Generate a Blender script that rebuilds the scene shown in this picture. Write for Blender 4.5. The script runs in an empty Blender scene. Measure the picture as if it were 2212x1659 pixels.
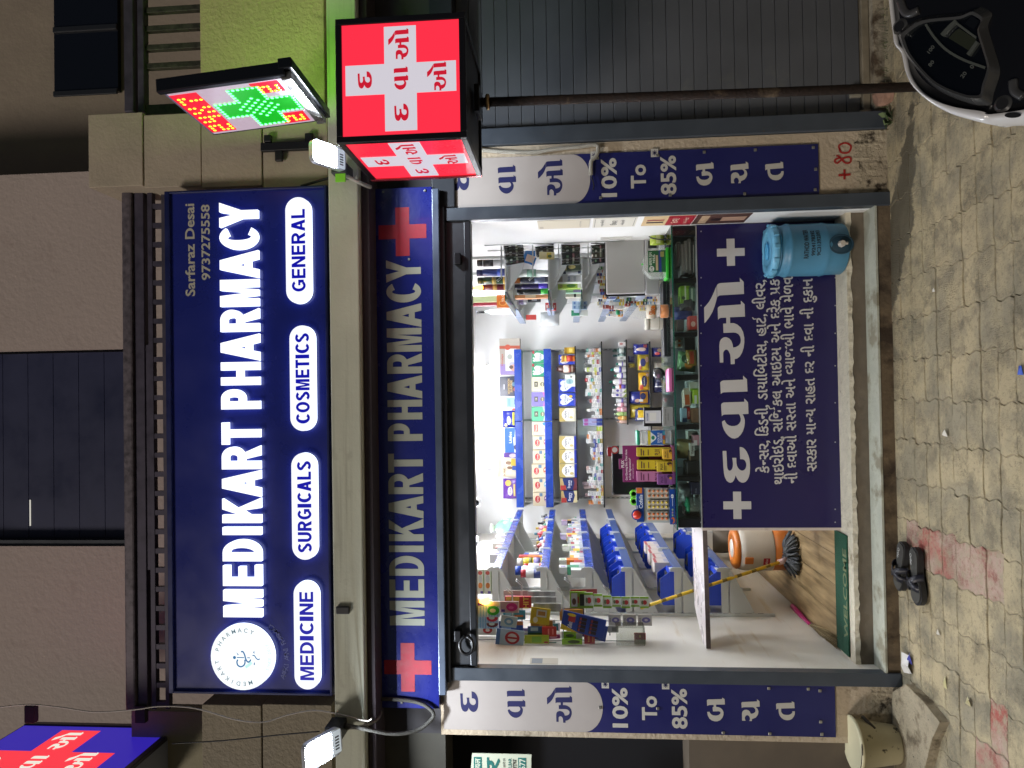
import bpy, bmesh, math, random
from mathutils import Vector, Matrix
random.seed(7)
SC = bpy.context.scene
COL = SC.collection
# ------------------------------------------------------------------ camera
F = 1534.0                                   # focal length in units of a 2212 x 1659 picture
CAM = Vector((0.0, -4.38, 1.92))
PITCH, YAW, ROLL = math.radians(4.5), math.radians(0.85), math.radians(1.0)
FWD = Vector((math.sin(YAW)*math.cos(PITCH), math.cos(YAW)*math.cos(PITCH), math.sin(PITCH)))
_r = Vector((math.cos(YAW), -math.sin(YAW), 0)); _u = _r.cross(FWD)
RGT = _r*math.cos(ROLL) - _u*math.sin(ROLL)
UPV = _u*math.cos(ROLL) + _r*math.sin(ROLL)
cd = bpy.data.cameras.new('camera'); cam = bpy.data.objects.new('camera', cd); COL.objects.link(cam)
cd.sensor_width = 36.0; cd.lens = 36.0*F/2212.0; cd.clip_start = 0.05; cd.clip_end = 200
# the photographer held the phone sideways: picture right = down in the world
m3 = Matrix((-UPV, RGT, -FWD)).transposed()
cam.matrix_world = Matrix.Translation(CAM) @ m3.to_4x4()
SC.camera = cam
# ------------------------------------------------------------------ world, sun, exposure
W = bpy.data.worlds.new('World'); SC.world = W; W.use_nodes = True
wn = W.node_tree.nodes; bg = wn['Background']
sky = wn.new('ShaderNodeTexSky'); sky.sky_type = 'NISHITA'; sky.sun_disc = False
sky.sun_elevation = math.radians(48); sky.sun_rotation = math.radians(200)
W.node_tree.links.new(sky.outputs[0], bg.inputs[0]); bg.inputs[1].default_value = 0.010
sl = bpy.data.lights.new('sun', 'SUN'); sl.energy = 1.42; sl.angle = math.radians(14); sl.color = (1.0, 0.90, 0.80)
so = bpy.data.objects.new('sun', sl); COL.objects.link(so)
so.rotation_euler = Vector((0.62, 0.62, -0.52)).to_track_quat('-Z', 'Y').to_euler(); so.location = (-3, -8, 9)
SC.view_settings.view_transform = 'Standard'; SC.view_settings.look = 'None'
SC.view_settings.exposure = 0; SC.view_settings.gamma = 1; SC.view_settings.use_curve_mapping = False
SC.render.engine = 'CYCLES'
SC.cycles.use_denoising = True
SC.cycles.max_bounces = 7; SC.cycles.transparent_max_bounces = 12
SC.cycles.sample_clamp_indirect = 4.0; SC.cycles.caustics_reflective = False; SC.cycles.caustics_refractive = False

# ------------------------------------------------------------------ picture point -> place in the world
def ray(u, v):
    return FWD + RGT*((829.5 - v)/F) + UPV*((1106 - u)/F)
def P(u, v, Y):
    d = ray(u, v); return CAM + d*((Y - CAM.y)/d.y)
def PX(u, v, X):
    d = ray(u, v); return CAM + d*((X - CAM.x)/d.x)
def PZ(u, v, Z=0.0):
    d = ray(u, v); return CAM + d*((Z - CAM.z)/d.z)
def R(u0, u1, vl, vr, Y):
    um, vm = (u0+u1)/2, (vl+vr)/2
    return P(um, vl, Y).x, P(um, vr, Y).x, P(u1, vm, Y).z, P(u0, vm, Y).z

# ------------------------------------------------------------------ materials
def lin(c):
    if isinstance(c, str):
        c = c.lstrip('#'); c = ''.join(q+q for q in c) if len(c) == 3 else c; c = [int(c[i:i+2], 16)/255 for i in (0, 2, 4)]
        return tuple(x/12.92 if x <= .04045 else ((x+.055)/1.055)**2.4 for x in c)
    return tuple(c)
MC = {}
def mat(col, rough=.5, metal=0.0, noise=None, bump=None, stain=None, emit=0.0, streak=None, spec=.5, world=False, coat=0.0, emitcol=None, mottle=None):
    """noise=(scale,amount) value variation; bump=(scale,strength,detail); stain=(scale,colour,threshold,softness); streak=(scale xyz,colour,threshold)"""
    key = (str(col), rough, metal, noise, bump, str(stain), emit, str(streak), spec, world, coat, str(emitcol), str(mottle))
    if key in MC: return MC[key]
    m = bpy.data.materials.new('surface'); m.use_nodes = True; MC[key] = m
    nt = m.node_tree; N = nt.nodes; L = nt.links; b = N['Principled BSDF']
    c = lin(col)
    b.inputs['Base Color'].default_value = (*c, 1); b.inputs['Roughness'].default_value = rough
    b.inputs['Metallic'].default_value = metal; b.inputs['Specular IOR Level'].default_value = spec
    if coat: b.inputs['Coat Weight'].default_value = coat; b.inputs['Coat Roughness'].default_value = .12
    if emit:
        b.inputs['Emission Color'].default_value = (*lin(emitcol or col), 1); b.inputs['Emission Strength'].default_value = emit
    if noise or bump or stain or streak or mottle:
        if world:
            g = N.new('ShaderNodeNewGeometry'); vec = g.outputs['Position']
        else:
            g = N.new('ShaderNodeTexCoord'); vec = g.outputs['Object']
        cur = None
        def tex(scale, detail=5, v=None, rgh=.6):
            t = N.new('ShaderNodeTexNoise'); t.inputs['Scale'].default_value = scale; t.inputs['Detail'].default_value = detail
            t.inputs['Roughness'].default_value = rgh
            L.new(v or vec, t.inputs['Vector']); return t.outputs['Fac']
        def ramp(fac, a, bb):
            r = N.new('ShaderNodeMapRange'); r.inputs[1].default_value = a; r.inputs[2].default_value = bb; L.new(fac, r.inputs[0]); return r.outputs[0]
        def mix(fac, A, B):
            x = N.new('ShaderNodeMix'); x.data_type = 'RGBA'; L.new(fac, x.inputs[0])
            for s, q in ((6, A), (7, B)):
                if isinstance(q, tuple): x.inputs[s].default_value = (*q, 1)
                else: L.new(q, x.inputs[s])
            return x.outputs[2]
        cur = c
        if noise:
            f = ramp(tex(noise[0]), .3, .7); a = noise[1]
            cur = mix(f, tuple(max(0, x*(1-a)) for x in c), tuple(min(1, x*(1+a)) for x in c))
            rr = N.new('ShaderNodeMapRange'); rr.inputs[3].default_value = max(0, rough-.12); rr.inputs[4].default_value = min(1, rough+.12)
            L.new(f, rr.inputs[0]); L.new(rr.outputs[0], b.inputs['Roughness'])
        if mottle:
            cur = mix(ramp(tex(mottle[0], 8), mottle[2], mottle[2]+mottle[3]), cur, lin(mottle[1]))
        if stain:
            cur = mix(ramp(tex(stain[0], 7), stain[2], stain[2]+stain[3]), cur, lin(stain[1]))
        if streak:
            mp = N.new('ShaderNodeMapping'); mp.inputs['Scale'].default_value = streak[0]; L.new(vec, mp.inputs[0])
            cur = mix(ramp(tex(1.0, 6, mp.outputs[0]), streak[2], streak[2]+.16), cur, lin(streak[1]))
        if not isinstance(cur, tuple): L.new(cur, b.inputs['Base Color'])
        if bump:
            bp = N.new('ShaderNodeBump'); bp.inputs['Strength'].default_value = bump[1]; bp.inputs['Distance'].default_value = .02
            L.new(tex(bump[0], bump[2] if len(bump) > 2 else 4), bp.inputs['Height']); L.new(bp.outputs[0], b.inputs['Normal'])
    return m
def glow(col, s, side=None):
    return mat('#101010', .4, emit=s, emitcol=col)
def glassm(tint='#dff2ea', fac=.10, rough=.02, key='g'):
    k = ('glass', tint, fac, rough, key)
    if k in MC: return MC[k]
    m = bpy.data.materials.new('glass'); m.use_nodes = True; MC[k] = m
    nt = m.node_tree; N = nt.nodes; L = nt.links; N.remove(N['Principled BSDF'])
    tr = N.new('ShaderNodeBsdfTransparent'); tr.inputs[0].default_value = (*lin(tint), 1)
    gl = N.new('ShaderNodeBsdfGlossy'); gl.inputs['Roughness'].default_value = rough
    lw = N.new('ShaderNodeLayerWeight'); lw.inputs[0].default_value = .25
    mr = N.new('ShaderNodeMapRange'); mr.inputs[3].default_value = fac*.5; mr.inputs[4].default_value = min(1, fac*3.0); L.new(lw.outputs['Fresnel'], mr.inputs[0])
    mx = N.new('ShaderNodeMixShader'); L.new(mr.outputs[0], mx.inputs[0]); L.new(tr.outputs[0], mx.inputs[1]); L.new(gl.outputs[0], mx.inputs[2])
    L.new(mx.outputs[0], N['Material Output'].inputs[0]); return m
def filmm(col, alpha, rough=.2):
    """thin milky plastic film"""
    k = ('film', col, alpha, rough)
    if k in MC: return MC[k]
    m = mat(col, rough, coat=.01 + alpha*.001); m = m.copy(); MC[k] = m
    m.node_tree.nodes['Principled BSDF'].inputs['Alpha'].default_value = alpha
    return m

# ------------------------------------------------------------------ mesh builder
class B:
    def __init__(s): s.v = []; s.f = []; s.mi = []; s.m = []; s.sm = []
    def _m(s, m):
        if m not in s.m: s.m.append(m)
        return s.m.index(m)
    def add(s, vs, fs, m, smooth=False):
        o = len(s.v); s.v += [tuple(x) for x in vs]; i = s._m(m)
        for f in fs: s.f.append([o+k for k in f]); s.mi.append(i); s.sm.append(smooth)
        return s
    def box(s, x0, x1, y0, y1, z0, z1, m):
        x0, x1 = sorted((x0, x1)); y0, y1 = sorted((y0, y1)); z0, z1 = sorted((z0, z1))
        return s.add([(x0,y0,z0),(x1,y0,z0),(x1,y1,z0),(x0,y1,z0),(x0,y0,z1),(x1,y0,z1),(x1,y1,z1),(x0,y1,z1)],
              [(0,3,2,1),(4,5,6,7),(0,1,5,4),(1,2,6,5),(2,3,7,6),(3,0,4,7)], m)
    def bbox(s, x0, x1, y0, y1, z0, z1, m, r=.01):
        """box with chamfered edges"""
        x0, x1 = sorted((x0, x1)); y0, y1 = sorted((y0, y1)); z0, z1 = sorted((z0, z1))
        bm = bmesh.new(); bmesh.ops.create_cube(bm, size=1)
        for q in bm.verts: q.co = Vector(((x0+x1)/2+q.co.x*(x1-x0), (y0+y1)/2+q.co.y*(y1-y0), (z0+z1)/2+q.co.z*(z1-z0)))
        r = min(r, .45*min(x1-x0, y1-y0, z1-z0))
        bmesh.ops.bevel(bm, geom=bm.edges[:], offset=r, segments=2, affect='EDGES', profile=.5)
        return s.bm(bm, m)
    def bm(s, bm, m, smooth=False, mx=None):
        bm.verts.index_update()
        vs = [(mx @ q.co if mx else q.co) for q in bm.verts]
        s.add(vs, [[q.index for q in f.verts] for f in bm.faces], m, smooth); bm.free(); return s
    def quad(s, a, b, c, d, m): return s.add([a, b, c, d], [(0, 1, 2, 3)], m)
    def prism(s, pts, dirv, m, smooth=False):
        """pts: planar polygon (3-D), swept by the vector dirv"""
        n = len(pts); d = Vector(dirv); a = [Vector(p) for p in pts]; b = [p+d for p in a]
        fs = [list(range(n))[::-1], list(range(n, 2*n))] + [(i, (i+1) % n, n+(i+1) % n, n+i) for i in range(n)]
        return s.add(a+b, fs, m, smooth)
    def lathe(s, prof, c, m, n=20, axis='Z', smooth=True, sx=1, sy=1):
        """prof: list of (radius, height); profile closed at both ends by radius 0"""
        vs = []; fs = []
        for r, h in prof:
            for k in range(n):
                a = 2*math.pi*k/n; p = (r*math.cos(a)*sx, r*math.sin(a)*sy, h)
                if axis == 'X': p = (p[2], p[0], p[1])
                if axis == 'Y': p = (p[0], p[2], p[1])
                vs.append((c[0]+p[0], c[1]+p[1], c[2]+p[2]))
        for i in range(len(prof)-1):
            for k in range(n):
                q = [i*n+k, i*n+(k+1) % n, (i+1)*n+(k+1) % n, (i+1)*n+k]
                fs.append(q if axis != 'Y' else q[::-1])
        if prof[0][0] > 1e-6: fs.append([k for k in range(n)][::-1])
        if prof[-1][0] > 1e-6: fs.append([(len(prof)-1)*n+k for k in range(n)])
        return s.add(vs, fs, m, smooth)
    def tube(s, pts, r, m, n=8, smooth=True, caps=True):
        pts = [Vector(p) for p in pts]; vs = []; fs = []
        rr = r if isinstance(r, (list, tuple)) else [r]*len(pts)
        prev = None
        for i, p in enumerate(pts):
            t = (pts[min(i+1, len(pts)-1)] - pts[max(i-1, 0)]).normalized()
            a = prev if prev is not None else (Vector((0,0,1)) if abs(t.z) < .9 else Vector((1,0,0)))
            x = (a - t*a.dot(t)).normalized(); prev = x; y = t.cross(x)
            for k in range(n):
                an = 2*math.pi*k/n; vs.append(p + (x*math.cos(an) + y*math.sin(an))*rr[i])
        for i in range(len(pts)-1):
            for k in range(n): fs.append((i*n+k, i*n+(k+1) % n, (i+1)*n+(k+1) % n, (i+1)*n+k))
        if caps: fs += [list(range(n))[::-1], [(len(pts)-1)*n+k for k in range(n)]]
        return s.add(vs, fs, m, smooth)
    def mesh(s, name):
        me = bpy.data.meshes.new(name); me.from_pydata([tuple(q) for q in s.v], [], s.f)
        for m in s.m: me.materials.append(m)
        me.polygons.foreach_set('material_index', s.mi); me.polygons.foreach_set('use_smooth', s.sm)
        me.update(); return me
def curve(pts, n=6):
    """smooth polyline through points (Catmull-Rom)"""
    pts = [Vector(p) for p in pts]; out = []
    for i in range(len(pts)-1):
        a, b, c, d = pts[max(i-1, 0)], pts[i], pts[i+1], pts[min(i+2, len(pts)-1)]
        for k in range(n):
            t = k/n; out.append(.5*((2*b) + (c-a)*t + (2*a-5*b+4*c-d)*t*t + (3*b-a-3*c+d)*t**3))
    return out + [pts[-1]]

_u1 = 'first second third fourth fifth sixth seventh eighth ninth tenth eleventh twelfth thirteenth fourteenth fifteenth sixteenth seventeenth eighteenth nineteenth'.split()
_u2 = ['twenty', 'thirty', 'forty', 'fifty', 'sixty', 'seventy', 'eighty', 'ninety']; _u3 = ['twentieth', 'thirtieth', 'fortieth', 'fiftieth', 'sixtieth', 'seventieth', 'eightieth', 'ninetieth']
def nth(k):
    """ordinal word, counting from 0"""
    k += 1
    return _u1[k-1] if k < 20 else (_u3[k//10-2] if k % 10 == 0 else _u2[k//10-2]+'-'+_u1[k % 10-1])
def tag(o, label=None, cat=None, group=None, kind=None):
    if label: o['label'] = label
    if cat: o['category'] = cat
    if group: o['group'] = group
    if kind: o['kind'] = kind
    return o
def thing(name, label, cat, loc=(0,0,0), group=None, rot=(0,0,0)):
    o = bpy.data.objects.new(name, None); COL.objects.link(o); o.empty_display_size = .1
    o.location = loc; o.rotation_euler = rot
    return tag(o, label, cat, group)
def ob(name, b, parent=None, label=None, cat=None, group=None, kind=None, local=False):
    """link a builder (world coordinates; local=True: coordinates of the parent) as one object"""
    me = b if isinstance(b, bpy.types.Mesh) else b.mesh(name)
    o = bpy.data.objects.new(name, me); COL.objects.link(o)
    if parent is not None:
        o.parent = parent
        if not local:
            t = Matrix.Translation(parent.location) @ parent.rotation_euler.to_matrix().to_4x4() if parent.type == 'EMPTY' else Matrix()
            o.matrix_parent_inverse = t.inverted()
    return tag(o, label, cat, group, kind)
def struct(name, b, parent=None): return ob(name, b, parent, kind='structure')

# ------------------------------------------------------------------ flat shapes and lettering
SH = {}
def shape(contours, key=None):
    """filled outline (with holes) -> (2-D points, faces, outline loops)"""
    if key and key in SH: return SH[key]
    c = bpy.data.curves.new('t', 'CURVE'); c.dimensions = '2D'; c.fill_mode = 'FRONT'
    for q in contours:
        s = c.splines.new('POLY'); s.points.add(len(q)-1); s.use_cyclic_u = True
        for p, w in zip(s.points, q): p.co = (w[0], w[1], 0, 1)
    r = _tomesh(c) + ([list(q) for q in contours],)
    if key: SH[key] = r
    return r
def _tomesh(c):
    o = bpy.data.objects.new('t', c); me = bpy.data.meshes.new_from_object(o)
    vs = [tuple(v.co) for v in me.vertices]; fs = [list(p.vertices) for p in me.polygons]
    bpy.data.objects.remove(o); bpy.data.curves.remove(c); bpy.data.meshes.remove(me)
    return vs, fs
TX = {}
def text(body, off=0.0):
    k = (body, off)
    if k in TX: return TX[k]
    c = bpy.data.curves.new('t', 'FONT'); c.body = body; c.size = 1; c.offset = off; c.resolution_u = 3
    TX[k] = _tomesh(c); return TX[k]
class Fr:
    """a flat frame in space: origin, right, up, outward normal"""
    def __init__(s, o, x, z, n): s.o, s.x, s.z, s.n = Vector(o), Vector(x), Vector(z), Vector(n)
    def p(s, a, b, c=0.0): return s.o + s.x*a + s.z*b + s.n*c
FRONT = lambda y: Fr((0, y, 0), (1,0,0), (0,0,1), (0,-1,0))
RIGHTF = lambda x: Fr((x, 0, 0), (0,1,0), (0,0,1), (1,0,0))       # faces +X
LEFTF = lambda x: Fr((x, 0, 0), (0,-1,0), (0,0,1), (-1,0,0))      # faces -X
def put(b, fr, sh, m, x0, x1, z0, z1, h=0.0, thick=0.0, nat=None, side=None):
    """place a flat shape into the box x0..x1, z0..z1 of frame fr, h above it; thick > 0 gives it sides"""
    vs, fs = sh[0], sh[1]
    if not vs: return b
    if nat: ax, bx, az, bz = nat
    else:
        ax, bx = min(v[0] for v in vs), max(v[0] for v in vs); az, bz = min(v[1] for v in vs), max(v[1] for v in vs)
    kx = (x1-x0)/max(1e-6, bx-ax); kz = (z1-z0)/max(1e-6, bz-az)
    T = lambda v, d: fr.p(x0+(v[0]-ax)*kx, z0+(v[1]-az)*kz, d)
    b.add([T(v, h+thick) for v in vs], fs, m)
    if thick > 0 and len(sh) > 2:
        for q in sh[2]:
            n = len(q); b.add([T(v, h) for v in q] + [T(v, h+thick) for v in q], [(i, (i+1) % n, n+(i+1) % n, n+i) for i in range(n)], side or m)
    return b
def ptext(b, fr, body, m, cx, cz, h, w=None, off=0.0, d=.001, lift=True):
    """centred text with letter height h (of the whole block), optional full width w"""
    s = text(body, off); vs = s[0]
    if not vs: return b
    W_ = max(v[0] for v in vs)-min(v[0] for v in vs); H_ = max(v[1] for v in vs)-min(v[1] for v in vs)
    w = w or W_*h/max(H_, 1e-6)
    return put(b, fr, s, m, cx-w/2, cx+w/2, cz-h/2, cz+h/2, d)
def arc(cx, cy, rx, ry, a0, a1, n=14):
    return [(cx+rx*math.cos(math.radians(a0+(a1-a0)*k/n)), cy+ry*math.sin(math.radians(a0+(a1-a0)*k/n))) for k in range(n+1)]
def rect(x0, x1, z0, z1): return [(x0, z0), (x1, z0), (x1, z1), (x0, z1)]
def stadium(w, h): r = h/2; return [arc(w-r, r, r, r, -90, 90, 16) + arc(r, r, r, r, 90, 270, 16)]
def rrect(w, h, r, n=5): return [arc(w-r, r, r, r, -90, 0, n)+arc(w-r, h-r, r, r, 0, 90, n)+arc(r, h-r, r, r, 90, 180, n)+arc(r, r, r, r, 180, 270, n)]
def crossp(a=1/3): return [[(a,0),(1-a,0),(1-a,a),(1,a),(1,1-a),(1-a,1-a),(1-a,1),(a,1),(a,1-a),(0,1-a),(0,a),(a,a)]]
SQ = ([(0,0,0),(1,0,0),(1,1,0),(0,1,0)], [[0,1,2,3]], [rect(0,1,0,1)])
def glyph(ch, w, t):
    """bold sans capitals, height 1, width w, stem t"""
    ts = t*.86; h = w/2
    if ch == 'I': return [rect(0, w, 0, 1)]
    if ch == 'E': return [[(0,0),(w,0),(w,ts),(t,ts),(t,.42),(w*.93,.42),(w*.93,.42+ts),(t,.42+ts),(t,1-ts),(w*.98,1-ts),(w*.98,1),(0,1)]]
    if ch == 'L': return [[(0,0),(w,0),(w,ts),(t,ts),(t,1),(0,1)]]
    if ch == 'T': return [[(h-t/2,0),(h+t/2,0),(h+t/2,1-ts),(w,1-ts),(w,1),(0,1),(0,1-ts),(h-t/2,1-ts)]]
    if ch == 'H': return [[(0,0),(t,0),(t,.42),(w-t,.42),(w-t,0),(w,0),(w,1),(w-t,1),(w-t,.42+ts),(t,.42+ts),(t,1),(0,1)]]
    if ch == 'N': return [[(0,0),(t,0),(t,.62),(w-t,0),(w,0),(w,1),(w-t,1),(w-t,.38),(t,1),(0,1)]]
    if ch == 'M':
        s_ = min(.95*t, .29*w); q = .34*s_
        return [[(0,0),(s_,0),(s_,.70),(h-q*1.15,0),(h+q*1.15,0),(w-s_,.70),(w-s_,0),(w,0),(w,1),(w-1.38*s_,1),(h,.30),(1.38*s_,1),(0,1)]]
    if ch == 'W': return [[(0,0),(.9*t,0),(.9*t,.74),(h-.42*t,0),(h+.42*t,0),(w-.9*t,.74),(w-.9*t,0),(w,0),(w,1),(w-1.35*t,1),(h,.34),(1.35*t,1),(0,1)]]
    if ch == 'K': return [[(0,0),(t,0),(t,.28),(t+.17*w,.45),(w-1.25*t,0),(w,0),(.30*w+t*.9,.62),(w*.97,1),(w*.97-1.3*t,1),(t,.56),(t,1),(0,1)]]
    if ch == 'Y': return [[(h-t/2,0),(h+t/2,0),(h+t/2,.42),(w,1),(w-1.15*t,1),(h,.62),(1.15*t,1),(0,1),(h-t/2,.42)]]
    if ch == 'A':
        k = h-.58*t; s = 1.08*t
        return [[(0,0),(s,0),(s+.19*k,.19),(w-s-.19*k,.19),(w-s,0),(w,0),(h+.58*t,1),(h-.58*t,1)], [(s+.36*k,.36),(w-s-.36*k,.36),(h,(h-s)/k-.02)]]
    if ch == 'D': return [[(0,0)]+arc(w*.4,.5,w*.6,.5,-90,90,18)+[(0,1)], [(t,ts)]+arc(w*.4,.5,w*.6-t,.5-ts,-90,90,18)+[(t,1-ts)]]
    if ch == 'P': return [[(0,0),(t,0),(t,.37)]+arc(w*.55,.685,w*.45,.315,-90,90)+[(0,1)], [(t,.37+ts)]+arc(w*.55,.685,w*.45-t,.315-ts,-90,90)+[(t,1-ts)]]
    if ch == 'R': return [[(0,0),(t,0),(t,.40),(.42*w,.40),(w-1.22*t,0),(w,0),(.70*w,.43)]+arc(w*.52,.705,w*.44,.295,-58,90)+[(0,1)], [(t,.41+ts)]+arc(w*.52,.705,w*.44-t,.295-ts,-90,90)+[(t,1-ts)]]
    if ch == 'O': return [arc(h,.5,h,.5,0,345,24), arc(h,.5,h-t,.5-ts,0,345,24)]
    if ch == 'C': return [arc(h,.5,h,.5,42,318,26)+arc(h,.5,h-t,.5-ts,310,50,22)]
    if ch == 'U': return [[(0,1)]+arc(h,.37,h,.37,180,360,16)+[(w,1),(w-t,1)]+arc(h,.37,h-t,.37-ts,360,180,16)+[(t,1)]]
    if ch == 'G': return [arc(h,.5,h,.5,40,312,24)+[(w,.14),(w,.54),(.52*w,.54),(.52*w,.38),(w-t,.38),(w-t,.24)]+arc(h,.5,h-t,.5-ts,312,48,20)]
    if ch == 'S':
        c = arc(h,.735,h-t/2,.265-ts/2,25,250,16)+arc(h,.265,h-t/2,.265-ts/2,70,-155,16)
        L_, R_ = [], []
        for i, p in enumerate(c):
            a, b = c[max(0, i-1)], c[min(len(c)-1, i+1)]; dx, dy = b[0]-a[0], b[1]-a[1]; l = math.hypot(dx, dy); nx, ny = -dy/l, dx/l
            L_.append((p[0]+nx*t/2, p[1]+ny*ts/2)); R_.append((p[0]-nx*t/2, p[1]-ny*ts/2))
        return [L_+R_[::-1]]
CW = dict(I=.28, E=.62, L=.58, T=.62, H=.70, N=.70, M=.82, K=.72, Y=.70, A=.74, D=.70, P=.66, R=.72, O=.78, C=.72, U=.70, G=.76, S=.66)
def letters(fr, word, x0, x1, z0, z1, t, b=None, m=None, h=.001, thick=0.0, gap=.09, name=None, parent=None, side=None):
    """a word of bold capitals filling a box; every letter its own object when parent is given"""
    H_ = z1-z0; ws = [CW.get(c, .3) if c != ' ' else .25 for c in word]
    tot = sum(ws)+gap*(len(word)-1); k = (x1-x0)/tot; x = x0
    for c, w in zip(word, ws):
        if c != ' ':
            wr = w*k/H_; sh = shape(glyph(c, wr if c != 'I' else wr, t if c != 'I' else wr), ('L', c, round(wr, 2), t))
            bb = B() if parent else b
            put(bb, fr, sh, m, x, x+w*k, z0, z1, h, thick, side=side)
            if parent: ob(name, bb, parent)
        x += (w+gap)*k
# heavy Gujarati display letters, drawn as (x = downwards, y = leftwards) outlines
GR = {
'da': (879, 1235, 1535, [[(340,460),(465,460),(478,960),(485,1030),(500,1080),(530,1120),(565,1130),(605,1115),(640,1070),(665,1000),(675,900),(665,780),(650,697),(788,697),(790,860),(805,960),(840,1040),(890,1095),(950,1128),(1000,1128),(1050,1100),(1090,1050),(1112,970),(1110,890),(1085,810),(1040,760),(990,745),(913,745),(905,335),(960,337),(1020,360),(1080,410),(1140,500),(1190,620),(1220,740),(1235,900),(1235,1050),(1220,1220),(1190,1340),(1140,1440),(1080,1505),(1000,1535),(930,1525),(860,1480),(800,1400),(750,1280),(735,1360),(700,1440),(650,1510),(585,1535),(520,1520),(450,1460),(400,1350),(370,1220),(355,1000),(345,700)]]),
'vaa': (628, 965, 1572, [[(862,72),(950,165),(958,455),(400,465),(360,480),(332,505),(325,225),(360,195),(405,180),(865,170)],
   [(877,618),(965,712),(970,988),(830,992),(860,1050),(880,1130),(880,1200),(865,1300),(830,1400),(780,1480),(720,1540),(640,1572),(570,1562),(500,1515),(440,1450),(390,1360),(360,1270),(345,1165),(413,1128),(425,1170),(460,1220),(510,1255),(570,1272),(640,1272),(700,1255),(750,1215),(782,1160),(788,1100),(770,1030),(745,990),(410,995),(370,1010),(345,1037),(335,760),(355,728),(395,708),(880,698)]]),
'o': (462.7, 765, 1585, [[(293,215),(297,420),(285,470),(255,570),(215,670),(160,760),(110,825),(75,862),(72,592),(110,550),(160,490),(200,425),(250,320)],
   [(693,87),(757,155),(760,368),(345,383),(322,395),(304,412),(300,205),(320,180),(355,168),(695,157)],
   [(702,482),(765,548),(768,763),(513,768),(513,872),(575,872),(630,895),(690,950),(730,1030),(748,1130),(748,1210),(735,1300),(705,1390),(665,1455),(620,1490),(577,1497),(577,1585),(508,1585),(508,1470),(500,1410),(480,1360),(455,1332),(430,1328),(405,1345),(388,1375),(384,1400),(384,1553),(323,1553),(320,1260),(330,1190),(355,1145),(400,1115),(440,1113),(490,1135),(525,1175),(548,1240),(556,1297),(600,1290),(650,1265),(680,1225),(690,1170),(680,1110),(650,1065),(610,1042),(570,1035),(397,1038),(394,877),(448,875),(448,773),(355,775),(330,785),(308,808),(306,603),(325,580),(355,565),(703,550)]]),
'ba': (375, 483, 628, [[(427,118),(478,152),(483,265),(298,272),(298,322),(340,322),(390,340),(430,380),(450,430),(448,490),(425,550),(380,600),(320,625),(260,628),(200,610),(150,570),(120,510),(108,430),(158,425),(165,450),(190,480),(230,500),(290,505),(340,495),(380,465),(388,435),(370,415),(340,410),(228,418),(222,328),(245,325),(245,278),(150,283),(110,302),(106,185),(125,165),(430,150)]]),
'cha': (375, 1280, 585, [[(1222,118),(1275,160),(1280,278),(1195,285),(1230,320),(1248,370),(1248,410),(1230,460),(1190,510),(1110,545),(1110,585),(1055,585),(1070,550),(1068,520),(1055,485),(1030,463),(1005,463),(980,480),(963,515),(968,555),(983,580),(905,580),(905,420),(920,380),(955,352),(1000,345),(1040,357),(1070,385),(1088,432),(1140,422),(1180,395),(1190,370),(1185,335),(1160,300),(1130,290),(950,295),(920,300),(902,318),(898,205),(915,185),(1225,165)]]),
'ta': (375, 2080, 540, [[(2022,135),(2075,160),(2080,282),(1800,295),(1800,360),(1815,395),(1850,420),(1900,428),(1960,425),(2010,400),(2030,375),(2030,350),(2083,347),(2080,410),(2060,460),(2020,510),(1970,535),(1910,540),(1850,525),(1800,490),(1765,440),(1748,380),(1746,298),(1725,300),(1702,320),(1697,205),(1715,185),(2025,168)]]),
}
def gsh(n):
    s, xb, y0, cs = GR[n]
    return shape([[((y0-y)/s, (xb-x)/s) for x, y in q] for q in cs], ('G', n))
def gput(b, fr, n, m, cx, z0, s, h=.001, thick=0.0, side=None, kx=1.0):
    """display letter n: centre x, baseline z0, stem height s"""
    sh = gsh(n); vs = sh[0]
    xa, xb = min(v[0] for v in vs), max(v[0] for v in vs); za, zb = min(v[1] for v in vs), max(v[1] for v in vs)
    return put(b, fr, sh, m, cx-(xb-xa)/2*s*kx, cx+(xb-xa)/2*s*kx, z0+za*s, z0+zb*s, h, thick, side=side)
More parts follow.
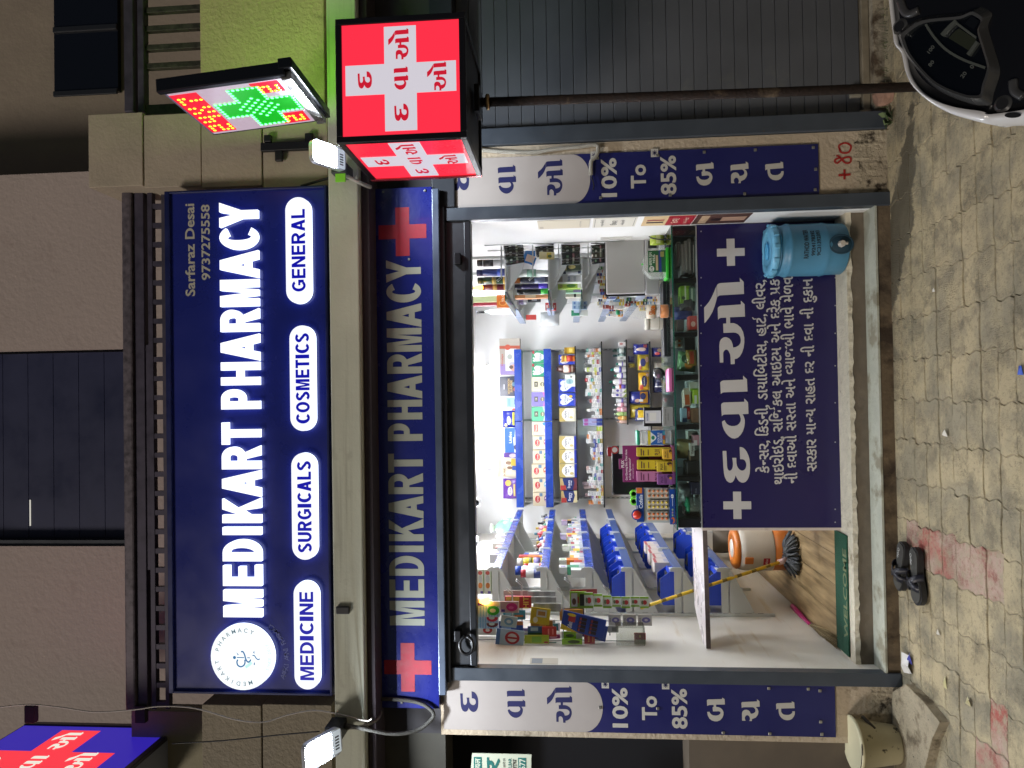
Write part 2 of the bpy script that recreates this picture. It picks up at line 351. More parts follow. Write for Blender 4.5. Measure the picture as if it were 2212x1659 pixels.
def gline(b, fr, parts, m, x0, x1, z0, k, h=.001):
    """a line of small Gujarati text. {x} half letter, ^ hook over the last letter, / slash through it"""
    segs = []; cur = ''; i = 0
    while i < len(parts):
        c = parts[i]
        if c in '{^/ ':
            if cur: segs.append(('t', cur)); cur = ''
            if c == '{': segs.append(('h', parts[i+1])); i += 2
            else: segs.append((c, ''))
        else: cur += c
        i += 1
    if cur: segs.append(('t', cur))
    x = 0.0; lay = []
    for k_, s in segs:
        if k_ == ' ': x += .30; continue
        if k_ == '^': lay.append((([(0,0,0),(.07,0,0),(.05,.14,0),(.16,.24,0),(.14,.30,0),(-.02,.20,0)], [[0,1,2,5],[5,2,3,4]]), x-.20, .62)); continue
        if k_ == '/': lay.append((([(0,0,0),(.07,0,0),(.30,.22,0),(.24,.24,0)], [[0,1,2,3]]), x-.62, -.02)); continue
        vs, fs = text(s, .018)
        if k_ == 'h':
            bm = bmesh.new(); q = [bm.verts.new(v) for v in vs]
            for f in fs:
                try: bm.faces.new([q[j] for j in f])
                except ValueError: pass
            cut = min(v[0] for v in vs) + .64*(max(v[0] for v in vs)-min(v[0] for v in vs))
            bmesh.ops.bisect_plane(bm, geom=bm.verts[:]+bm.edges[:]+bm.faces[:], plane_co=(cut,0,0), plane_no=(1,0,0), clear_outer=True)
            bm.verts.index_update(); vs = [tuple(v.co) for v in bm.verts]; fs = [[v.index for v in f.verts] for f in bm.faces]; bm.free()
        a = min(v[0] for v in vs); e = max(v[0] for v in vs)
        lay.append((([(v[0]-a, v[1], 0) for v in vs], fs), x, 0)); x += e-a+.05
    kx = (x1-x0)/x
    for (vs, fs), ox, oz in lay:
        b.add([fr.p(x0+(v[0]+ox)*kx, z0+(v[1]+oz)*k, h) for v in vs], fs, m)
    return b
# ================================================================== STRUCTURE: ground
ZF = 0.20; YS = 0.127; ZL = 0.09           # shop floor height, sill edge, lower ledge height
XL, XR = -1.68, 1.085; YB = 4.2; ZC = 3.04  # room
g = B(); g.box(-14, 14, -30, -.005, -.35, -.055, mat('#6f6756', .9, noise=(3, .25)))
ground = struct('ground', g)
PV = bpy.data.materials.new('paver_concrete'); PV.use_nodes = True
def paver_material(m, base, dirt, red=False):
    nt = m.node_tree; N = nt.nodes; L = nt.links; b = N['Principled BSDF']
    geo = N.new('ShaderNodeNewGeometry'); oi = N.new('ShaderNodeObjectInfo'); pos = geo.outputs['Position']
    def noise(s, d=6, r=.6, dist=0):
        t = N.new('ShaderNodeTexNoise'); t.inputs['Scale'].default_value = s; t.inputs['Detail'].default_value = d; t.inputs['Roughness'].default_value = r
        t.inputs['Distortion'].default_value = dist; L.new(pos, t.inputs[0]); return t.outputs[0]
    def rng(x, a, c, lo=0, hi=1):
        r = N.new('ShaderNodeMapRange'); r.inputs[1].default_value = a; r.inputs[2].default_value = c; r.inputs[3].default_value = lo; r.inputs[4].default_value = hi; L.new(x, r.inputs[0]); return r.outputs[0]
    def math_(op, a, c=None):
        x = N.new('ShaderNodeMath'); x.operation = op
        for i, q in enumerate((a, c)):
            if q is None: continue
            if isinstance(q, (int, float)): x.inputs[i].default_value = q
            else: L.new(q, x.inputs[i])
        return x.outputs[0]
    def mix(f, a, c):
        x = N.new('ShaderNodeMix'); x.data_type = 'RGBA'
        if isinstance(f, float): x.inputs[0].default_value = f
        else: L.new(f, x.inputs[0])
        for i, q in ((6, a), (7, c)):
            if isinstance(q, tuple): x.inputs[i].default_value = (*q, 1)
            else: L.new(q, x.inputs[i])
        return x.outputs[2]
    c0, c1 = lin(base), lin(dirt)
    c = mix(rng(oi.outputs['Random'], 0, 1, .0, .8), c0, tuple(x*.78 for x in c0))
    c = mix(rng(noise(3.1, 8, .65, .4), .40, .56), c, c1)                       # pale caked dust
    c = mix(math_('MULTIPLY', rng(noise(7, 10, .75), .50, .62), .75), c, tuple(x*.55 for x in c0))
    c = mix(math_('MULTIPLY', rng(noise(45, 6, .8), .54, .66), .7), c, tuple(x*.45 for x in c0))
    if red: c = mix(rng(noise(18, 8, .75), .46, .62), c, lin('#a89b83'))
    # the wet trickle that runs from the jug across the stones
    sp = N.new('ShaderNodeSeparateXYZ'); L.new(pos, sp.inputs[0])
    w = noise(7, 7, .7, .8)
    dx = math_('ABSOLUTE', math_('SUBTRACT', sp.outputs[0], .93)); dy = math_('ABSOLUTE', math_('ADD', sp.outputs[1], math_('ADD', .085, math_('MULTIPLY', math_('SUBTRACT', sp.outputs[0], .8), .33))))
    dd = math_('ADD', math_('MULTIPLY', dx, .24), math_('ADD', dy, math_('MULTIPLY', math_('SUBTRACT', w, .5), .34)))
    wet = rng(dd, .185, .165)
    c = mix(math_('MULTIPLY', wet, .9), c, tuple(x*.33 for x in c0))
    L.new(c, b.inputs['Base Color']); L.new(rng(wet, 0, 1, .86, .42), b.inputs['Roughness']); b.inputs['Specular IOR Level'].default_value = .3
    bp = N.new('ShaderNodeBump'); bp.inputs['Strength'].default_value = .8; bp.inputs['Distance'].default_value = .006
    v = N.new('ShaderNodeTexVoronoi'); v.feature = 'DISTANCE_TO_EDGE'; v.inputs['Scale'].default_value = 95; L.new(pos, v.inputs[0])
    h = math_('ADD', math_('MULTIPLY', rng(v.outputs[0], .0, .25), rng(noise(4, 4), .42, .6)), math_('MULTIPLY', noise(38, 8, .75), 2.6))
    L.new(h, bp.inputs['Height']); L.new(bp.outputs[0], b.inputs['Normal'])
paver_material(PV, '#9c937c', '#b8a988')
PVR = bpy.data.materials.new('paver_red'); PVR.use_nodes = True; paver_material(PVR, '#ae5f55', '#b59c8c', True)
pav = struct('pavement', B().box(-6, 6, -6, -.003, -.054, -.0060, mat('#8d826c', .95, noise=(14, .35), stain=(3, '#a3967c', .5, .1), bump=(60, .4), world=True)))
def paver_mesh():
    a, c = .1150, .0650
    top = lambda x: .0065*max(0, min(1, (.085-abs(x+.012))/.03))
    pts = []
    xs = [-a, -.097, -.067, .043, .073, a]
    bot = [(x, -c+top(x)) for x in xs]; up = [(x, c+top(x)) for x in xs[::-1]]
    zig = [(.010, -.030), (-.010, .030)]
    pts = bot + [(a+zx, zy+top(a)) for zx, zy in zig] + up + [(-a+zx, zy+top(-a)) for zx, zy in zig[::-1]]
    n = len(pts)
    def ring(k, z): return [(x*(1-k/a), y*(1-k/c), z) for x, y in pts]
    vs = ring(.0016, -.045) + ring(.0016, -.0045) + ring(.0040, 0.0)
    fs = [(r*n+i, r*n+(i+1) % n, (r+1)*n+(i+1) % n, (r+1)*n+i) for r in range(2) for i in range(n)] + [tuple(range(2*n, 3*n))]
    b = B(); b.add(vs, fs, PV); return b.mesh('paver')
pm = paver_mesh(); pmr = pm.copy(); pmr.materials.clear(); pmr.materials.append(PVR)
REDP = [(1952,1100),(1985,1100),(2060,1135),(2150,1200),(2152,1292),(2085,1290),(2000,1222),(1952,1150)], [(2120,1572),(2190,1570),(2195,1690),(2120,1690)]
def inpoly(u, v, q):
    c = False
    for i in range(len(q)):
        (a, e), (f_, h_) = q[i-1], q[i]
        if (e > v) != (h_ > v) and u < (f_-a)*(v-e)/(h_-e)+a: c = not c
    return c
cnt = 0
for j in range(13):
    yy = -.068-.13*j
    half = 1.75+.10*j if j > 3 else 2.25
    for i in range(-11, 12):
        xx = .23*i + .010*math.sin(j*2.1) + .05
        q = Vector((xx, yy, 0)); pr = q-CAM; s_ = pr.dot(FWD); pv_ = 829.5-pr.dot(RGT)/s_*F; pu_ = 1106-pr.dot(UPV)/s_*F
        if pv_ < -70 or pv_ > 1730 or pu_ > 2290: continue
        red = any(inpoly(pu_, pv_, w_) for w_ in REDP)
        o = bpy.data.objects.new('paver', pmr if red else pm); COL.objects.link(o); o.parent = pav; cnt += 1
        o.location = (xx, yy, random.uniform(-.0032, .0032)); o.rotation_euler = (random.uniform(-.006, .006), random.uniform(-.005, .005), random.uniform(-.022, .022))
        if red: o['label'] = 'faded red paver'

# ================================================================== STRUCTURE: steps and shop room
MARB = mat('#cfc8b8', .45, noise=(6, .10), stain=(3, '#a39a86', .56, .12), bump=(30, .08), world=True)
step = struct('step', B().box(XL-.06, XR+.07, -.018, YB+.3, -.1, ZL-.012, mat('#6b5d4a', .9, noise=(9, .35), stain=(5, '#3b3026', .48, .14), bump=(40, .35), streak=((6, 6, 1), '#3c3228', .60), world=True)))
b = B(); b.box(XL-.0, XR+.05, -.03, YS+.02, ZL-.012, ZL, mat('#b4b7a9', .6, noise=(6, .18), stain=(6, '#8a8674', .50, .14), bump=(50, .3), world=True)); struct('ledge', b)
b = B(); b.box(XL+.0, XR+.02, YS+.002, YS+.3, ZL, ZF-.024, mat('#6e6456', .85, noise=(12, .2), bump=(25, .2), world=True)); struct('riser', b)
b = B(); # rough broken edge of the sill slab
n_ = 90; top = []; bt = []
for k in range(n_+1):
    x = XL+(XR-XL)*k/n_; y = YS-.004+random.uniform(-.004, .004); top.append((x, y, ZF)); bt.append((x, y-.002+random.uniform(-.004, .004), ZF-.022-random.uniform(0, .012)))
SILL = mat('#cdc6b2', .7, noise=(20, .12), stain=(9, '#9d927b', .58, .1), bump=(60, .5), world=True)
b.add(top+bt+[(x, .36, ZF) for x, y, z in top], [(i, n_+1+i, n_+2+i, i+1) for i in range(n_)][::1] + [(i, i+1, 2*(n_+1)+i+1, 2*(n_+1)+i) for i in range(n_)], SILL)
b.box(XL, XR, YS+.02, .36, ZF-.024, ZF-.004, SILL); struct('sill', b)
WOOD = bpy.data.materials.new('floor_boards'); WOOD.use_nodes = True
def wood(m):
    nt = m.node_tree; N = nt.nodes; L = nt.links; b = N['Principled BSDF']
    g_ = N.new('ShaderNodeNewGeometry'); mp = N.new('ShaderNodeMapping'); mp.inputs['Scale'].default_value = (14, 1.6, 1); mp.inputs['Rotation'].default_value = (0, 0, .12); L.new(g_.outputs['Position'], mp.inputs[0])
    t = N.new('ShaderNodeTexNoise'); t.inputs['Scale'].default_value = 1.6; t.inputs['Detail'].default_value = 6; L.new(mp.outputs[0], t.inputs[0])
    r = N.new('ShaderNodeValToRGB'); L.new(t.outputs[0], r.inputs[0]); e = r.color_ramp.elements
    e[0].position = .34; e[0].color = (*lin('#74603f'), 1); e[1].position = .66; e[1].color = (*lin('#b39a72'), 1)
    L.new(r.outputs[0], b.inputs['Base Color']); b.inputs['Roughness'].default_value = .42
wood(WOOD)
fl = struct('floor', B().box(XL, XR, .362, YB, ZF-.04, ZF-.006, mat('#5b4326', .8)))
for k in range(14):
    x0 = XL+.2*k
    if x0 > XR-.02: break
    ob('plank', B().bbox(x0+.0015, min(x0+.1985, XR), .364, YB-.003, ZF-.0055, ZF, WOOD, .002), fl)
WALLW = mat('#e6e7e7', .62, noise=(2.5, .03), bump=(18, .05), world=True)
struct('back_wall', B().box(XL-.12, XR+.12, YB, YB+.15, 0, ZC+.4, WALLW))
b = B(); b.box(XL-.15, XL, .012, YB, ZL-.1, ZC+.4, mat('#dedbd2', .45, noise=(1.7, .05), streak=((3, 1.2, 9), '#c9bba0', .60), bump=(14, .05), world=True)); lw = struct('left_wall', b)
b = B(); b.box(XR, XR+.15, .012, YB, ZL-.1, ZC+.4, WALLW); struct('right_wall', b)
cl = struct('ceiling', B().box(XL-.1, XR+.1, .02, YB, ZC+.012, ZC+.08, mat('#b9a9a0', .6)))
for k in range(34):                                                    # narrow ceiling slats across the room
    y0 = .05+.122*k
    ob('slat', B().box(XL+.002, XR-.002, y0, y0+.112, ZC, ZC+.011, mat('#efe9e4', .4)), cl)

# ================================================================== FACADE
PLAS = mat('#b0a29a', .85, noise=(1.4, .06), stain=(5, '#a09088', .60, .2), bump=(22, .30, 3), world=True)
PLASL = mat('#ab9f8c', .8, noise=(3, .10), bump=(38, .25, 3), world=True)
PLASG = mat('#b4a97c', .8, noise=(3, .08), stain=(4, '#8f8c60', .6, .12), bump=(38, .5, 3), world=True)
CONC = mat('#c6c9b8', .7, noise=(3, .07), stain=(5, '#a8a898', .60, .14), streak=((.8, 1.2, 22), '#b0b2a2', .56), bump=(40, .12), world=True)
DARKM = mat('#33383f', .5, noise=(5, .12), metal=.2, world=True)
bld = thing('shop_building', 'two-storey plastered shop building with a balcony over the lit pharmacy', 'building', (0, .5, 0))
# upper wall behind the balcony, with the opening of the big shutter
YU = 1.05
x0, x1, z0, z1 = R(0, 270, 1180, 755, YU)
b = B(); ztop = 11.5; zb = 3.1
b.box(-4.6, x0, YU, YU+.2, zb, ztop, PLAS); b.box(x1, P(150, 372, YU).x, YU, YU+.2, zb, ztop, PLAS)
b.box(x0, x1, YU, YU+.2, zb, z0-.02, PLAS); ob('upper_wall', b, bld)
b = B(); xr = P(150, 372, YU).x
b.box(xr, 4.2, YU+.75, YU+.9, zb, ztop, mat('#8f8374', .85, noise=(2.2, .1), bump=(22, .3), world=True)); ob('recessed_wall', b, bld)
b = B(); b.box(xr-.01, xr+.0, YU+.2, YU+.75, zb, ztop, PLAS); b.box(-4.6, 4.2, YU+.92, YU+1.0, zb, ztop, mat('#15161a', .9)); ob('return_wall', b, bld)
sh = ob('upper_shutter', B().box(x0, x1, YU+.13, YU+.16, z0, ztop, mat('#14182a', .6)), bld)  # blue lens glare is painted into the navy of shutter and slats
zz = z0+.02; k = 0
while zz < ztop-.05:
    ob('slat', B().bbox(x0+.04, x1-.02, YU+.10, YU+.128, zz, zz+.218, mat('#1d2344', .5, noise=(3, .15), world=True), .002), sh); zz += .2205; k += 1
b = B(); b.box(x0, x0+.045, YU+.02, YU+.1, z0, ztop, DARKM); ob('shutter_guide', b, bld)
xw0, xw1, zw0, zw1 = R(120, 257, 202, -60, YU+.72)
wd = ob('dark_window', B().box(xw0, xw1, YU+.70, YU+.745, zw0, zw1, mat('#12151d', .12)), bld)
for a in (xw0-.03, (xw0+xw1)/2): ob('frame', B().bbox(a, a+.05, YU+.68, YU+.70, zw0, zw1, mat('#1d2026', .5), .005), wd)
# concrete floor beam and soffit
bx0, bx1, bz0, bz1 = R(714, 778, 1700, -60, -.26)
ob('floor_beam', B().bbox(-3.4, 3.0, -.26, -.02, bz0, bz1, CONC, .008), bld)
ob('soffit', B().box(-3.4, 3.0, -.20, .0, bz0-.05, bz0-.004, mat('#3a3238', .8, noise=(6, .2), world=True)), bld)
ob('balcony_slab', B().box(-3.4, 3.0, -.02, YU+.7, bz0+.02, bz1-.02, CONC), bld)
# block pillars beside the lit sign
def blocks(vl, vr, us, y, name, mt, dep=.34):
    pl = None
    for k in range(len(us)-1):
        x0, x1, z0, z1 = R(us[k], us[k+1], vl, vr, y)
        q = B().bbox(x0, x1, y+(.006 if k % 2 else 0), y+dep, z0+.004, z1-.003, mt, .004)
        if pl is None: pl = ob(name, B().box(x0+.012, x1-.012, y+.03, y+dep-.01, P(us[-1], (vl+vr)/2, y).z, P(us[0]+3, (vl+vr)/2, y).z, mat('#93866f', .9)), bld)
        ob('block', q, pl)
blocks(403, 245, (190, 309, 434, 566, 708), -.15, 'right_pillar', PLASL)
blocks(1760, 1523, (436, 566, 718), -.12, 'left_pillar', mat('#918876', .85, noise=(3, .1), bump=(38, .5, 3), world=True))
x0, x1, z0, z1 = R(436, 716, 1660, 1556, .0)
# greenish wall right of the pillar, under the railing
x0, x1, z0, z1 = R(432, 700, 246, -80, -.02)
ob('right_parapet', B().bbox(x0, x1+.5, -.02, .14, z0, z1, PLASG, .006), bld)
x0, x1, z0, z1 = R(300, 436, 1660, 1530, .35)
ob('left_parapet', B().box(x0-.6, x1, .30, .42, 3.2, z1+.02, mat('#97917a', .85, noise=(2, .1), bump=(22, .2), world=True)), bld)
x0, x1, z0, z1 = R(280, 436, 1523, 420, .35)
# ground floor piers
PIER = mat('#b7a892', .85, noise=(4, .10), stain=(7, '#857763', .60, .08), bump=(34, .5), mottle=(14, '#57493a', .66, .05), world=True)
PDIRT = mat('#a89c86', .9, noise=(8, .2), stain=(11, '#3a3126', .52, .1), bump=(30, .9), world=True)
def pier(xa, xb, name, lowmt):
    b = B(); b.box(xa, xb, .004, .30, .16, 2.74, PIER); p_ = ob(name, b, bld)
    b = B(); n = 26
    # crumbling plaster towards the ground
    zt = [.16+random.uniform(-.02, .05) for _ in range(n+1)]
    vs = [(xa+(xb-xa)*k/n, .0, -.02) for k in range(n+1)] + [(xa+(xb-xa)*k/n, .002+random.uniform(-.004, .002), zt[k]) for k in range(n+1)]
    b.add(vs, [(k, k+1, n+2+k, n+1+k) for k in range(n)], lowmt); b.box(xa, xb, .002, .30, -.05, .16, lowmt)
    ob('worn_base', b, p_)
pier(-2.10, -1.745, 'left_pier', PDIRT); pier(1.16, 1.545, 'right_pier', PDIRT)
# dark neighbour bay on the left: a grey-brown dado, an unlit opening above it
x0, x1, z0, z1 = R(1488, 1845, 1655, 1586, .06)
ob('left_dado', B().box(-2.42, -2.101, .05, .3, -.05, z1, mat('#5d5347', .85, noise=(6, .15), world=True)), bld)
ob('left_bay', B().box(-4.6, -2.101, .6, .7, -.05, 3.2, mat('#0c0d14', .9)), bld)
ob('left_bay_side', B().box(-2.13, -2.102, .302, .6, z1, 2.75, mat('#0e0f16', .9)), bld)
ob('left_lintel', B().box(-4.6, -2.07, .03, .3, 2.72, 3.17, mat('#4b4a44', .85, noise=(6, .2), world=True)), bld)
ob('upper_lintel', B().box(-2.101, 3.0, .02, .3, 2.745, 3.17, mat('#3d3c40', .8)), bld)

# wall bracket of black steel
x0, x1, z0, z1 = R(560, 680, 322, 304, -.2)
br = thing('steel_bracket', 'black steel bracket bolted to the block pillar beside the bright lamp', 'bracket', (x0, -.16, z0))
ob('plate', B().bbox(x0, x1, -.185, -.152, z0, z1, mat('#191a1e', .5), .004), br)
for (ua, ub, va, vb) in ((566, 582, 304, 288), (590, 606, 345, 322), (655, 672, 304, 284)):
    a = R(ua, ub, va, vb, -.2); ob('lug', B().bbox(a[0], a[1], -.18, -.155, a[2], a[3], mat('#191a1e', .5), .006), br)

# ------------------------------------------------------------------ railing over the sign
RM = mat('#474250', .55, metal=.3, noise=(12, .3), world=True)
rl = thing('balcony_railing', 'long dark steel balcony railing with short bars above the lit sign', 'railing', (0, -.05, 4.4))
yr = .02
a = R(274, 296, 1530, 405, yr); ob('top_rail', B().bbox(a[0], a[1], yr-.04, yr+.03, a[2], a[3], mat('#5f585e', .5, metal=.2, noise=(30, .4), world=True), .012), rl)
a = R(296, 318, 1530, 405, yr); ob('rail', B().bbox(a[0], a[1], yr-.02, yr+.03, a[2], a[3]-.004, RM, .004), rl)
a = R(325, 336, 1530, 405, yr); ob('rail', B().bbox(a[0], a[1], yr-.015, yr+.025, a[2], a[3], RM, .004), rl)
a = R(355, 364, 1530, 405, yr); ob('rail', B().bbox(a[0], a[1], yr-.015, yr+.025, a[2], a[3], RM, .004), rl)
m_ = R(318, 325, 1230, 745, yr); ob('rail', B().box(m_[0], m_[1], yr-.012, yr+.02, m_[2]-.002, m_[3]+.003, RM), rl)
zt_, zb_ = P(336, 960, yr).z, P(356, 960, yr).z
for k in range(27):
    v = 446+41.3*k
    x = P(346, v, yr).x; ob('bar', B().box(x-.016, x+.016, yr-.012, yr+.02, zb_-.003, zt_+.003, RM), rl)
rr = thing('balcony_railing', 'dark louvred balcony railing at the upper right beside the block pillar', 'railing', (1.9, .3, 4.3))
yq = .16
for ua, ub in ((273, 293), (302, 316)):
    a = R(ua, ub, 245, -70, yq); ob('rail', B().bbox(a[0], a[1], yq-.03, yq+.03, a[2], a[3], RM, .006), rr)
for v in (238, 228, 138, 98, 57, 17, -24, -60):
    a = R(316, 434, v+9, v, yq); ob('bar', B().bbox(a[0], a[1]+.01, yq-.01, yq+.03, a[2]-.02, a[3], mat('#46463a', .45, metal=.4, noise=(30, .4), world=True), .003), rr)

# ------------------------------------------------------------------ shutters
POST = mat('#474e57', .42, metal=.25, noise=(7, .10), mottle=(30, '#5a5048', .70, .04), world=True)
SLATM = mat('#585b60', .45, metal=.15, noise=(3, .10), stain=(2.5, '#70716a', .62, .2), world=True)
ss = thing('shutter_frame', 'raised grey roller shutter with its housing and guide posts around the lit shop', 'shutter', (-.3, 0, 0))
ob('guide_post', B().bbox(-1.752, -1.672, -.035, .035, 0, 2.70, POST, .004), ss)
ob('guide_post', B().bbox(1.084, 1.164, -.035, .035, 0, 2.66, POST, .004), ss)
a = R(941, 956, 1500, 408, -.06); ob('cover_strip', B().bbox(a[0], a[1], -.075, .05, a[2], a[3], mat('#566174', .4, metal=.3, noise=(4, .1), world=True), .005), ss)
hz0 = P(1020, 950, .0).z
ob('housing', B().bbox(-1.76, 1.17, -.05, .25, P(967, 950, -.05).z, a[2]+.01, mat('#2a2d33', .45, metal=.3), .006), ss)
ob('shutter_curtain', B().bbox(-1.67, 1.083, -.01, .03, hz0, P(966, 950, -.02).z, mat('#3a3d42', .42, metal=.35, noise=(4, .12), world=True), .004), ss)
ob('lower_bar', B().bbox(-1.668, 1.08, -.02, .06, hz0-.012, hz0+.03, mat('#25282d', .4, metal=.4), .005), ss)
hk = B(); c_ = P(1008, 1392, -.03); pts = [c_+Vector((.055*math.cos(t*.449), -.015, .042*math.sin(t*.449))) for t in range(15)]
hk.tube(pts, .011, mat('#101114', .35)); ob('pull_handle', hk, ss)
for v in (1372, 560):
    c_ = P(990, v, -.03); ob('latch', B().bbox(c_.x-.035, c_.x+.035, -.055, -.011, c_.z-.018, c_.z+.022, mat('#1a1b1f', .4, metal=.5), .005), ss)
ns = thing('roller_shutter', 'closed dark grey slatted roller shutter beside the shop behind the rusty pole', 'shutter', (2.0, .1, 0))
ob('guide_post', B().bbox(1.548, 1.655, -.02, .06, 0, 2.59, POST, .005), ns)
ys = .10; zt = 2.60; zs = .055
n_s = 30; hs = (zt-zs-.05)/n_s
slat = B().bbox(0, 1.9, 0, .014, 0, hs-.0028, SLATM, .0025); sme = slat.mesh('slat')
for k in range(n_s):
    o = ob('slat', sme, ns, local=True); o.location = (1.65-2.0, ys-.1, zs+.05+hs*k)
ob('backing', B().box(1.65, 3.5, ys+.016, ys+.022, zs+.03, zt, mat('#1b1c1f', .7)), ns)
ob('lower_bar', B().bbox(1.65, 3.5, ys-.03, ys+.03, zs, zs+.045, mat('#8b8270', .55, metal=.3, noise=(12, .2), world=True), .006), ns)
ob('shutter_box', B().bbox(1.17, 3.5, -.03, .16, 2.60, 2.745, mat('#2b2f36', .5, metal=.2), .006), ns)
for (u, v) in ((1840, 203), (1862, 250)):
    c_ = P(u, v, .06); hb = B(); hb.bbox(c_.x-.03, c_.x+.03, .035, .06, c_.z-.05, c_.z+.02, mat('#a5a193', .4, metal=.5), .008)
    hb.tube([c_+Vector((.012*math.cos(t*.524), -.032, .012*math.sin(t*.524))) for t in range(13)], .004, mat('#3a3a3a', .4)); ob('hasp', hb, ns)
b = B(); b.box(1.16, 3.6, .02, .34, -.05, zs-.002, mat('#8f8674', .9, noise=(8, .3), stain=(6, '#4b3d2e', .52, .1), bump=(28, .6), world=True)); struct('threshold', b)
b = B(); c_ = P(1890, 205, -.01)
bm = bmesh.new(); bmesh.ops.create_icosphere(bm, subdivisions=2, radius=.07)
for q in bm.verts: q.co *= random.uniform(.85, 1.15); q.co.z *= .8
ob('broken_brick', B().bm(bm, mat('#8d6d5b', .85, noise=(14, .3), bump=(30, .5)), mx=Matrix.Translation((c_.x-.02, -.06, .035))), label='lump of broken brick lying below the dark slatted shutter', cat='brick')
# ================================================================== SIGNS
NAVY = mat('#1a2478', .32, noise=(2, .06), coat=.25)
WHITE_E = glow('#f4f7ff', 1.5)
WHITE_S = glow('#cfdcff', 2.6)
# ---- lit sign board
sg = thing('lit_sign_board', 'large navy sign board with glowing white capitals above the concrete beam', 'sign', (-.25, -.15, 3.35))
x0, x1, z0, z1 = R(363, 713, 1498, 408, -.22)
ob('panel', B().box(x0+.012, x1-.012, -.22, -.10, z0+.012, z1-.012, NAVY), sg)
FRM = mat('#1d2558', .4, metal=.2, noise=(6, .2), world=True)
for q in ((x0, x1, z1-.03, z1), (x0, x1, z0, z0+.014), (x0, x0+.014, z0+.014, z1-.03), (x1-.014, x1, z0+.014, z1-.03)):
    ob('frame', B().bbox(q[0], q[1], -.238, -.09, q[2], q[3], FRM, .003), sg)
fr = FRONT(-.22)
ey = -.25
LT = (('M',1333.2,1275),('E',1265.8,1221),('D',1212.5,1165.9),('I',1155.7,1139),('K',1129.9,1075.6),('A',1073.6,1015.8),('R',1013.7,963),('T',960.5,912.3),('P',884,840.5),('H',832,782),('A',779.6,721.3),('R',716,666.5),('M',661.5,603.6),('A',601,541.3),('C',538.7,492),('Y',489.5,436.3))
lz0, lz1 = P(561, 884, ey).z, P(478, 884, ey).z
for c, va, vb in LT:
    xa, xb = P(520, va, ey).x, P(520, vb, ey).x; wr = (xb-xa)/(lz1-lz0)
    bb = B(); put(bb, fr, shape(glyph(c, wr, wr if c == 'I' else .205), ('S', c, va)), WHITE_E, xa, xb, lz0, lz1, .006, .026, side=WHITE_S)
    # dark acrylic shoulder under each letter
    ob('letter', bb, sg)
BLUEP = mat('#0508a8', .4, emit=.55, emitcol='#0508b8')
for word, va, vb, ta, tb, uc in (('GENERAL',656,426,630,452,645), ('COSMETICS',931,703,915,720,654), ('SURGICALS',1209,978,1193,996,658), ('MEDICINE',1489,1255,1469,1278,663)):
    xa, xb, za, zb = R(uc-27.5, uc+27.5, va, vb, ey)
    zc = (za+zb)/2
    bb = B(); put(bb, fr, shape(stadium((xb-xa)/(zb-za), 1.0), ('st', va)), glow('#f4f7ff', 1.15), xa, xb, za, zb, .006, .026, side=WHITE_S); pl = ob('pill', bb, sg)
    bb = B(); letters(fr, word, P(uc, ta, ey).x, P(uc, tb, ey).x, zc-.0425, zc+.0425, .215, bb, BLUEP, .0335); ob('lettering', bb, pl)
# logo disc
c_ = P(524, 1419, ey); rd = .196
bb = B(); put(bb, fr, shape([arc(0, 0, 1, 1, 0, 352, 44)], 'disc'), glow('#f4fbff', 1.12), c_.x-rd, c_.x+rd, c_.z-rd, c_.z+rd, .006, .026, side=WHITE_S); dk = ob('logo_disc', bb, sg)
LT1 = mat('#7f9aa6', .5, emit=.35, emitcol='#7f9aa6'); LT2 = mat('#2378b4', .5, emit=.5, emitcol='#2378b4'); LT3 = mat('#bdeceb', .5, emit=.8, emitcol='#bdeceb')
def ring(b, fr, word, m, cx, cz, r, a0, a1, h, d, inward=False):
    for i, ch in enumerate(word):
        if ch == ' ': continue
        a = math.radians(a0+(a1-a0)*i/(len(word)-1)); vs, fs = text(ch, .008)
        w = max(v[0] for v in vs)+min(v[0] for v in vs); rr_ = a-math.pi/2 if not inward else a+math.pi/2
        ox, oz = cx+r*math.cos(a), cz+r*math.sin(a)
        b.add([fr.p(ox+(v[0]-w/2)*h*math.cos(rr_)-(v[1]-.3)*h*math.sin(rr_), oz+(v[0]-w/2)*h*math.sin(rr_)+(v[1]-.3)*h*math.cos(rr_), d) for v in vs], fs, m)
bb = B(); ring(bb, fr, 'MEDIKART PHARMACY', LT1, c_.x, c_.z, .158, 198, -22, .036, .0335); ring(bb, fr, 'SINCE 2017', glow('#c9dde0', 1.2), c_.x, c_.z, .170, 245, 295, .026, .0335, True); ob('ring_lettering', bb, dk)
bb = B()
def lp(px, py): return ((860-py)/670*.196, (865-px)/670*.196)            # emblem: picture offsets to board offsets
def stroke(b, pts, w, m):
    pts = curve([(*lp(*p), 0) for p in pts], 5); L_ = []; R_ = []
    for i, p in enumerate(pts):
        t = (pts[min(i+1, len(pts)-1)]-pts[max(i-1, 0)]).normalized(); n = Vector((-t.y, t.x, 0))*w/2
        L_.append(fr.p(c_.x+p.x+n.x, c_.z+p.y+n.y, .0345)); R_.append(fr.p(c_.x+p.x-n.x, c_.z+p.y-n.y, .0345))
    k = len(pts); b.add(L_+R_, [(i, i+1, k+i+1, k+i) for i in range(k-1)], m)
put(bb, fr, shape([arc(0, 0, 1, 1, 0, 345, 20)], 'dot'), LT2, c_.x+lp(0,870)[0]-.0095, c_.x+lp(0,870)[0]+.0095, c_.z+lp(700,0)[1]-.0095, c_.z+lp(700,0)[1]+.0095, .034)
stroke(bb, [(750,868),(820,868),(905,870)], .0055, LT2); stroke(bb, [(970,870),(1030,872)], .005, LT2)
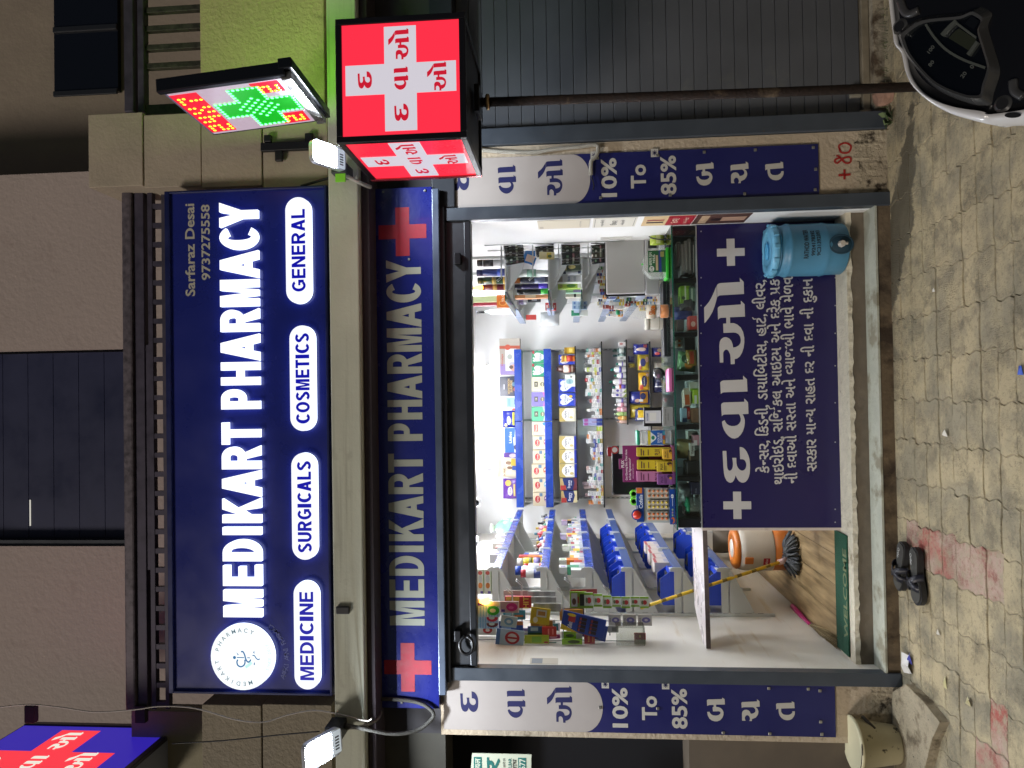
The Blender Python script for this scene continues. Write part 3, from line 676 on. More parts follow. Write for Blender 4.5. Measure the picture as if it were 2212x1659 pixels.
stroke(bb, [(770,910),(752,960),(770,1025),(830,1055),(890,1030),(920,980),(920,910)], .0085, LT2)
stroke(bb, [(840,750),(880,750),(915,810),(940,900),(980,955),(1020,945),(1045,905)], .0085, LT2)
stroke(bb, [(1080,825),(1120,825),(1160,880),(1200,905),(1235,890)], .006, LT2)
for q in ([(740,760),(790,805),(775,830)], [(1095,765),(1120,722),(1125,790)], [(1100,1000),(1128,950),(1130,1025)]):
    bb.add([fr.p(c_.x+lp(*p)[0], c_.z+lp(*p)[1], .0345) for p in q], [(0,1,2)], LT2)
stroke(bb, [(1060,960),(1010,1010),(930,1065)], .018, LT3); ob('emblem', bb, dk)
bb = B(); ring(bb, fr, 'AAPKI APNI PHARMACY', mat('#59609a', .5), c_.x-.02, c_.z-.03, .232, 243, 327, .044, .001, True); ob('tagline', bb, sg)
GR1 = mat('#b5b2a4', .5)
a = R(400, 421, 640, 440, -.22); bb = B(); put(bb, fr, text('Sarfaraz Desai', .022), GR1, *a, .001); ob('name_lettering', bb, sg)
a = R(435, 454, 605, 442, -.22); bb = B(); put(bb, fr, text('9737275558', .022), GR1, *a, .001); ob('phone_lettering', bb, sg)

# ---- flat banner under the beam
bn = thing('banner_sign', 'glossy blue banner with grey capitals and two red crosses below the beam', 'banner', (-.3, 0, 2.75))
x0, x1, z0, z1 = R(808, 941, 1530, 405, -.05)
BLUB = mat('#1c2476', .28, noise=(2.5, .08), mottle=(90, '#8a90c8', .745, .01), coat=.5, bump=(9, .12), world=True)
ob('panel', B().bbox(x0, x1, -.05, .015, z0, z1, BLUB, .004), bn)
fb = FRONT(-.05); SILV = mat('#a4a99d', .6); REDX = mat('#a02438', .55, noise=(30, .12))
BT = (('M',1350.8,1297.8),('E',1290.7,1251),('D',1243.5,1200.5),('I',1192.4,1178.3),('K',1168.8,1120.6),('A',1120,1071),('R',1067.2,1021.9),('T',1020.4,979.8),('P',952.6,914.4),('H',906.3,863.8),('A',861.4,810.9),('R',807,763.6),('M',759.8,708.8),('A',707.4,655.8),('C',653.5,612.4),('Y',609.5,561.3))
for c, va, vb in BT:
    u0 = 834+8*(va-586)/748; q = R(u0, u0+75, va, vb, -.05); wr = (q[1]-q[0])/(q[3]-q[2])
    bb = B(); put(bb, fb, shape(glyph(c, wr, wr if c == 'I' else min(.195, wr*.40)), ('B', c, va)), SILV, *q, .0015); ob('letter', bb, bn)
for q in (R(830, 932, 1494, 1389, -.05), R(818, 921, 553, 448, -.05)):
    bb = B(); put(bb, fb, shape(crossp(.355), 'cross'), REDX, *q, .0012); ob('red_cross', bb, bn)
for u, v in ((868, 1517), (828, 415), (918, 412), (884, 560)):
    c_ = P(u, v, -.05); ob('bolt', B().lathe([(.0, 0), (.009, 0), (.007, .006), (0, .008)], (0,0,0), mat('#b5b5b5', .3, metal=.8), 8) if 0 else B().bbox(c_.x-.007, c_.x+.007, -.058, -.0505, c_.z-.007, c_.z+.007, mat('#b5b5b5', .3, metal=.8), .003), bn)

# ---- tall boards on the two piers
def board(side, xa, xb, z0, z1, label, uoff, vc, scr):
    t = thing('pier_board', label, 'sign board', ((xa+xb)/2, 0, z0), 'tall blue boards on the piers')
    NB = mat('#1a1d58', .42, noise=(3, .06), mottle=(60, '#5a5f90', .74, .02), world=True)
    ob('panel', B().box(xa, xb, -.012, .001, z0, z1, NB), t)
    f = FRONT(-.012); w = xb-xa; bb = B()
    zr = P(1302+uoff*1.15, vc, 0).z
    arcp = [[(0, 1.0), (0, .12)] + arc(.5, .12, .5, .12, 180, 360, 24) + [(1, .12), (1, 1)]]
    put(bb, f, shape(arcp, 'tongue'), mat('#a49d99', .55, noise=(3, .06), world=True), xa+.001, xb-.001, zr, z1-.001, .001); ob('white_panel', bb, t)
    INK = mat('#1d2050', .5); GREY = mat('#b9b6ae', .5)
    s = .110
    for n, u in (('da', 1034), ('vaa', 1135), ('o', 1236)):
        bb = B(); gput(bb, f, n, INK, (xa+xb)/2+(.015 if n != 'da' else .02), P(u+uoff*.85, vc, 0).z, s if n != 'o' else s*.93, .0015, kx=.84 if n == 'da' else .68); ob('letter', bb, t)
    for body, u0, u1, wd in (('10%', 1322, 1356, .24), ('To', 1386, 1419, .145), ('85%', 1450, 1484, .24)):
        q = R(u0+uoff, u1+uoff, vc, vc-1, 0); bb = B(); cx = (xa+xb)/2
        put(bb, f, text(body, .028), GREY, cx-wd/2, cx+wd/2, q[2], q[3], .0012); ob('lettering', bb, t)
    for n, u in (('ba', 1565), ('cha', 1640), ('ta', 1715)):
        bb = B(); gput(bb, f, n, GREY, (xa+xb)/2+.0, P(u+uoff, vc, 0).z, .105, .0012); ob('letter', bb, t)
    for u, dv in ((1308, .115), (1438, .115)):
        z = P(u+uoff, vc, 0).z; cx = (xa+xb)/2+dv+.03; bb = B()
        put(bb, f, SQ, GREY, cx-.03, cx+.02, z-.022, z+.022, .0012)
        for k in range(4):
            a_ = math.pi*k/4; dx, dz = math.cos(a_), math.sin(a_); o_ = (cx-.005, z)
            bb.add([f.p(o_[0]+dx*.016+dz*.002, o_[1]+dz*.016-dx*.002, .002), f.p(o_[0]+dx*.016-dz*.002, o_[1]+dz*.016+dx*.002, .002), f.p(o_[0]-dx*.016-dz*.002, o_[1]-dz*.016+dx*.002, .002), f.p(o_[0]-dx*.016+dz*.002, o_[1]-dz*.016-dx*.002, .002)], [(0,1,2,3)], INK)
        ob('asterisk', bb, t)
    for fx, u in scr:
        z = P(u+uoff, vc, 0).z; x = xa+fx*w; ob('screw', B().lathe([(.011, 0), (.009, .004), (.004, .006)], (x, -.0125, z), mat('#a8a8a4', .3, metal=.85), 8, axis='Y') if 0 else B().bbox(x-.009, x+.009, -.019, -.0125, z-.009, z+.009, mat('#a8a8a4', .3, metal=.85), .004), t)
board('l', -2.060, -1.755, .375, 2.72, 'tall blue board on the left pier with a white arched top', 0, 1526, ((.93,1660),(.93,1745),(.05,1560),(.05,1660),(.3,1770),(.9,1770),(.06,1772),(.5,1420),(.5,1296)))
board('r', 1.166, 1.472, .40, 2.69, 'tall blue board on the right pier with a cable across its white top', -24, 372, ((.93,1545),(.07,1630),(.93,1655),(.93,1780),(.5,1784),(.1,1782),(.9,1315),(.1,1320),(.9,1445),(.1,1470)))

# ---- red light box on the pole
def lightbox_face(parent, f, w, h, base, crs, ink, es, inset=0.0, letters_=True):
    bb = B(); put(bb, f, SQ, base, 0, w, 0, h, 0); fc = ob('face', bb, parent)
    bb = B(); put(bb, f, shape(crossp(.355), 'cross'), crs, w*.04, w*.96, h*.035, h*.965, .002); ob('cross', bb, fc)
    for n, cx, cz, s in (('da', .50, .74, .118), ('da', .20, .435, .118), ('vaa', .50, .435, .118), ('o', .80, .425, .116), ('o', .50, .115, .108)):
        bb = B(); gput(bb, f, n, ink, cx*w, cz*h, s*h, .004, kx=.88 if n == 'da' else .69); ob('letter', bb, fc)
RED_E = mat('#c01020', .3, emit=.95, emitcol='#ff3048', noise=(3, .04)); WHT_E = mat('#909090', .3, emit=.74, emitcol='#e0dbe8'); RINK_E = mat('#a01020', .3, emit=.66, emitcol='#dc1c38')
cx0, cx1, cz0, cz1 = R(725, 1006, 303, 33, -1.08); cx1 = cx0+.597; cy0, cy1 = -1.08, -.46
lb = thing('light_box', 'glowing red cube light box with white crosses on top of the rusty pole', 'sign', ((cx0+cx1)/2, (cy0+cy1)/2, cz0))
BLK = mat('#17161c', .35, metal=.3)
ob('core', B().box(cx0+.012, cx1-.012, cy0+.012, cy1-.012, cz0+.012, cz1-.012, mat('#1b1a20', .5)), lb)
fw = .03
for xa in (cx0, cx1-fw):
    for ya in (cy0, cy1-fw): ob('frame', B().bbox(xa, xa+fw, ya, ya+fw, cz0, cz1, BLK if not (xa == cx0 and ya == cy1-fw) else mat('#b8404c', .25, metal=.6), .003), lb)
for za in (cz0, cz1-fw):
    for ya in (cy0, cy1-fw): ob('frame', B().bbox(cx0+fw, cx1-fw, ya, ya+fw, za, za+fw, BLK, .003), lb)
    for xa in (cx0, cx1-fw): ob('frame', B().bbox(xa, xa+fw, cy0+fw, cy1-fw, za, za+fw, BLK, .003), lb)
lightbox_face(lb, Fr((cx0+fw-.004, cy0+.008, cz0+fw-.004), (1,0,0), (0,0,1), (0,-1,0)), cx1-cx0-2*fw+.008, cz1-cz0-2*fw+.008, RED_E, WHT_E, RINK_E, 1)
lightbox_face(lb, Fr((cx0+.008, cy1-fw+.004, cz0+fw-.004), (0,-1,0), (0,0,1), (-1,0,0)), cy1-cy0-2*fw+.008, cz1-cz0-2*fw+.008, RED_E, WHT_E, RINK_E, 1)
# rusty pole
pt, pb = P(1022, 222, -.72), P(1900, 190, -.72)
RUST = mat('#2a1f1a', .8, metal=.35, noise=(40, .5), stain=(9, '#5f5140', .60, .14), mottle=(60, '#1c1512', .58, .08), bump=(70, .5))
po = thing('rusty_pole', 'slim rusty steel pole holding up the red light box', 'pole', (pb.x, -.72, 0))
ob('pipe', B().tube([(pb.x-.005, -.72, -.04), (pb.x+.004, -.72, .9), (pt.x, -.72, cz0-.03)], .0235, RUST, 14), po)
ob('collar', B().lathe([(.03, 0), (.04, .004), (.04, .018), (.03, .022)], (pt.x, -.72, cz0-.075), mat('#a98d66', .35, metal=.8), 16), po)
ob('top_plate', B().bbox(pt.x-.07, pt.x+.07, -.79, -.65, cz0-.028, cz0-.001, BLK, .004), po)

# ---- hanging LED cross display
px_ = 1.585; lc = [PX(353, 192, px_), PX(597, 157, px_), PX(685, 247, px_), PX(480, 272, px_)]
ya, yb = (lc[0].y+lc[1].y)/2, (lc[2].y+lc[3].y)/2; za, zb = (lc[1].z+lc[2].z)/2, (lc[0].z+lc[3].z)/2
ld = thing('led_cross_display', 'hanging green and red LED dot display above the red light box', 'sign', (px_, ya, za))
DKF = mat('#15171b', .3, metal=.2)
ob('panel', B().box(px_+.006, px_+.064, ya+.01, yb-.01, za+.01, zb-.01, mat('#b9b2c4', .25, coat=.4, bump=(30, .25), emit=.6, emitcol='#d0b4c4')), ld)
for q in ((px_, px_+.07, ya-.025, ya+.012, za-.02, zb+.02), (px_+.004, px_+.066, yb-.014, yb, za, zb)): ob('frame', B().bbox(*q, DKF, .006), ld)
ob('lower_channel', B().bbox(px_-.012, px_+.03, ya, yb, za-.045, za+.008, mat('#9d9c9a', .35, metal=.7, noise=(14, .2), world=True), .004), ld)
ob('lower_frame', B().bbox(px_+.031, px_+.085, ya-.03, yb+.03, za-.06, za+.009, DKF, .005), ld)
ob('upper_frame', B().bbox(px_+.004, px_+.066, ya+.013, yb-.015, zb-.012, zb, mat('#8c86a8', .3), .003), ld)
fl_ = Fr((px_+.005, yb-.01, za), (0,-1,0), (0,0,1), (-1,0,0)); Wd, Hd = (yb-ya)-.02, zb-za
def dots(cells, m, name, r, fr_, both=None):
    bb = B()
    for a_, c in cells:
        cc = [(a_+r/Wd*math.cos(k*math.pi/3), c+r/Hd*math.sin(k*math.pi/3)) for k in range(6)]
        bb.add([fr_.p(q[0]*Wd, q[1]*Hd, .002) for q in cc] + [fr_.p(a_*Wd, c*Hd, .006)], [(k, (k+1) % 6, 6) for k in range(6)], m)
    ob(name, bb, ld, kind='stuff')
green = []; red = []
N_ = 17
for i in range(N_):
    for j in range(N_):
        x, y = i/(N_-1), j/(N_-1); arm = lambda q: abs(q-.5) < .20
        if arm(x) or arm(y):
            edge = not ((abs(x-.5) < .13 and .06 < y < .94) or (abs(y-.5) < .13 and .06 < x < .94))
            inner = abs(x-.5)+abs(y-.5) < .36 and (i+j) % 2 == 0
            ed = edge or inner
            if ed: green.append((.09+.80*x, .05+.66*y))
DIG = {'2': ['111','001','111','100','111'], '4': ['101','101','111','001','001'], '7': ['111','001','010','010','010'], 'X': ['101','101','010','101','101']}
def word_(s, x0, y0, dx, dy):
    for k, ch in enumerate(s):
        for r_, row in enumerate(DIG[ch]):
            for c_i, q in enumerate(row):
                if q == '1': red.append((x0+(k*4+c_i)*dx, y0+(4-r_)*dy))
word_('24X7', .10, .77, .054, .042); word_('2', .78, .10, .05, .036); word_('2', .10, .10, .05, .036)
dots(green, glow('#58ff7c', 6), 'green_leds', .0095, fl_)
dots(red, glow('#ff9a20', 6), 'red_leds', .0095, fl_)
bb = B()  # emissive fields behind the dots paint their halo on the panel
put(bb, fl_, shape(crossp(.31), 'cr2'), mat('#0c7a1c', .3, emit=.8, emitcol='#14c824'), .07*Wd, .91*Wd, .03*Hd, .73*Hd, .0008); ob('green_field', bb, ld)
for q in ((.05, .95, .75, .98), (.75, .97, .06, .30), (.04, .28, .06, .30)):
    bb = B(); put(bb, fl_, SQ, mat('#a01028', .3, emit=.85, emitcol='#ff1838'), q[0]*Wd, q[1]*Wd, q[2]*Hd, q[3]*Hd, .0004); ob('red_field', bb, ld)
fr2 = Fr((px_+.065, ya+.01, za), (0,1,0), (0,0,1), (1,0,0))                       # same display on its other side, towards the green-lit wall
bb = B(); put(bb, fr2, shape(crossp(.31), 'cr2'), mat('#0c7a1c', .3, emit=30, emitcol='#8ef02a'), .18*Wd, .82*Wd, .05*Hd, .70*Hd, .001); ob('green_field', bb, ld)
hg = B(); hg.bbox(px_+.02, px_+.05, yb-.13, yb-.02, za+.12, za+.34, mat('#5a6070', .3, metal=.5), .01); ob('side_bracket', hg, ld)

ld.rotation_euler = (0, -.085, .05)
# ---- neighbour's light box at the upper left
nl = P(180, 1600, -.35); xs_ = -2.30
cs = [PX(0, 1553, xs_), PX(380, 1572, xs_)]
yn, yf = -1.10, cs[1].y
zlo = PX(372, 1573, xs_).z; zhi = PX(-20, 1553, xs_).z
nb = thing('light_box', 'glowing blue light box with a red cross at the upper left edge', 'sign', (xs_-.1, yf, zlo))
x_in = xs_-.02
yf = PX(378, 1570, xs_).y; yn = yf-1.0; zlo = PX(378, 1570, xs_).z; zhi = zlo+1.12
ob('casing', B().box(xs_-.30, xs_-.006, yn, yf, zlo+.01, zhi, mat('#2a2830', .5)), nb)
for q in ((xs_-.31, xs_+.004, yn-.02, yf+.02, zlo-.03, zlo+.012), (xs_-.31, xs_+.004, yf-.012, yf+.03, zlo+.012, zhi)): ob('frame', B().bbox(*q, mat('#55525e', .35, metal=.5), .006), nb)
ob('underside', B().box(xs_-.28, xs_-.02, yn, yf-.01, zlo-.034, zlo-.031, mat('#8f96a8', .6)), nb)
f = Fr((xs_-.004, yn, zlo+.02), (0,1,0), (0,0,1), (1,0,0)); w_, h_ = yf-yn-.02, zhi-zlo-.03
bb = B(); put(bb, f, SQ, mat('#201080', .3, emit=.62, emitcol='#3c2cc8'), 0, w_, 0, h_, 0); fc = ob('face', bb, nb)
bb = B(); put(bb, f, shape(crossp(.34), 'cr3'), mat('#a01020', .3, emit=.95, emitcol='#ff3a4a'), w_*.06, w_*.94, h_*.16, h_*.97, .002); ob('cross', bb, fc)
for n, cx, cz, s in (('da', .22, .53, .095), ('vaa', .50, .53, .095), ('o', .79, .525, .095), ('o', .52, .255, .095), ('da', .5, .80, .095)):
    bb = B(); gput(bb, f, n, mat('#c0c0b0', .3, emit=.9, emitcol='#f6f4e4'), cx*w_, cz*h_, s*h_, .004, kx=.72); ob('letter', bb, fc)
for u in (63, 302):
    a_ = P(u, 1556, -.02); ob('fixing_tab', B().bbox(a_.x-.02, a_.x+.09, -.02, .02, a_.z-.035, a_.z+.035, mat('#2a2430', .5), .004), nb)

# ---- floodlights
FLB = 950
def flood(label, c, lens, right, up, n, L=.22, Wd=.135, bright=95):
    t = thing('floodlight', label, 'floodlight', c, 'floodlights on the beam')
    c = Vector(c); r = Vector(right).normalized(); n = Vector(n).normalized(); r = (r-n*r.dot(n)).normalized(); u_ = n.cross(r)
    f = Fr(c-r*Wd/2-u_*L/2, r, u_, n)
    bb = B(); put(bb, f, shape(rrect(Wd/L, 1.0, .14), ('fl', Wd)), mat('#c9cdd2', .35, metal=.5), 0, Wd, 0, L, -.03, .03); ob('housing', bb, t)
    bb = B(); put(bb, f, shape(rrect(.62, .70, .09), 'lens'), glow('#eef6ff', bright), Wd*.06, Wd*.94, L*.30, L*.97, .002); ob('lens', bb, t)
    bb = B(); put(bb, f, SQ, mat('#b9c2c8', .3, emit=.5, emitcol='#dfeaf2'), Wd*.08, Wd*.92, L*.04, L*.27, .002)
    for k in range(5): put(bb, f, SQ, mat('#5a6068', .4), Wd*(.22+.11*k), Wd*(.28+.11*k), L*.09, L*.20, .003)
    ob('driver_plate', bb, t)
    return t, f
t, f = flood('small white floodlight glowing at the corner behind the red light box', P(712, 335, -.52), 0, (1, 0, 0), 0, (0, -.50, -.866), L=.24, Wd=.13, bright=FLB)
q0 = P(734, 366, -.36); ob('arm', B().bbox(q0.x-.035, q0.x+.03, -.40, -.262, q0.z-.05, q0.z+.04, mat('#4a4e52', .4, metal=.5), .006), t)
ob('tag', B().bbox(q0.x-.085, q0.x-.036, -.40, -.39, q0.z-.045, q0.z+.015, mat('#8de03a', .4), .002), t)
t, f = flood('bright white floodlight hanging at the lower left end of the beam', P(700, 1618, -.52), 0, (1, 0, .05), 0, (.06, -.50, -.866), L=.26, Wd=.15, bright=FLB)
q0 = P(722, 1584, -.36); ob('arm', B().bbox(q0.x-.04, q0.x+.05, -.40, -.262, q0.z-.045, q0.z+.045, mat('#2e3238', .4, metal=.5), .006), t)
# ================================================================== SHOP FITTINGS
# ---- tubes and bulbs
def tube(label, a, b_, r=.016, s=60):
    t = thing('tube_light', label, 'tube light', a)
    ob('tube', B().tube([a, b_], r, glow('#f8faff', s), 10), t)
    d = (Vector(b_)-Vector(a)).normalized()
    for e, sgn in ((a, -1), (b_, 1)):
        e = Vector(e); ob('end_cap', B().tube([e+d*sgn*.001, e+d*sgn*.035], r*1.1, mat('#dcdcdc', .4), 10), t)
    return t
TB = 105
ta, tb_ = P(1052, 792, 4.14), P(1052, 1008, 4.14)
t = tube('long white tube light on the back wall above the gift boxes', ta, (tb_.x, tb_.y, ta.z), s=TB)
ob('batten', B().bbox(tb_.x-.03, ta.x+.03, 4.165, 4.198, ta.z-.022, ta.z+.022, mat('#f0f0f0', .4), .004), t)
t = tube('white tube light high on the left wall near the ceiling', (XL+.05, 2.5, ZC-.05), (XL+.05, 3.7, ZC-.05), s=TB)
ob('batten', B().bbox(XL+.001, XL+.032, 2.47, 3.73, ZC-.07, ZC-.03, mat('#f0f0f0', .4), .004), t)
t = tube('white tube light under the ceiling over the right hand shelves', (XR-.05, 2.3, ZC-.06), (XR-.05, 3.5, ZC-.06), s=TB)
ob('batten', B().bbox(XR-.032, XR-.001, 2.27, 3.53, ZC-.08, ZC-.04, mat('#f0f0f0', .4), .004), t)
t = tube('white tube light fixed to the ceiling just inside the shutter', (-.9, .62, ZC-.05), (.3, .62, ZC-.05), s=TB)
ob('batten', B().bbox(-.93, .33, .60, .64, ZC-.034, ZC-.001, mat('#f0f0f0', .4), .004), t)
def bulb(label, c):
    t = thing('bulb', label, 'light bulb', c)
    ob('glass', B().lathe([(0, -.062), (.016, -.058), (.026, -.040), (.027, -.022), (.018, 0), (.012, .012)], c, glow('#ffb13c', 14), 14), t)
    ob('socket', B().lathe([(.014, .012), (.015, .04), (.0, .042)], c, mat('#e6e2da', .5), 12), t)
    ob('wire', B().tube([Vector(c)+Vector((0,0,.04)), (c[0], c[1], ZC-.001)], .003, mat('#d8d4cc', .5), 6), t)
c_ = P(1040, 1298, .42); bulb('amber bulb glowing over the hanging baby goods at the left jamb', (c_.x, c_.y, c_.z))
c_ = P(1027, 622, 1.3); bulb('amber bulb glowing above the deodorant cans on the right shelves', (c_.x, c_.y, c_.z))
for y_, w_ in ((1.35, 'nearer'), (2.75, 'farther')):  # unseen glowing panels, added to brighten the room from above
    t = thing('added_ceiling_panel', f'{w_} unseen white panel added under the shop ceiling for brightness', 'added light', (-.3, y_, ZC-.02))
    ob('frame', B().bbox(-.62, .02, y_-.32, y_+.32, ZC-.018, ZC-.001, mat('#e4e4e2', .4), .004), t); ob('diffuser', B().box(-.6, 0, y_-.3, y_+.3, ZC-.021, ZC-.0185, glow('#f8faff', 42)), t)
# framed picture / panel near the ceiling at the right
for i, (v, lab) in enumerate(((520, 'larger framed ceiling mirror panel beside the right jamb'), )):
    a = R(1012, 1042, 540, 505, 1.4)
    t = thing('wall_mirror', 'slanted framed mirror high up near the right jamb', 'mirror', (a[0], 1.4, a[2]))
    ob('frame', B().bbox(a[0], a[1], 1.39, 1.42, a[2], a[3], mat('#5a5a52', .4), .004), t)
    ob('glass', B().box(a[0]+.02, a[1]-.02, 1.385, 1.392, a[2]+.02, a[3]-.02, mat('#e9ecd6', .2, emit=.35, emitcol='#f2f4dc')), t)  # pane glows by itself, standing in for a bright mirrored reflection
# camera under the ceiling
c_ = P(1034, 1085, 3.2)
t = thing('security_camera', 'small white security camera with a black lens under the ceiling', 'camera', (c_.x, 3.2, ZC))
ob('mount', B().lathe([(.05, 0), (.045, -.05), (.03, -.075)], (c_.x, 3.2, ZC-.001), mat('#e8e8e6', .4), 16), t)
ob('body', B().lathe([(0, -.065), (.04, -.05), (.058, 0), (.04, .05), (0, .065)], (c_.x, 3.2, ZC-.11), mat('#ececea', .35), 16), t)
ob('lens', B().lathe([(.034, 0), (.030, -.012), (0, -.014)], (c_.x-.0, 3.15, ZC-.12), mat('#111216', .15), 14, axis='Y'), t)

# ---- shelving units
BLU = mat('#20409a', .25, coat=.4, noise=(6, .1), world=True)
UPR = mat('#b9bdbd', .45, metal=.2)
SHW = mat('#ccd0cd', .4)
YFRT = 3.86
tb = thing('wall_shelving', 'tall back wall shelving with blue lipped shelves and black edged shelves', 'shelving', (-.35, 4.1, .9))
XB0, XB1 = P(1250, 1096, YFRT).x, P(1250, 752, YFRT).x
for v in (755, 905, 1075):
    x = P(1300, v, 4.19).x
    q = B(); q.bbox(x-.012, x+.012, 4.178, 4.199, .9, 2.62, UPR, .002)
    for k in range(30): q.box(x-.003, x+.003, 4.1765, 4.1785, .95+.055*k, .98+.055*k, mat('#3a3a3a', .6))
    ob('slotted_upright', q, tb)
zsB = []
for i, u in enumerate((1129, 1193)):
    z = P(u, 924, YFRT).z; zf = P(u-12.5, 924, YFRT).z; xm = P(u, 910, YFRT).x
    sh = ob('shelf', B().box(XB0, XB1, YFRT+.02, 4.176, z+.004, z+.016, SHW), tb)
    for xa, xb in ((XB0, xm-.004), (xm+.004, XB1)):
        ob('lip', B().bbox(xa, xb, YFRT, YFRT+.019, z, zf+.02, BLU, .004), sh)
    for x in (XB0+.01, xm, XB1-.01): ob('bracket', B().prism([(x-.004, YFRT+.02, z), (x-.004, 4.17, z), (x-.004, 4.17, z-.10), (x-.004, YFRT+.1, z-.02)], (.008, 0, 0), UPR), sh)
    zsB.append(z+.017)
BE = mat('#17191b', .4)
for u, va, vb in ((1245, 1080, 748), (1302, 1096, 738), (1354, 917, 734), (1405, 932, 738)):
    z = P(u, (va+vb)/2, YFRT).z; xa, xb = P(u, va, YFRT).x, P(u, vb, YFRT).x
    sh = ob('shelf', B().box(xa, xb, YFRT+.006, 4.176, z-.008, z+.004, glassm('#cfd8d4', .12, key='sh') if u < 1300 else mat('#8b8e8e', .4)), tb)
    ob('edge', B().box(xa-.003, xb+.003, YFRT, YFRT+.0055, z-.010, z+.006, BE), sh)
    zsB.append(z+.005)
zA, zB_, zC_, zD, zE, zFf = zsB
# left wall shelving
tl = thing('wall_shelving', 'long left wall shelving with blue price lips, white brackets and blue bins', 'shelving', (XL, 2.4, .6))
XF = -1.33
for y in (1.05, 1.75, 2.45, 3.15, 3.82):
    q = B(); q.bbox(XL+.001, XL+.022, y-.013, y+.013, .42, 2.75, SHW, .002)
    for k in range(26): q.box(XL+.0215, XL+.023, y-.003, y+.003, .5+.085*k, .54+.085*k, mat('#2c2c2c', .6))
    ob('slotted_upright', q, tl)
zL = []
for z in (2.475, 2.105, 1.765, 1.465, 1.10, .755):
    sh = ob('shelf', B().box(XL+.024, XF-.016, 1.07, 3.84, z-.012, z, SHW), tl)
    for k, y in enumerate((1.05, 1.75, 2.45, 3.15)):
        y1_ = (1.75, 2.45, 3.15, 3.84)[k]
        ob('lip', B().bbox(XF-.015, XF, y+.012, y1_-.012, z-.018, z+.05, BLU if z > 1.6 else mat('#2b4a86', .35, coat=.2), .004), sh)
        yb_ = y
        q = B(); D_ = (0, .008, 0); q.prism([(XL+.024, yb_-.004, z-.19), (XL+.10, yb_-.004, z-.155), (XF-.02, yb_-.004, z-.03), (XF-.02, yb_-.004, z-.0125), (XL+.024, yb_-.004, z-.0125)], D_, SHW)
        q.prism([(XF-.019, yb_-.004, z-.03), (XF+.012, yb_-.004, z+.0), (XF+.012, yb_-.004, z+.06), (XF+.002, yb_-.004, z+.08), (XF-.019, yb_-.004, z+.08)], D_, SHW); q.box(XL+.024, XF-.016, yb_-.004, yb_+.004, z+.0005, z+.05, SHW) if k == 0 else None; ob('bracket', q, sh)
    zL.append(z+.001)
# right wall shelving
tr = thing('wall_shelving', 'right wall shelving crowded with cosmetics behind the grey monitor', 'shelving', (XR, 2.4, .6))
XRF = .80
for y in (1.15, 1.85, 2.6, 3.4):
    ob('slotted_upright', B().bbox(XR-.022, XR-.001, y-.013, y+.013, .42, 2.75, SHW, .002), tr)
zR = []
for i, z in enumerate((2.40, 2.06, 1.80, 1.52, 1.28)):
    gl = i in (0, 1)
    sh = ob('shelf', B().box(XRF+.016, XR-.024, 1.17, 3.66, z-.012, z, SHW), tr)
    if i < 3:
        ob('glass_front', B().box(XRF-.06, XRF+.014, 1.2, 2.3, z-.004, z+.004, mat('#1e4a42', .1)), sh)
    for k, (y, y1_) in enumerate(((2.34, 2.98), (3.0, 3.66)) if i < 3 else ((1.15, 1.85), (1.86, 2.59), (2.6, 3.1), (3.12, 3.66))):
        ob('lip', B().bbox(XRF, XRF+.015, y+.012, y1_-.012, z-.02, z+.05, mat('#93a0b6', .35), .004), sh)
    for y in (1.2, 1.85, 2.6, 3.4): ob('bracket', B().prism([(XR-.024, y, z-.014), (XRF+.02, y, z-.014), (XRF+.03, y, z-.04), (XR-.10, y, z-.14), (XR-.024, y, z-.16)], (0, .006, 0), SHW), sh)
    zR.append(z+.001)

# ---- blue bins on the left shelves
BIN = mat('#2148c8', .35, noise=(8, .05), coat=.15)
def bin_parts():
    d, wy, h = .25, .19, .15
    w = B(); t_ = .006
    for y in (0, wy-t_):
        w.prism([(0, y, 0), (d, y, 0), (d, y, h*.52), (d-.05, y, h*.98), (d-.07, y, h), (.03, y, h), (0, y, h*.86)], (0, t_, 0), BIN)
    w.box(0, d, t_, wy-t_, 0, .005, BIN); w.box(0, .006, t_, wy-t_, .005, h*.86, BIN)
    w.prism([(d-.006, t_, .005), (d, t_, .005), (d, t_, h*.50), (d-.006, t_, h*.50)], (0, wy-2*t_, 0), BIN)
    w.box(.03, d-.07, -.004, .0, h-.014, h, BIN); w.box(d-.05, d+.004, -.004, wy+.004, h*.46, h*.54, BIN)
    tg = B(); tg.box(d+.0045, d+.006, .04, .12, h*.30, h*.46, mat('#e6e6e2', .5))
    cn = B(); cn.box(.02, d-.03, .012, wy-.012, .006, h*.62, mat('#1a1b20', .7)); cn.prism([(.05, .02, h*.62), (.09, .02, h*1.05), (.17, .02, h*.95), (.2, .02, h*.62)], (0, .09, 0), mat('#22242a', .5))
    return w.mesh('tray'), tg.mesh('label_strip'), cn.mesh('contents')
bw, bt_, bc = bin_parts()
ORD = ['nearest', 'second', 'third', 'fourth', 'fifth', 'sixth', 'seventh']
for row, (zi, ys_, rn) in enumerate(((3, (1.08, 1.44, 1.80, 2.16, 2.52, 2.88), 'upper'), (4, (1.08, 2.20, 2.56, 2.92), 'middle'), (5, (1.08, 1.50, 1.92, 2.6), 'lower'))):
    for k, y in enumerate(ys_):
        t = thing('storage_bin', f'{ORD[k]} blue storage bin from the door on the {rn} left bin shelf', 'bin', (XL+.07, y, zL[zi]), 'blue bins on the left wall shelves')
        ob('tray', bw, t, local=True); ob('label_strip', bt_, t, local=True); ob('contents', bc, t, local=True)

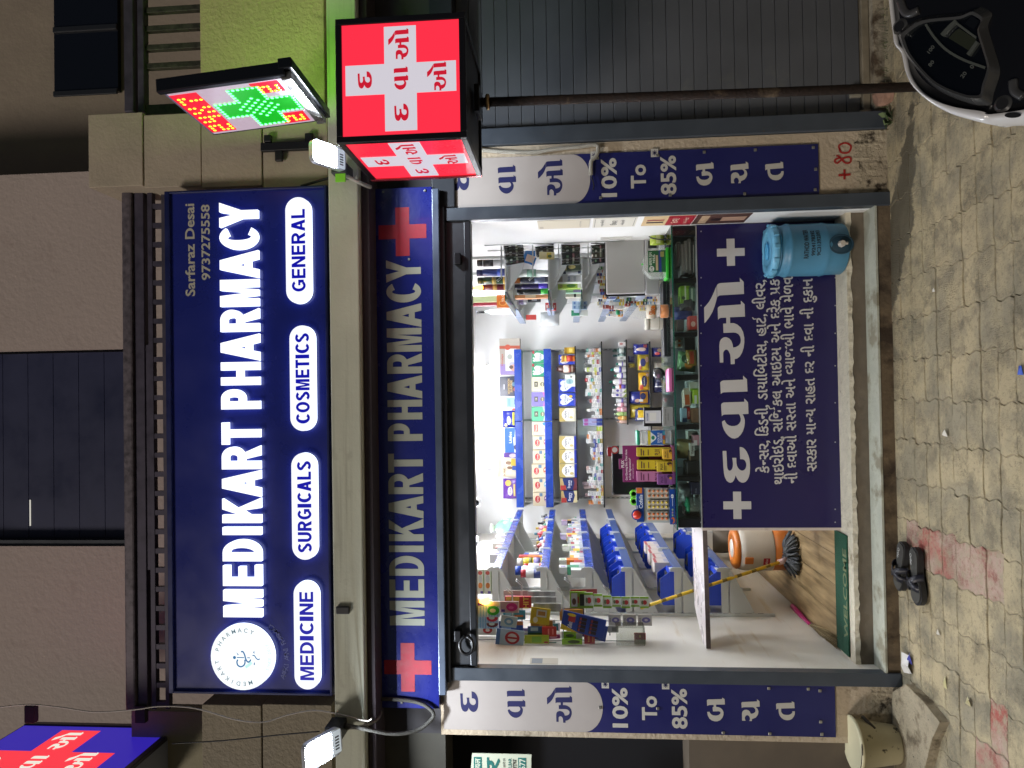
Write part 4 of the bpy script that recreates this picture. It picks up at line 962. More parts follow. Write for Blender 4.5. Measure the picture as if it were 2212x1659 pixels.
# ---- glass counter with its lettered front panel
YC = .305
a = R(1510, 1812, 1140, 484, YC); CX0, CX1, CZ0, CZ1 = a
CX1 = XR-.004
NAVYC = mat('#1a144c', .35, noise=(2, .05), mottle=(80, '#4a4480', .75, .02), coat=.15, world=True)
ct = thing('shop_counter', 'navy front shop counter with large pale Gujarati lettering and a glass display top', 'counter', ((CX0+CX1)/2, .55, ZF))
ob('front_panel', B().box(CX0, CX1, YC, YC+.02, ZF, CZ1, NAVYC), ct)
ob('carcass', B().box(CX0+.002, CX1, YC+.021, YC+.60, ZF, CZ1-.004, mat('#c9bcae', .6)), ct)
ob('end_panel', B().box(CX0-.018, CX0+.001, YC+.004, YC+.62, ZF, CZ1-.004, mat('#cbbfb6', .5, noise=(2, .05), streak=((2, 2, 10), '#b3a59a', .58), world=True)), ct)
fc = FRONT(YC); LG = mat('#bdbab7', .55, noise=(6, .03))
for va, vb, u0, u1 in ((1115, 1068, 1565, 1620), (577, 513, 1549, 1608)):
    q = R(u0, u1, va, vb, YC); cx, cz = (q[0]+q[1])/2, (q[2]+q[3])/2; s = .088
    bb = B(); put(bb, fc, shape(crossp(.345), 'cross'), LG, cx-s, cx+s, cz-s, cz+s, .0012); ob('plus_sign', bb, ct)
for n, v, ub, s in (('da', 1004, 1620, .168), ('vaa', 879, 1616, .170), ('o', 693, 1609, .172)):
    c_ = P(ub, v, YC); bb = B(); gput(bb, fc, n, LG, c_.x, c_.z, s, .0012); ob('letter', bb, ct)
LINES = (('કે{ન}સર, િકડની, ડાયાિબટીસ, હાટ^, લીવર,', 1022, 603, 1661, 1651),
         ('થાઇરોઇડ, સિજ^કલ આઇટમ અને દરેક પ/ક', 1046, 601, 1693, 1680),
         ('ની દવાઓ સ{સ}તા અને {વ}યાજબી ભાવે મેળવ', 1044, 596, 1722, 1710),
         ('સરકાર મા{ન}ય રાહત દર ની દવા ની દુકાન', 1018, 600, 1764, 1756))
for s, va, vb, ua, ub in LINES:
    p0, p1 = P(ua, va, YC), P(ub, vb, YC); bb = B(); gline(bb, fc, s, LG, p0.x, p1.x, p0.z, .094, .0012); ob('lettering', bb, ct)
for v in (1128, 1100, 955, 870, 790, 720, 660, 600, 500):
    for u in (1513, 1806):
        c_ = P(u, v, YC); ob('screw', B().bbox(c_.x-.004, c_.x+.004, YC-.004, YC-.0002, c_.z-.004 - (.004 if u < 1600 else -.006), c_.z+.004 - (.004 if u < 1600 else -.006), mat('#c8c8c8', .3, metal=.8), .0015), ct)
GT = P(1455, 810, YC).z
ob('glass_top', B().box(CX0-.01, CX1, YC-.012, YC+.60, GT-.010, GT, glassm('#e8f5ee', .30, .05, key='top')), ct)
ob('glass_edge', B().box(CX0-.012, CX1, YC-.0145, YC-.0125, GT-.008, GT+.0005, mat('#1c5a4c', .15)), ct)
ob('glass_front', B().box(CX0+.05, CX1-.03, YC+.004, YC+.009, CZ1, GT-.011, glassm('#f2f8f5', .08, key='ft')), ct)
ob('edge_trim', B().box(CX0, CX1, YC-.004, YC+.012, CZ1-.002, CZ1+.003, mat('#c9cdd0', .3, metal=.7)), ct)
ob('display_floor', B().box(CX0, CX1, YC+.013, YC+.60, CZ1-.003, CZ1+.001, mat('#8a8e92', .4)), ct)
ob('display_back', B().box(CX0, CX1, YC+.585, YC+.60, CZ1, GT-.011, mat('#9a9ea2', .5)), ct)
BK = mat('#10131b', .35)
DV = []
for va, vb in ((1141, 1119), (1040, 1029), (928, 917), (821, 809), (727, 717), (611, 600), (510, 488)):
    xa, xb = P(1483, va, YC).x, P(1483, vb, YC).x; DV.append((xa, xb))
    ob('divider', B().bbox(xa, min(xb, CX1), YC+.010, YC+.58, CZ1+.001, GT-.012, BK, .006), ct)
# folding marble flap between the counter and the left wall
fz = CZ1-.02
fl0 = PZ(1500, 1140, fz); fl1 = PZ(1536, 1392, fz)
flap = thing('counter_flap', 'white marbled counter flap bridging the gap to the left wall', 'counter flap', ((CX0+XL)/2, .6, fz))
pts = [(CX0-.02, YC+.10, fz-.028), (XL+.004, YC+.05, fz-.028), (XL+.004, YC+.18, fz-.028), (XL+.16, YC+.46, fz-.028), (CX0-.02, YC+.52, fz-.028)]
ob('slab', B().prism(pts[::-1], (0, 0, .028), mat('#d6cfcf', .3, noise=(3, .05), streak=((3, 14, 2), '#b9aeb4', .56), world=True)), flap)
ob('front_edge', B().prism([(pts[0][0], pts[0][1]-.002, fz-.03), (pts[1][0], pts[1][1]-.002, fz-.03), (pts[1][0], pts[1][1]-.002, fz-.001), (pts[0][0], pts[0][1]-.002, fz-.001)], (0, .0015, 0), mat('#5a4d4a', .6, noise=(30, .3))), flap)
# ================================================================== GOODS
def pm_(c, r=.42): return mat(c, r)
def face_of(side, x0, x1, y0, y1, z0, z1):
    if side == 'F': return Fr((x0, y0, z0), (1,0,0), (0,0,1), (0,-1,0)), x1-x0, z1-z0
    if side == 'R': return Fr((x1, y0, z0), (0,1,0), (0,0,1), (1,0,0)), y1-y0, z1-z0
    if side == 'L': return Fr((x0, y1, z0), (0,-1,0), (0,0,1), (-1,0,0)), y1-y0, z1-z0
    if side == 'T': return Fr((x0, y0, z1), (1,0,0), (0,1,0), (0,0,1)), x1-x0, y1-y0
CIRC = shape([arc(0, 0, 1, 1, 0, 340, 17)], 'circ'); HEART = shape([[(0,-1),(.9,.0),(.95,.5),(.6,.85),(.25,.8),(0,.6),(-.25,.8),(-.6,.85),(-.95,.5),(-.9,.0)]], 'heart')
def prints(b, side, box, pr, d0=.0006):
    f, w, h = face_of(side, *box)
    for i, q in enumerate(pr):
        d = d0+.0005*i
        if q[0] == 'r': put(b, f, SQ, pm_(q[5]), q[1]*w, q[2]*w, q[3]*h, q[4]*h, d)
        elif q[0] == 'e': put(b, f, CIRC, pm_(q[5]), (q[1]-q[3])*w, (q[1]+q[3])*w, (q[2]-q[4])*h, (q[2]+q[4])*h, d)
        elif q[0] == 'h': put(b, f, HEART, pm_(q[5]), (q[1]-q[3])*w, (q[1]+q[3])*w, (q[2]-q[4])*h, (q[2]+q[4])*h, d)
        elif q[0] == 'p': b.add([f.p(a*w, c*h, d) for a, c in q[1]], [tuple(range(len(q[1])))], pm_(q[2]))
        elif q[0] == 't':
            ptext(b, f, q[1], pm_(q[5]), q[2]*w, q[3]*h, q[4]*h, (q[6]*w if len(q) > 6 and q[6] else None), .015, d)
    return b
def carton(label, x0, x1, y0, y1, z0, z1, col, pr=(), side='F', cat='box', name='carton', group=None, rough=.42, rot=0):
    b = B(); c = ((x0+x1)/2, (y0+y1)/2, z0)
    x0, x1 = sorted((x0, x1))
    bx = (x0-c[0], x1-c[0], y0-c[1], y1-c[1], 0, z1-z0)
    b.bbox(*bx, mat(col, rough), .0018); prints(b, side, bx, pr)
    o = ob(name, b, None, label, cat, group); o.location = c; o.rotation_euler = (0, 0, rot); return o
def pouch(label, x0, x1, y, th, z0, z1, col, pr=(), cat='packet', name='pouch', group=None, side='F', tilt=0.0, rough=.25, roll=0.0, shine=.4):
    """pillow pack: swollen middle, flat crimped ends"""
    b = B(); n, k = 8, 8; w, h = x1-x0, z1-z0; M_ = mat(col, rough, coat=shine); rnd = random.Random(label)
    F_ = [[None]*(k+1) for _ in range(n+1)]
    vs = []; fs = []
    ph = rnd.uniform(0, 6)
    bul = lambda a, c: th*.5*(max(0, 1-abs(2*a-1)**2.6)**.6)*(max(0, 1-abs(2*c-1)**3)**.6)
    for s_ in (-1, 1):
        for i in range(n+1):
            for j in range(k+1):
                a, c = i/n, j/k; d = bul(a, c)*(1+.12*math.sin(9*a+ph)*math.sin(7*c+ph))
                vs.append((-w/2+w*a+(.012*w*math.sin(11*c+ph) if i in (0, n) else 0), s_*d, h*c))
    def id_(s_, i, j): return s_*(n+1)*(k+1)+i*(k+1)+j
    for i in range(n):
        for j in range(k):
            fs.append((id_(0,i,j), id_(0,i+1,j), id_(0,i+1,j+1), id_(0,i,j+1))); fs.append((id_(1,i,j+1), id_(1,i+1,j+1), id_(1,i+1,j), id_(1,i,j)))
    b.add(vs, fs, M_, True)
    for q in pr:                                                                     # print follows the bulge
        def sp(a, c, lift): return (-w/2+w*a, -bul(min(1, max(0, a)), min(1, max(0, c)))*1.13-.001-lift, h*c)
        lift = .0008*(pr.index(q)+1)
        if q[0] == 'r':
            ng = 6; vv = [sp(q[1]+(q[2]-q[1])*i/ng, q[3]+(q[4]-q[3])*j/ng, lift) for i in range(ng+1) for j in range(ng+1)]
            b.add(vv, [(i*(ng+1)+j, (i+1)*(ng+1)+j, (i+1)*(ng+1)+j+1, i*(ng+1)+j+1) for i in range(ng) for j in range(ng)], pm_(q[5]), True)
        elif q[0] == 'e':
            vv = [sp(q[1], q[2], lift)]
            for r_ in (.5, 1):
                vv += [sp(q[1]+q[3]*r_*math.cos(t*math.pi/8), q[2]+q[4]*r_*math.sin(t*math.pi/8), lift) for t in range(16)]
            b.add(vv, [(0, 1+t, 1+(t+1) % 16) for t in range(16)]+[(1+t, 17+t, 17+(t+1) % 16, 1+(t+1) % 16) for t in range(16)], pm_(q[5]), True)
        elif q[0] == 't':
            t_, tf = text(q[1], .015); ax = min(v[0] for v in t_); W_ = max(v[0] for v in t_)-ax; az = min(v[1] for v in t_); H_ = max(v[1] for v in t_)-az
            hh = q[4]; ww = (q[6] if len(q) > 6 and q[6] else hh*h*W_/H_/w)
            b.add([sp(q[2]-ww/2+(v[0]-ax)/W_*ww, q[3]-hh/2+(v[1]-az)/H_*hh, lift) for v in t_], tf, pm_(q[5]))
    o = ob(name, b, None, label, cat, group); o.location = ((x0+x1)/2, y, z0)
    o.rotation_euler = (tilt, roll, {'F': 0, 'R': math.pi/2, 'L': -math.pi/2}[side]); return o
PRF = {
 'can': [(.92, 0), (1, .02), (1, .74), (.93, .77), (.93, .80)], 'bottle': [(.9, 0), (1, .03), (1, .60), (.86, .70), (.40, .78), (.36, .82)],
 'lotion': [(.85, 0), (1, .05), (1, .52), (.9, .66), (.55, .76), (.34, .80)], 'tube': [(.62, 0), (.66, .14), (.7, .16), (1, .6), (1.02, .96), (.98, 1.0)], 'jar': [(.93, 0), (1, .04), (1, .74), (.95, .78)],
 'dropper': [(.92, 0), (1, .03), (1, .56), (.5, .66), (.42, .70)], 'soft': [(.9, 0), (1, .04), (.96, .4), (.98, .62), (.7, .86), (.45, .93)]}
CAPP = {'can': (.9, .80, 1.0), 'bottle': (.44, .82, 1.0), 'lotion': (.42, .80, 1.0), 'jar': (1.03, .78, 1.0), 'dropper': (.5, .70, 1.0), 'soft': (.5, .93, 1.0)}
def vessel(label, c, r, h, col, cap=None, kind='bottle', band=None, band2=None, cat=None, group=None, flat=1.0, name=None, side='F', txt=None, clear=False):
    name = name or {'can': 'spray_can', 'dropper': 'bottle', 'lotion': 'bottle', 'soft': 'bottle'}.get(kind, kind)
    t = thing(name, label, cat or name.replace('_', ' '), c, group)
    M_ = filmm(col, .35) if clear else mat(col, .3, coat=.2)
    sx, sy = (1, flat) if side == 'F' else (flat, 1)
    ob('body', B().lathe([(0, 0)]+[(r*a, h*z) for a, z in PRF[kind]], (0,0,0), M_, 14, sx=sx, sy=sy), t, local=True)
    if cap and kind in CAPP:
        a, z0, z1 = CAPP[kind]; ob('cap', B().lathe([(r*a, h*z0), (r*a, h*(z1-.01)), (r*a*.9, h*z1), (0, h*z1)], (0,0,0), mat(cap, .4), 12, sx=sx if a > .8 else 1, sy=sy if a > .8 else 1), t, local=True)
    for i, q in enumerate(x for x in (band, band2) if x):
        ob('label_print', B().lathe([(r*1.012+.0003*i, h*q[0]), (r*1.012+.0003*i, h*q[1])], (0,0,0), pm_(q[2]), 14, sx=sx, sy=sy), t, local=True)
    return t
def bx(va, vb, ut, y=YFRT+.02):
    vm = (va+vb)/2; return P(1200, va, y).x, P(1200, vb, y).x, P(ut, vm, y).z
def shelfbox(label, va, vb, ut, z, col, pr=(), y=YFRT+.02, dep=.11, **k):
    x0, x1, z1 = bx(va, vb, ut, y); return carton(label, x0+.0015, x1-.0015, y, y+dep, z, z1, col, pr, **k)
def shelfpouch(label, va, vb, ut, z, col, pr=(), y=YFRT+.07, th=.10, **k):
    x0, x1, z1 = bx(va, vb, ut, y); return pouch(label, x0+.002, x1-.002, y, th, z, z1, col, pr, **k)
# ---------------------------------------------------------------- back wall, top shelf
shelfbox('grey baby gift box with a red bow on the top back shelf', 809, 728.5, 1079, zA, '#a39d94', (('r',.02,.30,.02,.98,'#8f7fb4'),('r',.12,.80,.18,.72,'#ced2d6'),('e',.30,.40,.06,.13,'#aab'),('e',.5,.5,.07,.12,'#9ba39b'),('r',.72,.80,.0,1,'#9a4630'),('e',.76,.60,.075,.14,'#a8452e'),('e',.20,.25,.10,.24,'#c79c82'),('e',.22,.44,.05,.10,'#4b3830'),('t','Himalaya',.42,.86,.11,'#b04a3a',.32)), dep=.14)
shelfbox('dark glossy gift box with gold lettering beside the bowed gift box', 855, 810.5, 1079, zA, '#2b2f42', (('r',.55,.95,.06,.30,'#3b4d74'),('e',.35,.26,.10,.08,'#c06030'),('e',.60,.32,.10,.11,'#4a7a90'),('t','HONEYMOON',.5,.56,.10,'#c9a862',.74),('t','SURPRISE',.5,.44,.10,'#c9a862',.6),('r',.35,.60,.76,.80,'#d8d8e0')), rough=.15, dep=.12)
shelfbox('pale blue box with a dark monitor picture on the top back shelf', 879, 856.5, 1093, zA, '#8fb3cc', (('r',.30,.80,.12,.44,'#3d5568'),('r',.38,.70,.18,.38,'#a9c0cc'),('r',.15,.85,.70,.86,'#6f9cbc')))
shelfbox('small red carton squeezed beside the blue adult nappy pack', 885, 880.5, 1106, zA, '#b23a30', dep=.08)
shelfpouch('blue adult nappy pack with yellow lettering on the top back shelf', 922.5, 885, 1086, zA, '#26309c', (('e',.42,.66,.26,.10,'#dfe3f4'),('t','Lifree',.42,.66,.10,'#2a48a8',.4),('r',.14,.90,.36,.46,'#d8cf3c'),('e',.14,.82,.12,.08,'#e9dfae'),('e',.80,.2,.14,.14,'#8ab8a0')))
shelfbox('blue and white nappy pack with a mother and baby picture', 977, 923.5, 1090, zA, '#1f62c8', (('p',[(.0,.0),(1,.0),(1,.36),(.55,.42),(.0,.10)],'#d9dee0'),('p',[(0,0),(.62,0),(.62,.5),(.0,.42)],'#e2e4e6'),('e',.22,.34,.10,.13,'#3c3a4c'),('e',.20,.22,.10,.12,'#3a68b8'),('t','Littles',.62,.66,.16,'#eef2f6',.46)), name='nappy_pack', cat='pack')
shelfbox('purple pack half hidden behind the cream pant pack', 989, 977.5, 1088, zA, '#5b3590', (('e',.5,.5,.4,.2,'#cfc4dc'),), y=YFRT+.06)
shelfpouch('cream pant style nappy pack showing two people in yellow and blue', 1033, 987, 1076, zA, '#d9d1b8', (('e',.72,.56,.08,.13,'#7a5a40'),('r',.60,.92,.2,.46,'#c9a832'),('e',.50,.50,.07,.12,'#6e5038'),('r',.40,.60,.16,.40,'#35509c'),('t','SOAK',.28,.72,.10,'#8a6a48',.4),('r',.05,.95,.05,.13,'#c9a440')), roll=.06)
shelfpouch('purple adult nappy pack at the left end of the top back shelf', 1077, 1032.5, 1087, zA, '#5a2f8e', (('e',.40,.62,.22,.12,'#d9d0e8'),('t','Lifree',.40,.62,.11,'#5a2f8e',.36),('r',.15,.75,.36,.45,'#cbb36a'),('e',.80,.72,.14,.16,'#d8b050'),('e',.25,.18,.14,.12,'#d9d5de')), th=.12)
# ---------------------------------------------------------------- second shelf: food cartons
def dexo(lab, va, vb, n): shelfbox(lab, va, vb, 1149, zB_, '#2c8f68', (('h',.5,.52,.36,.36,'#dfe6e2'),('e',.22,.86,.09,.09,'#dfe6e2'),('e',.42,.90,.06,.06,'#dfe6e2'),('t','DEXOLAC',.5,.52,.13,'#253b54',.58),('e',.84,.20,.09,.09,'#7d4060'),('t',n,.84,.20,.10,'#f4f4f4'),('e',.62,.16,.10,.10,'#8fb8c8'),('r',.78,1.0,.86,.98,'#a8303c')))
dexo('green milk powder carton numbered 1 at the right end of the second shelf', 784, 757, '1'); dexo('green milk powder carton numbered 2 on the second back shelf', 813, 785, '2')
for lab, va, vb, c1, c2 in (('cream rice cereal carton with a leaf pattern on the second shelf', 845, 814, '#d3cfae', '#c7b98a'), ('lilac and pink cereal carton with a bowl on the second shelf', 877, 846.5, '#7d74c0', '#cc6aa8'), ('mint green cereal carton with a bowl on the second shelf', 909.5, 878.5, '#57b088', '#d0d8cc')):
    shelfbox(lab, va, vb, 1148.5, zB_, c1, (('p',[(0,0),(1,0),(1,.42),(.5,.30),(0,.40)],c2),('r',.32,.70,.66,.86,'#4a4a40'),('t','24',.5,.76,.10,'#d8d4c0'),('e',.5,.42,.16,.12,'#6d6a44'),('t','MAMA',.5,.42,.08,'#e4e0cc',.24),('e',.30,.16,.16,.12,'#e4ddd0'),('r',.66,.86,.08,.26,'#35605a')))
shelfbox('cream cereal carton with a red tag and blue balloon on the second shelf', 940.5, 910.5, 1150, zB_, '#d5c9ae', (('r',.28,.80,.70,.90,'#b22a2c'),('t','Nestum',.54,.80,.12,'#f2e6d8',.44),('e',.85,.30,.12,.16,'#3f8fc4'),('e',.5,.20,.16,.14,'#c28a5a'),('r',.2,.46,.06,.36,'#9f8fc0')))
for i, (va, vb, c, w) in enumerate(((971, 941.5, '#b06a78', 'pink bowl'), (1001.5, 971.8, '#7fae4c', 'green bowl'), (1032, 1002.3, '#c06848', 'orange red bowl'), (1062.7, 1033, '#7fb2bc', 'pale blue bowl'), (1093, 1063.5, '#8a5a90', 'purple bowl'))):
    shelfbox(f'cream baby cereal carton with a red oval and {w} picture', va, vb, 1151.5-(3 if i == 2 else 0), zB_, '#d4c8ac', (('e',.5,.76,.26,.13,'#b02a30'),('t','Cerelac',.5,.76,.10,'#f0e2d4',.40),('e',.55,.22,.30,.20,c),('e',.5,.26,.20,.13,'#e6ddc8'),('e',.46,.27,.10,.08,'#a86a30'),('r',.40,.54,.02,.40,c),('r',.72,.96,.50,.66,'#5d7c94')))
# ---------------------------------------------------------------- third shelf: formula
def nan_(lab, va, vb, n, sub): shelfbox(lab, va, vb, 1208, zC_, '#d8d3bc', (('p',[(0,.62),(0,1),(1,1),(1,.62),(.5,.84)],'#a9985a'),('e',.5,.46,.42,.38,'#e2e2dc'),('r',0,1,0,.13,'#1d2f9c' if n else '#c9c5b0'),('t','NAN',.5,.62,.14,'#28304c',.52),('t',sub,.5,.46,.07,'#28304c'),('t',n or '1',.78,.36,.14,'#28304c'),('e',.30,.28,.10,.11,'#c8b878')))
nan_('cream and gold formula carton with no number stripe on the third shelf', 911, 881.5, '', 'EXCELLA')
for n, va, vb in (('2', 971.6, 942.3), ('3', 1001.6, 972.2), ('4', 1031.8, 1002.3)): nan_(f'cream and gold formula carton with a large numeral {dict(zip("234", ("two", "three", "four")))[n]}', va, vb, n, 'PRO')
def lac_(lab, va, vb, n): shelfbox(lab, va, vb, 1207, zC_, '#1e3aa6', (('h',.5,.52,.42,.40,'#d3d9de'),('t','LACTOGEN',.5,.60,.11,'#26356c',.66),('t','PRO',.5,.46,.08,'#26356c'),('t',n,.5,.30,.14,'#26356c'),('e',.74,.28,.11,.10,'#c9a93c'),('r',.0,.6,.0,.08,'#5a52b0')))
lac_('blue formula carton with a heart, left of the white soap box', 848, 819.5, '1'); lac_('blue formula carton with a heart and a large numeral 2', 878, 849.2, '2')
lac_('blue formula carton behind the orange can at the shelf end', 788, 766.5, '')
shelfbox('gold tin at the right end of the third back shelf', 764.5, 750.5, 1219, zC_, '#b08e22', (('r',.0,1,.75,.95,'#8a6a1c'),('r',.2,.8,.2,.55,'#d8c46a')), name='tin', cat='tin', y=YFRT+.01)
c_ = P(1245, 774, YFRT); vessel('orange and yellow drink can in front of a blue carton', (c_.x, YFRT+.012, zC_), .036, .155, '#c8702c', '#b88a3a', 'jar', (.15,.6,'#b03a2a'), (.62,.74,'#e0c050'), cat='can', name='tin')
c_ = P(1245, 796, YFRT); vessel('brown chocolate bottle with a cream label on the third shelf', (c_.x, YFRT+.03, zC_), .046, .215, '#4a2c28', '#2f1b1a', 'soft', (.1,.62,'#d8c8b8'), (.2,.34,'#7a4034'))
shelfbox('white soap box with a blue oval standing before blue cartons', 836, 809, 1221, zC_, '#cfd4cc', (('e',.42,.55,.22,.36,'#8fb6bc'),('t','CETA',.42,.55,.16,'#2f6a80',.3),('e',.8,.4,.07,.12,'#5a5a50')), y=YFRT-.012, dep=.03)
for i, (va, vb, w) in enumerate(((1059, 1033, 'brown wave'), (1086, 1060, 'cream wave'))):
    shelfbox(f'navy nutrition carton with gold sash and {w} on the third shelf', va, vb, 1210+2*i, zC_, '#1c2c64', (('p',[(0,.6),(0,1),(1,1),(1,.86),(.5,.78)],'#b6a06a'),('r',0,.4,.66,.98,'#a03030'),('p',[(0,0),(1,0),(1,.22),(.6,.14),(0,.26)],'#6a2f38' if i == 0 else '#d2c79a'),('t','Ensure',.5,.48,.15,'#e6e8ee',.66),('t','omega',.6,.33,.08,'#e6e8ee')))
# ---------------------------------------------------------------- fourth shelf: many small medicine cartons
SM = ['#c8cac8']*14 + ['#d6d6d2']*8 + ['#b9bdbd', '#d2d2cc', '#c9bfc4', '#a3b840', '#b8a03c', '#2b3f94', '#9c2b34', '#3f8f86', '#c47a3c', '#7c6aa8', '#c4a8a0']
GSM = 'tiny medicine cartons on the fourth back shelf'
def word(c):
    r, g, b_ = [int(c[i:i+2], 16) for i in (1, 3, 5)]
    mx, mn = max(r, g, b_), min(r, g, b_)
    if mx-mn < 26: return 'white' if mx > 150 else 'grey'
    if r == mx: return 'red' if g < .62*r and b_ < .75*r else ('orange' if b_ < .5*r and g < .75*r else ('yellow' if b_ < .6*r else 'pinkish'))
    return 'green' if g == mx else ('blue' if r < .7*b_ else 'violet')
x = XB0+.03; col_n = 0
rnd = random.Random(3)
while x < XB1-.04:
    w = rnd.choice((.030, .034, .040, .050)); nst = rnd.choice((3, 4, 5, 6, 6, 7)); zz = zD
    if P(1300, 935, YFRT).x < x < P(1300, 915, YFRT).x: nst = 2
    for k in range(nst):
        h = rnd.choice((.024, .028, .032)); c = rnd.choice(SM)
        if zz+h > zD+.20: break
        carton(f'tiny {word(c)} carton, {nth(k)} up in the {nth(col_n)} stack from the left, fourth back shelf', x, x+w-.0015, YFRT+.012+rnd.uniform(0, .02), YFRT+.13, zz, zz+h-.0008, c, (('r',.15,.85,.30,.45,'#8a93a0' if c[1] in 'cd' else '#d8d8d4'),) , group=GSM, name='medicine_carton')
        zz += h
    x += w; col_n += 1
for k, v in enumerate((752, 760, 778, 786, 794)): shelfbox(f'tall grey carton at the rear of the fourth shelf, {ORD[k]} from the right'.replace('nearest', 'first'), v+7, v, 1266 if k < 2 else 1262, zD, '#a8abab', (('r',.2,.8,.1,.9,'#8c9090'),), y=YFRT+.15, dep=.05)
for k, v in enumerate((1041, 1049, 1066)): shelfbox(f'pink grey carton stacked at the left of the fourth shelf, {ORD[k]} from the right'.replace('nearest', 'first'), v+7.5, v, 1258+3*k, zD, '#bfa9a8', (('r',.2,.8,.4,.6,'#9c8688'),), y=YFRT+.14, dep=.04)
for k, v in enumerate((905, 913)): shelfbox(f'violet and blue tall carton in the middle of the fourth shelf, {"right" if k == 0 else "left"} one', v+7.5, v, 1260, zD, '#8a8fb8', (('r',0,1,0,.3,'#24357c'),('r',.1,.9,.75,.95,'#8c3f80')), y=YFRT+.005, dep=.02)
# ---------------------------------------------------------------- fifth shelf: lotions
def onE(lab, v, r, ut, col, cap, kind, **k):
    y = YFRT+.05; c_ = P(1354, v, y); z1 = P(ut, v, y).z; return vessel(lab, (c_.x, y, zE), r, z1-zE, col, cap, kind, **k)
shelfbox('white and pink soap carton at the right end of the lotion shelf', 751, 741, 1336, zE, '#d3cfcd', (('e',.5,.6,.25,.25,'#a06a68'),), dep=.06)
onE('dark green mouthwash bottle with a white label, right one', 757, .030, 1323, '#16433f', '#123834', 'dropper', band=(.12,.5,'#c2ccc8'))
onE('dark green mouthwash bottle beside the white carton, left one', 768, .026, 1324, '#16433f', '#123834', 'dropper', band=(.12,.5,'#8fa8a0'))
shelfbox('small white carton with a dark emblem on the lotion shelf', 780, 772.5, 1334, zE, '#c9ccc6', (('e',.5,.5,.2,.25,'#4f5a50'),), dep=.05)
BBO = (.18,.5,'#d6d6dc')
onE('short white baby lotion bottle with teal cap at the row start', 786, .028, 1331, '#d3d6d4', '#2f8074', 'lotion', band=(.28,.42,'#6f63a8'))
onE('tall white baby lotion bottle with teal cap, second in the row', 798, .036, 1319, '#d8dad8', '#2f8074', 'lotion', band=(.28,.44,'#5f58a8'))
onE('white baby shampoo bottle with a green star cap', 811, .032, 1327, '#d8dad8', '#15705c', 'lotion', band=(.25,.42,'#6558a6'))
onE('tallest white baby lotion bottle with a dark green pump', 824.5, .036, 1316, '#d6d8d6', '#15604c', 'lotion', band=(.24,.42,'#b49ac0'))
onE('white bottle wrapped in a purple and orange offer sleeve', 836, .034, 1323, '#cfcfd2', '#15705c', 'lotion', band=(.04,.36,'#56459c'), band2=(.36,.52,'#b8643c'))
for k, v in enumerate((846, 855.5)): shelfbox(f'white baby cream carton with a violet emblem, {"right" if k == 0 else "left"} one', v+4.4, v-4.4, 1323-1.5*k, zE, '#d2d1d3', (('e',.5,.62,.34,.10,'#4c4696'),('p',[(0,0),(1,0),(0,.25)],'#8d9a58'),('r',.1,.9,.3,.45,'#a99fbc')), dep=.05)
onE('white cream tube with a teal cap standing upside down', 865, .026, 1331, '#d4d6d6', None, 'tube', band=(.3,.5,'#6a62a4'))
onE('white and pink lotion bottle on the lotion shelf', 874, .024, 1328, '#d6cfd0', '#d0d0d0', 'lotion', band=(.2,.5,'#c48a96'))
onE('pink baby oil bottle with a clear cap', 884, .030, 1326, '#cf97a2', '#c9c9c9', 'lotion', band=(.22,.44,'#e4c4ca'))
onE('pale green oil bottle with a clear cap', 894, .026, 1326, '#a3bf80', '#b8c8a8', 'lotion', band=(.2,.44,'#86a85c'))
onE('golden baby oil bottle with an oval label', 903, .028, 1330, '#bd8a3c', '#c8bfae', 'lotion', band=(.2,.44,'#d8b878'))
onE('pale peach bottle at the left end of the lotion shelf', 911, .022, 1333, '#c7a89a', '#b89a8c', 'lotion')
# ---------------------------------------------------------------- sixth shelf: nappy packs
Yb = YFRT+.06
def dia(lab, va, vb, ut, z, col, pr, th=.09, y=Yb, **k): x0, x1, z1 = bx(va, vb, ut, y); return pouch(lab, x0, x1, y, th, z, z1, col, pr, **k)
dia('blue nappy pack with a baby picture at the right of the nappy shelf', 769, 747, 1368, zFf, '#27308c', (('e',.45,.50,.18,.30,'#c8b6ac'),('e',.45,.72,.12,.12,'#d8c4b8'),('r',.62,.92,.12,.36,'#b05560'),('t','MamyP',.5,.90,.09,'#d8dce8',.6)))
dia('yellow nappy pack with a dark oval, right one', 804, 770, 1377, zFf, '#b8a536', (('e',.5,.55,.26,.24,'#2a2f66'),('e',.68,.2,.18,.16,'#c9a890'),('r',.06,.3,.7,.92,'#b0503c')))
dia('yellow nappy pack with a red corner, left one', 846, 808, 1379, zFf, '#d0a52e', (('e',.5,.50,.32,.24,'#22284c'),('t','MamyPoko',.5,.50,.10,'#d8d8d0',.46),('r',.04,.3,.6,.92,'#b24a34'),('e',.85,.18,.1,.14,'#d8b8a0')))
dia('blue and orange nappy pack with a standing baby', 875, 848, 1359, zFf, '#26307e', (('r',.05,.95,.10,.48,'#b8862e'),('e',.25,.60,.14,.14,'#c9a690'),('r',.16,.36,.34,.54,'#c8ccd4'),('e',.6,.34,.26,.14,'#27305c')))
dia('olive yellow nappy pack behind the payment stand', 905, 877, 1361, zFf, '#9c8c2c', (('e',.5,.5,.3,.2,'#2c3058'),))
dia('bright yellow and navy bag beside the payment stand', 912, 886, 1372, zFf-.03, '#242a60', (('r',.1,.9,.16,.86,'#c9aa1e'),('r',.1,.28,.1,.9,'#d8dadc')), y=YFRT+.0)
for k, (va, vb, c) in enumerate(((786, 772, '#2d3158'), (797, 788, '#8c7f2e'))): dia(f'narrow {"navy" if k == 0 else "olive"} bag hanging end on below the lotion shelf', va, vb, 1357, zFf+.16, c, (), th=.05)
zG = P(1437, 820, YFRT).z
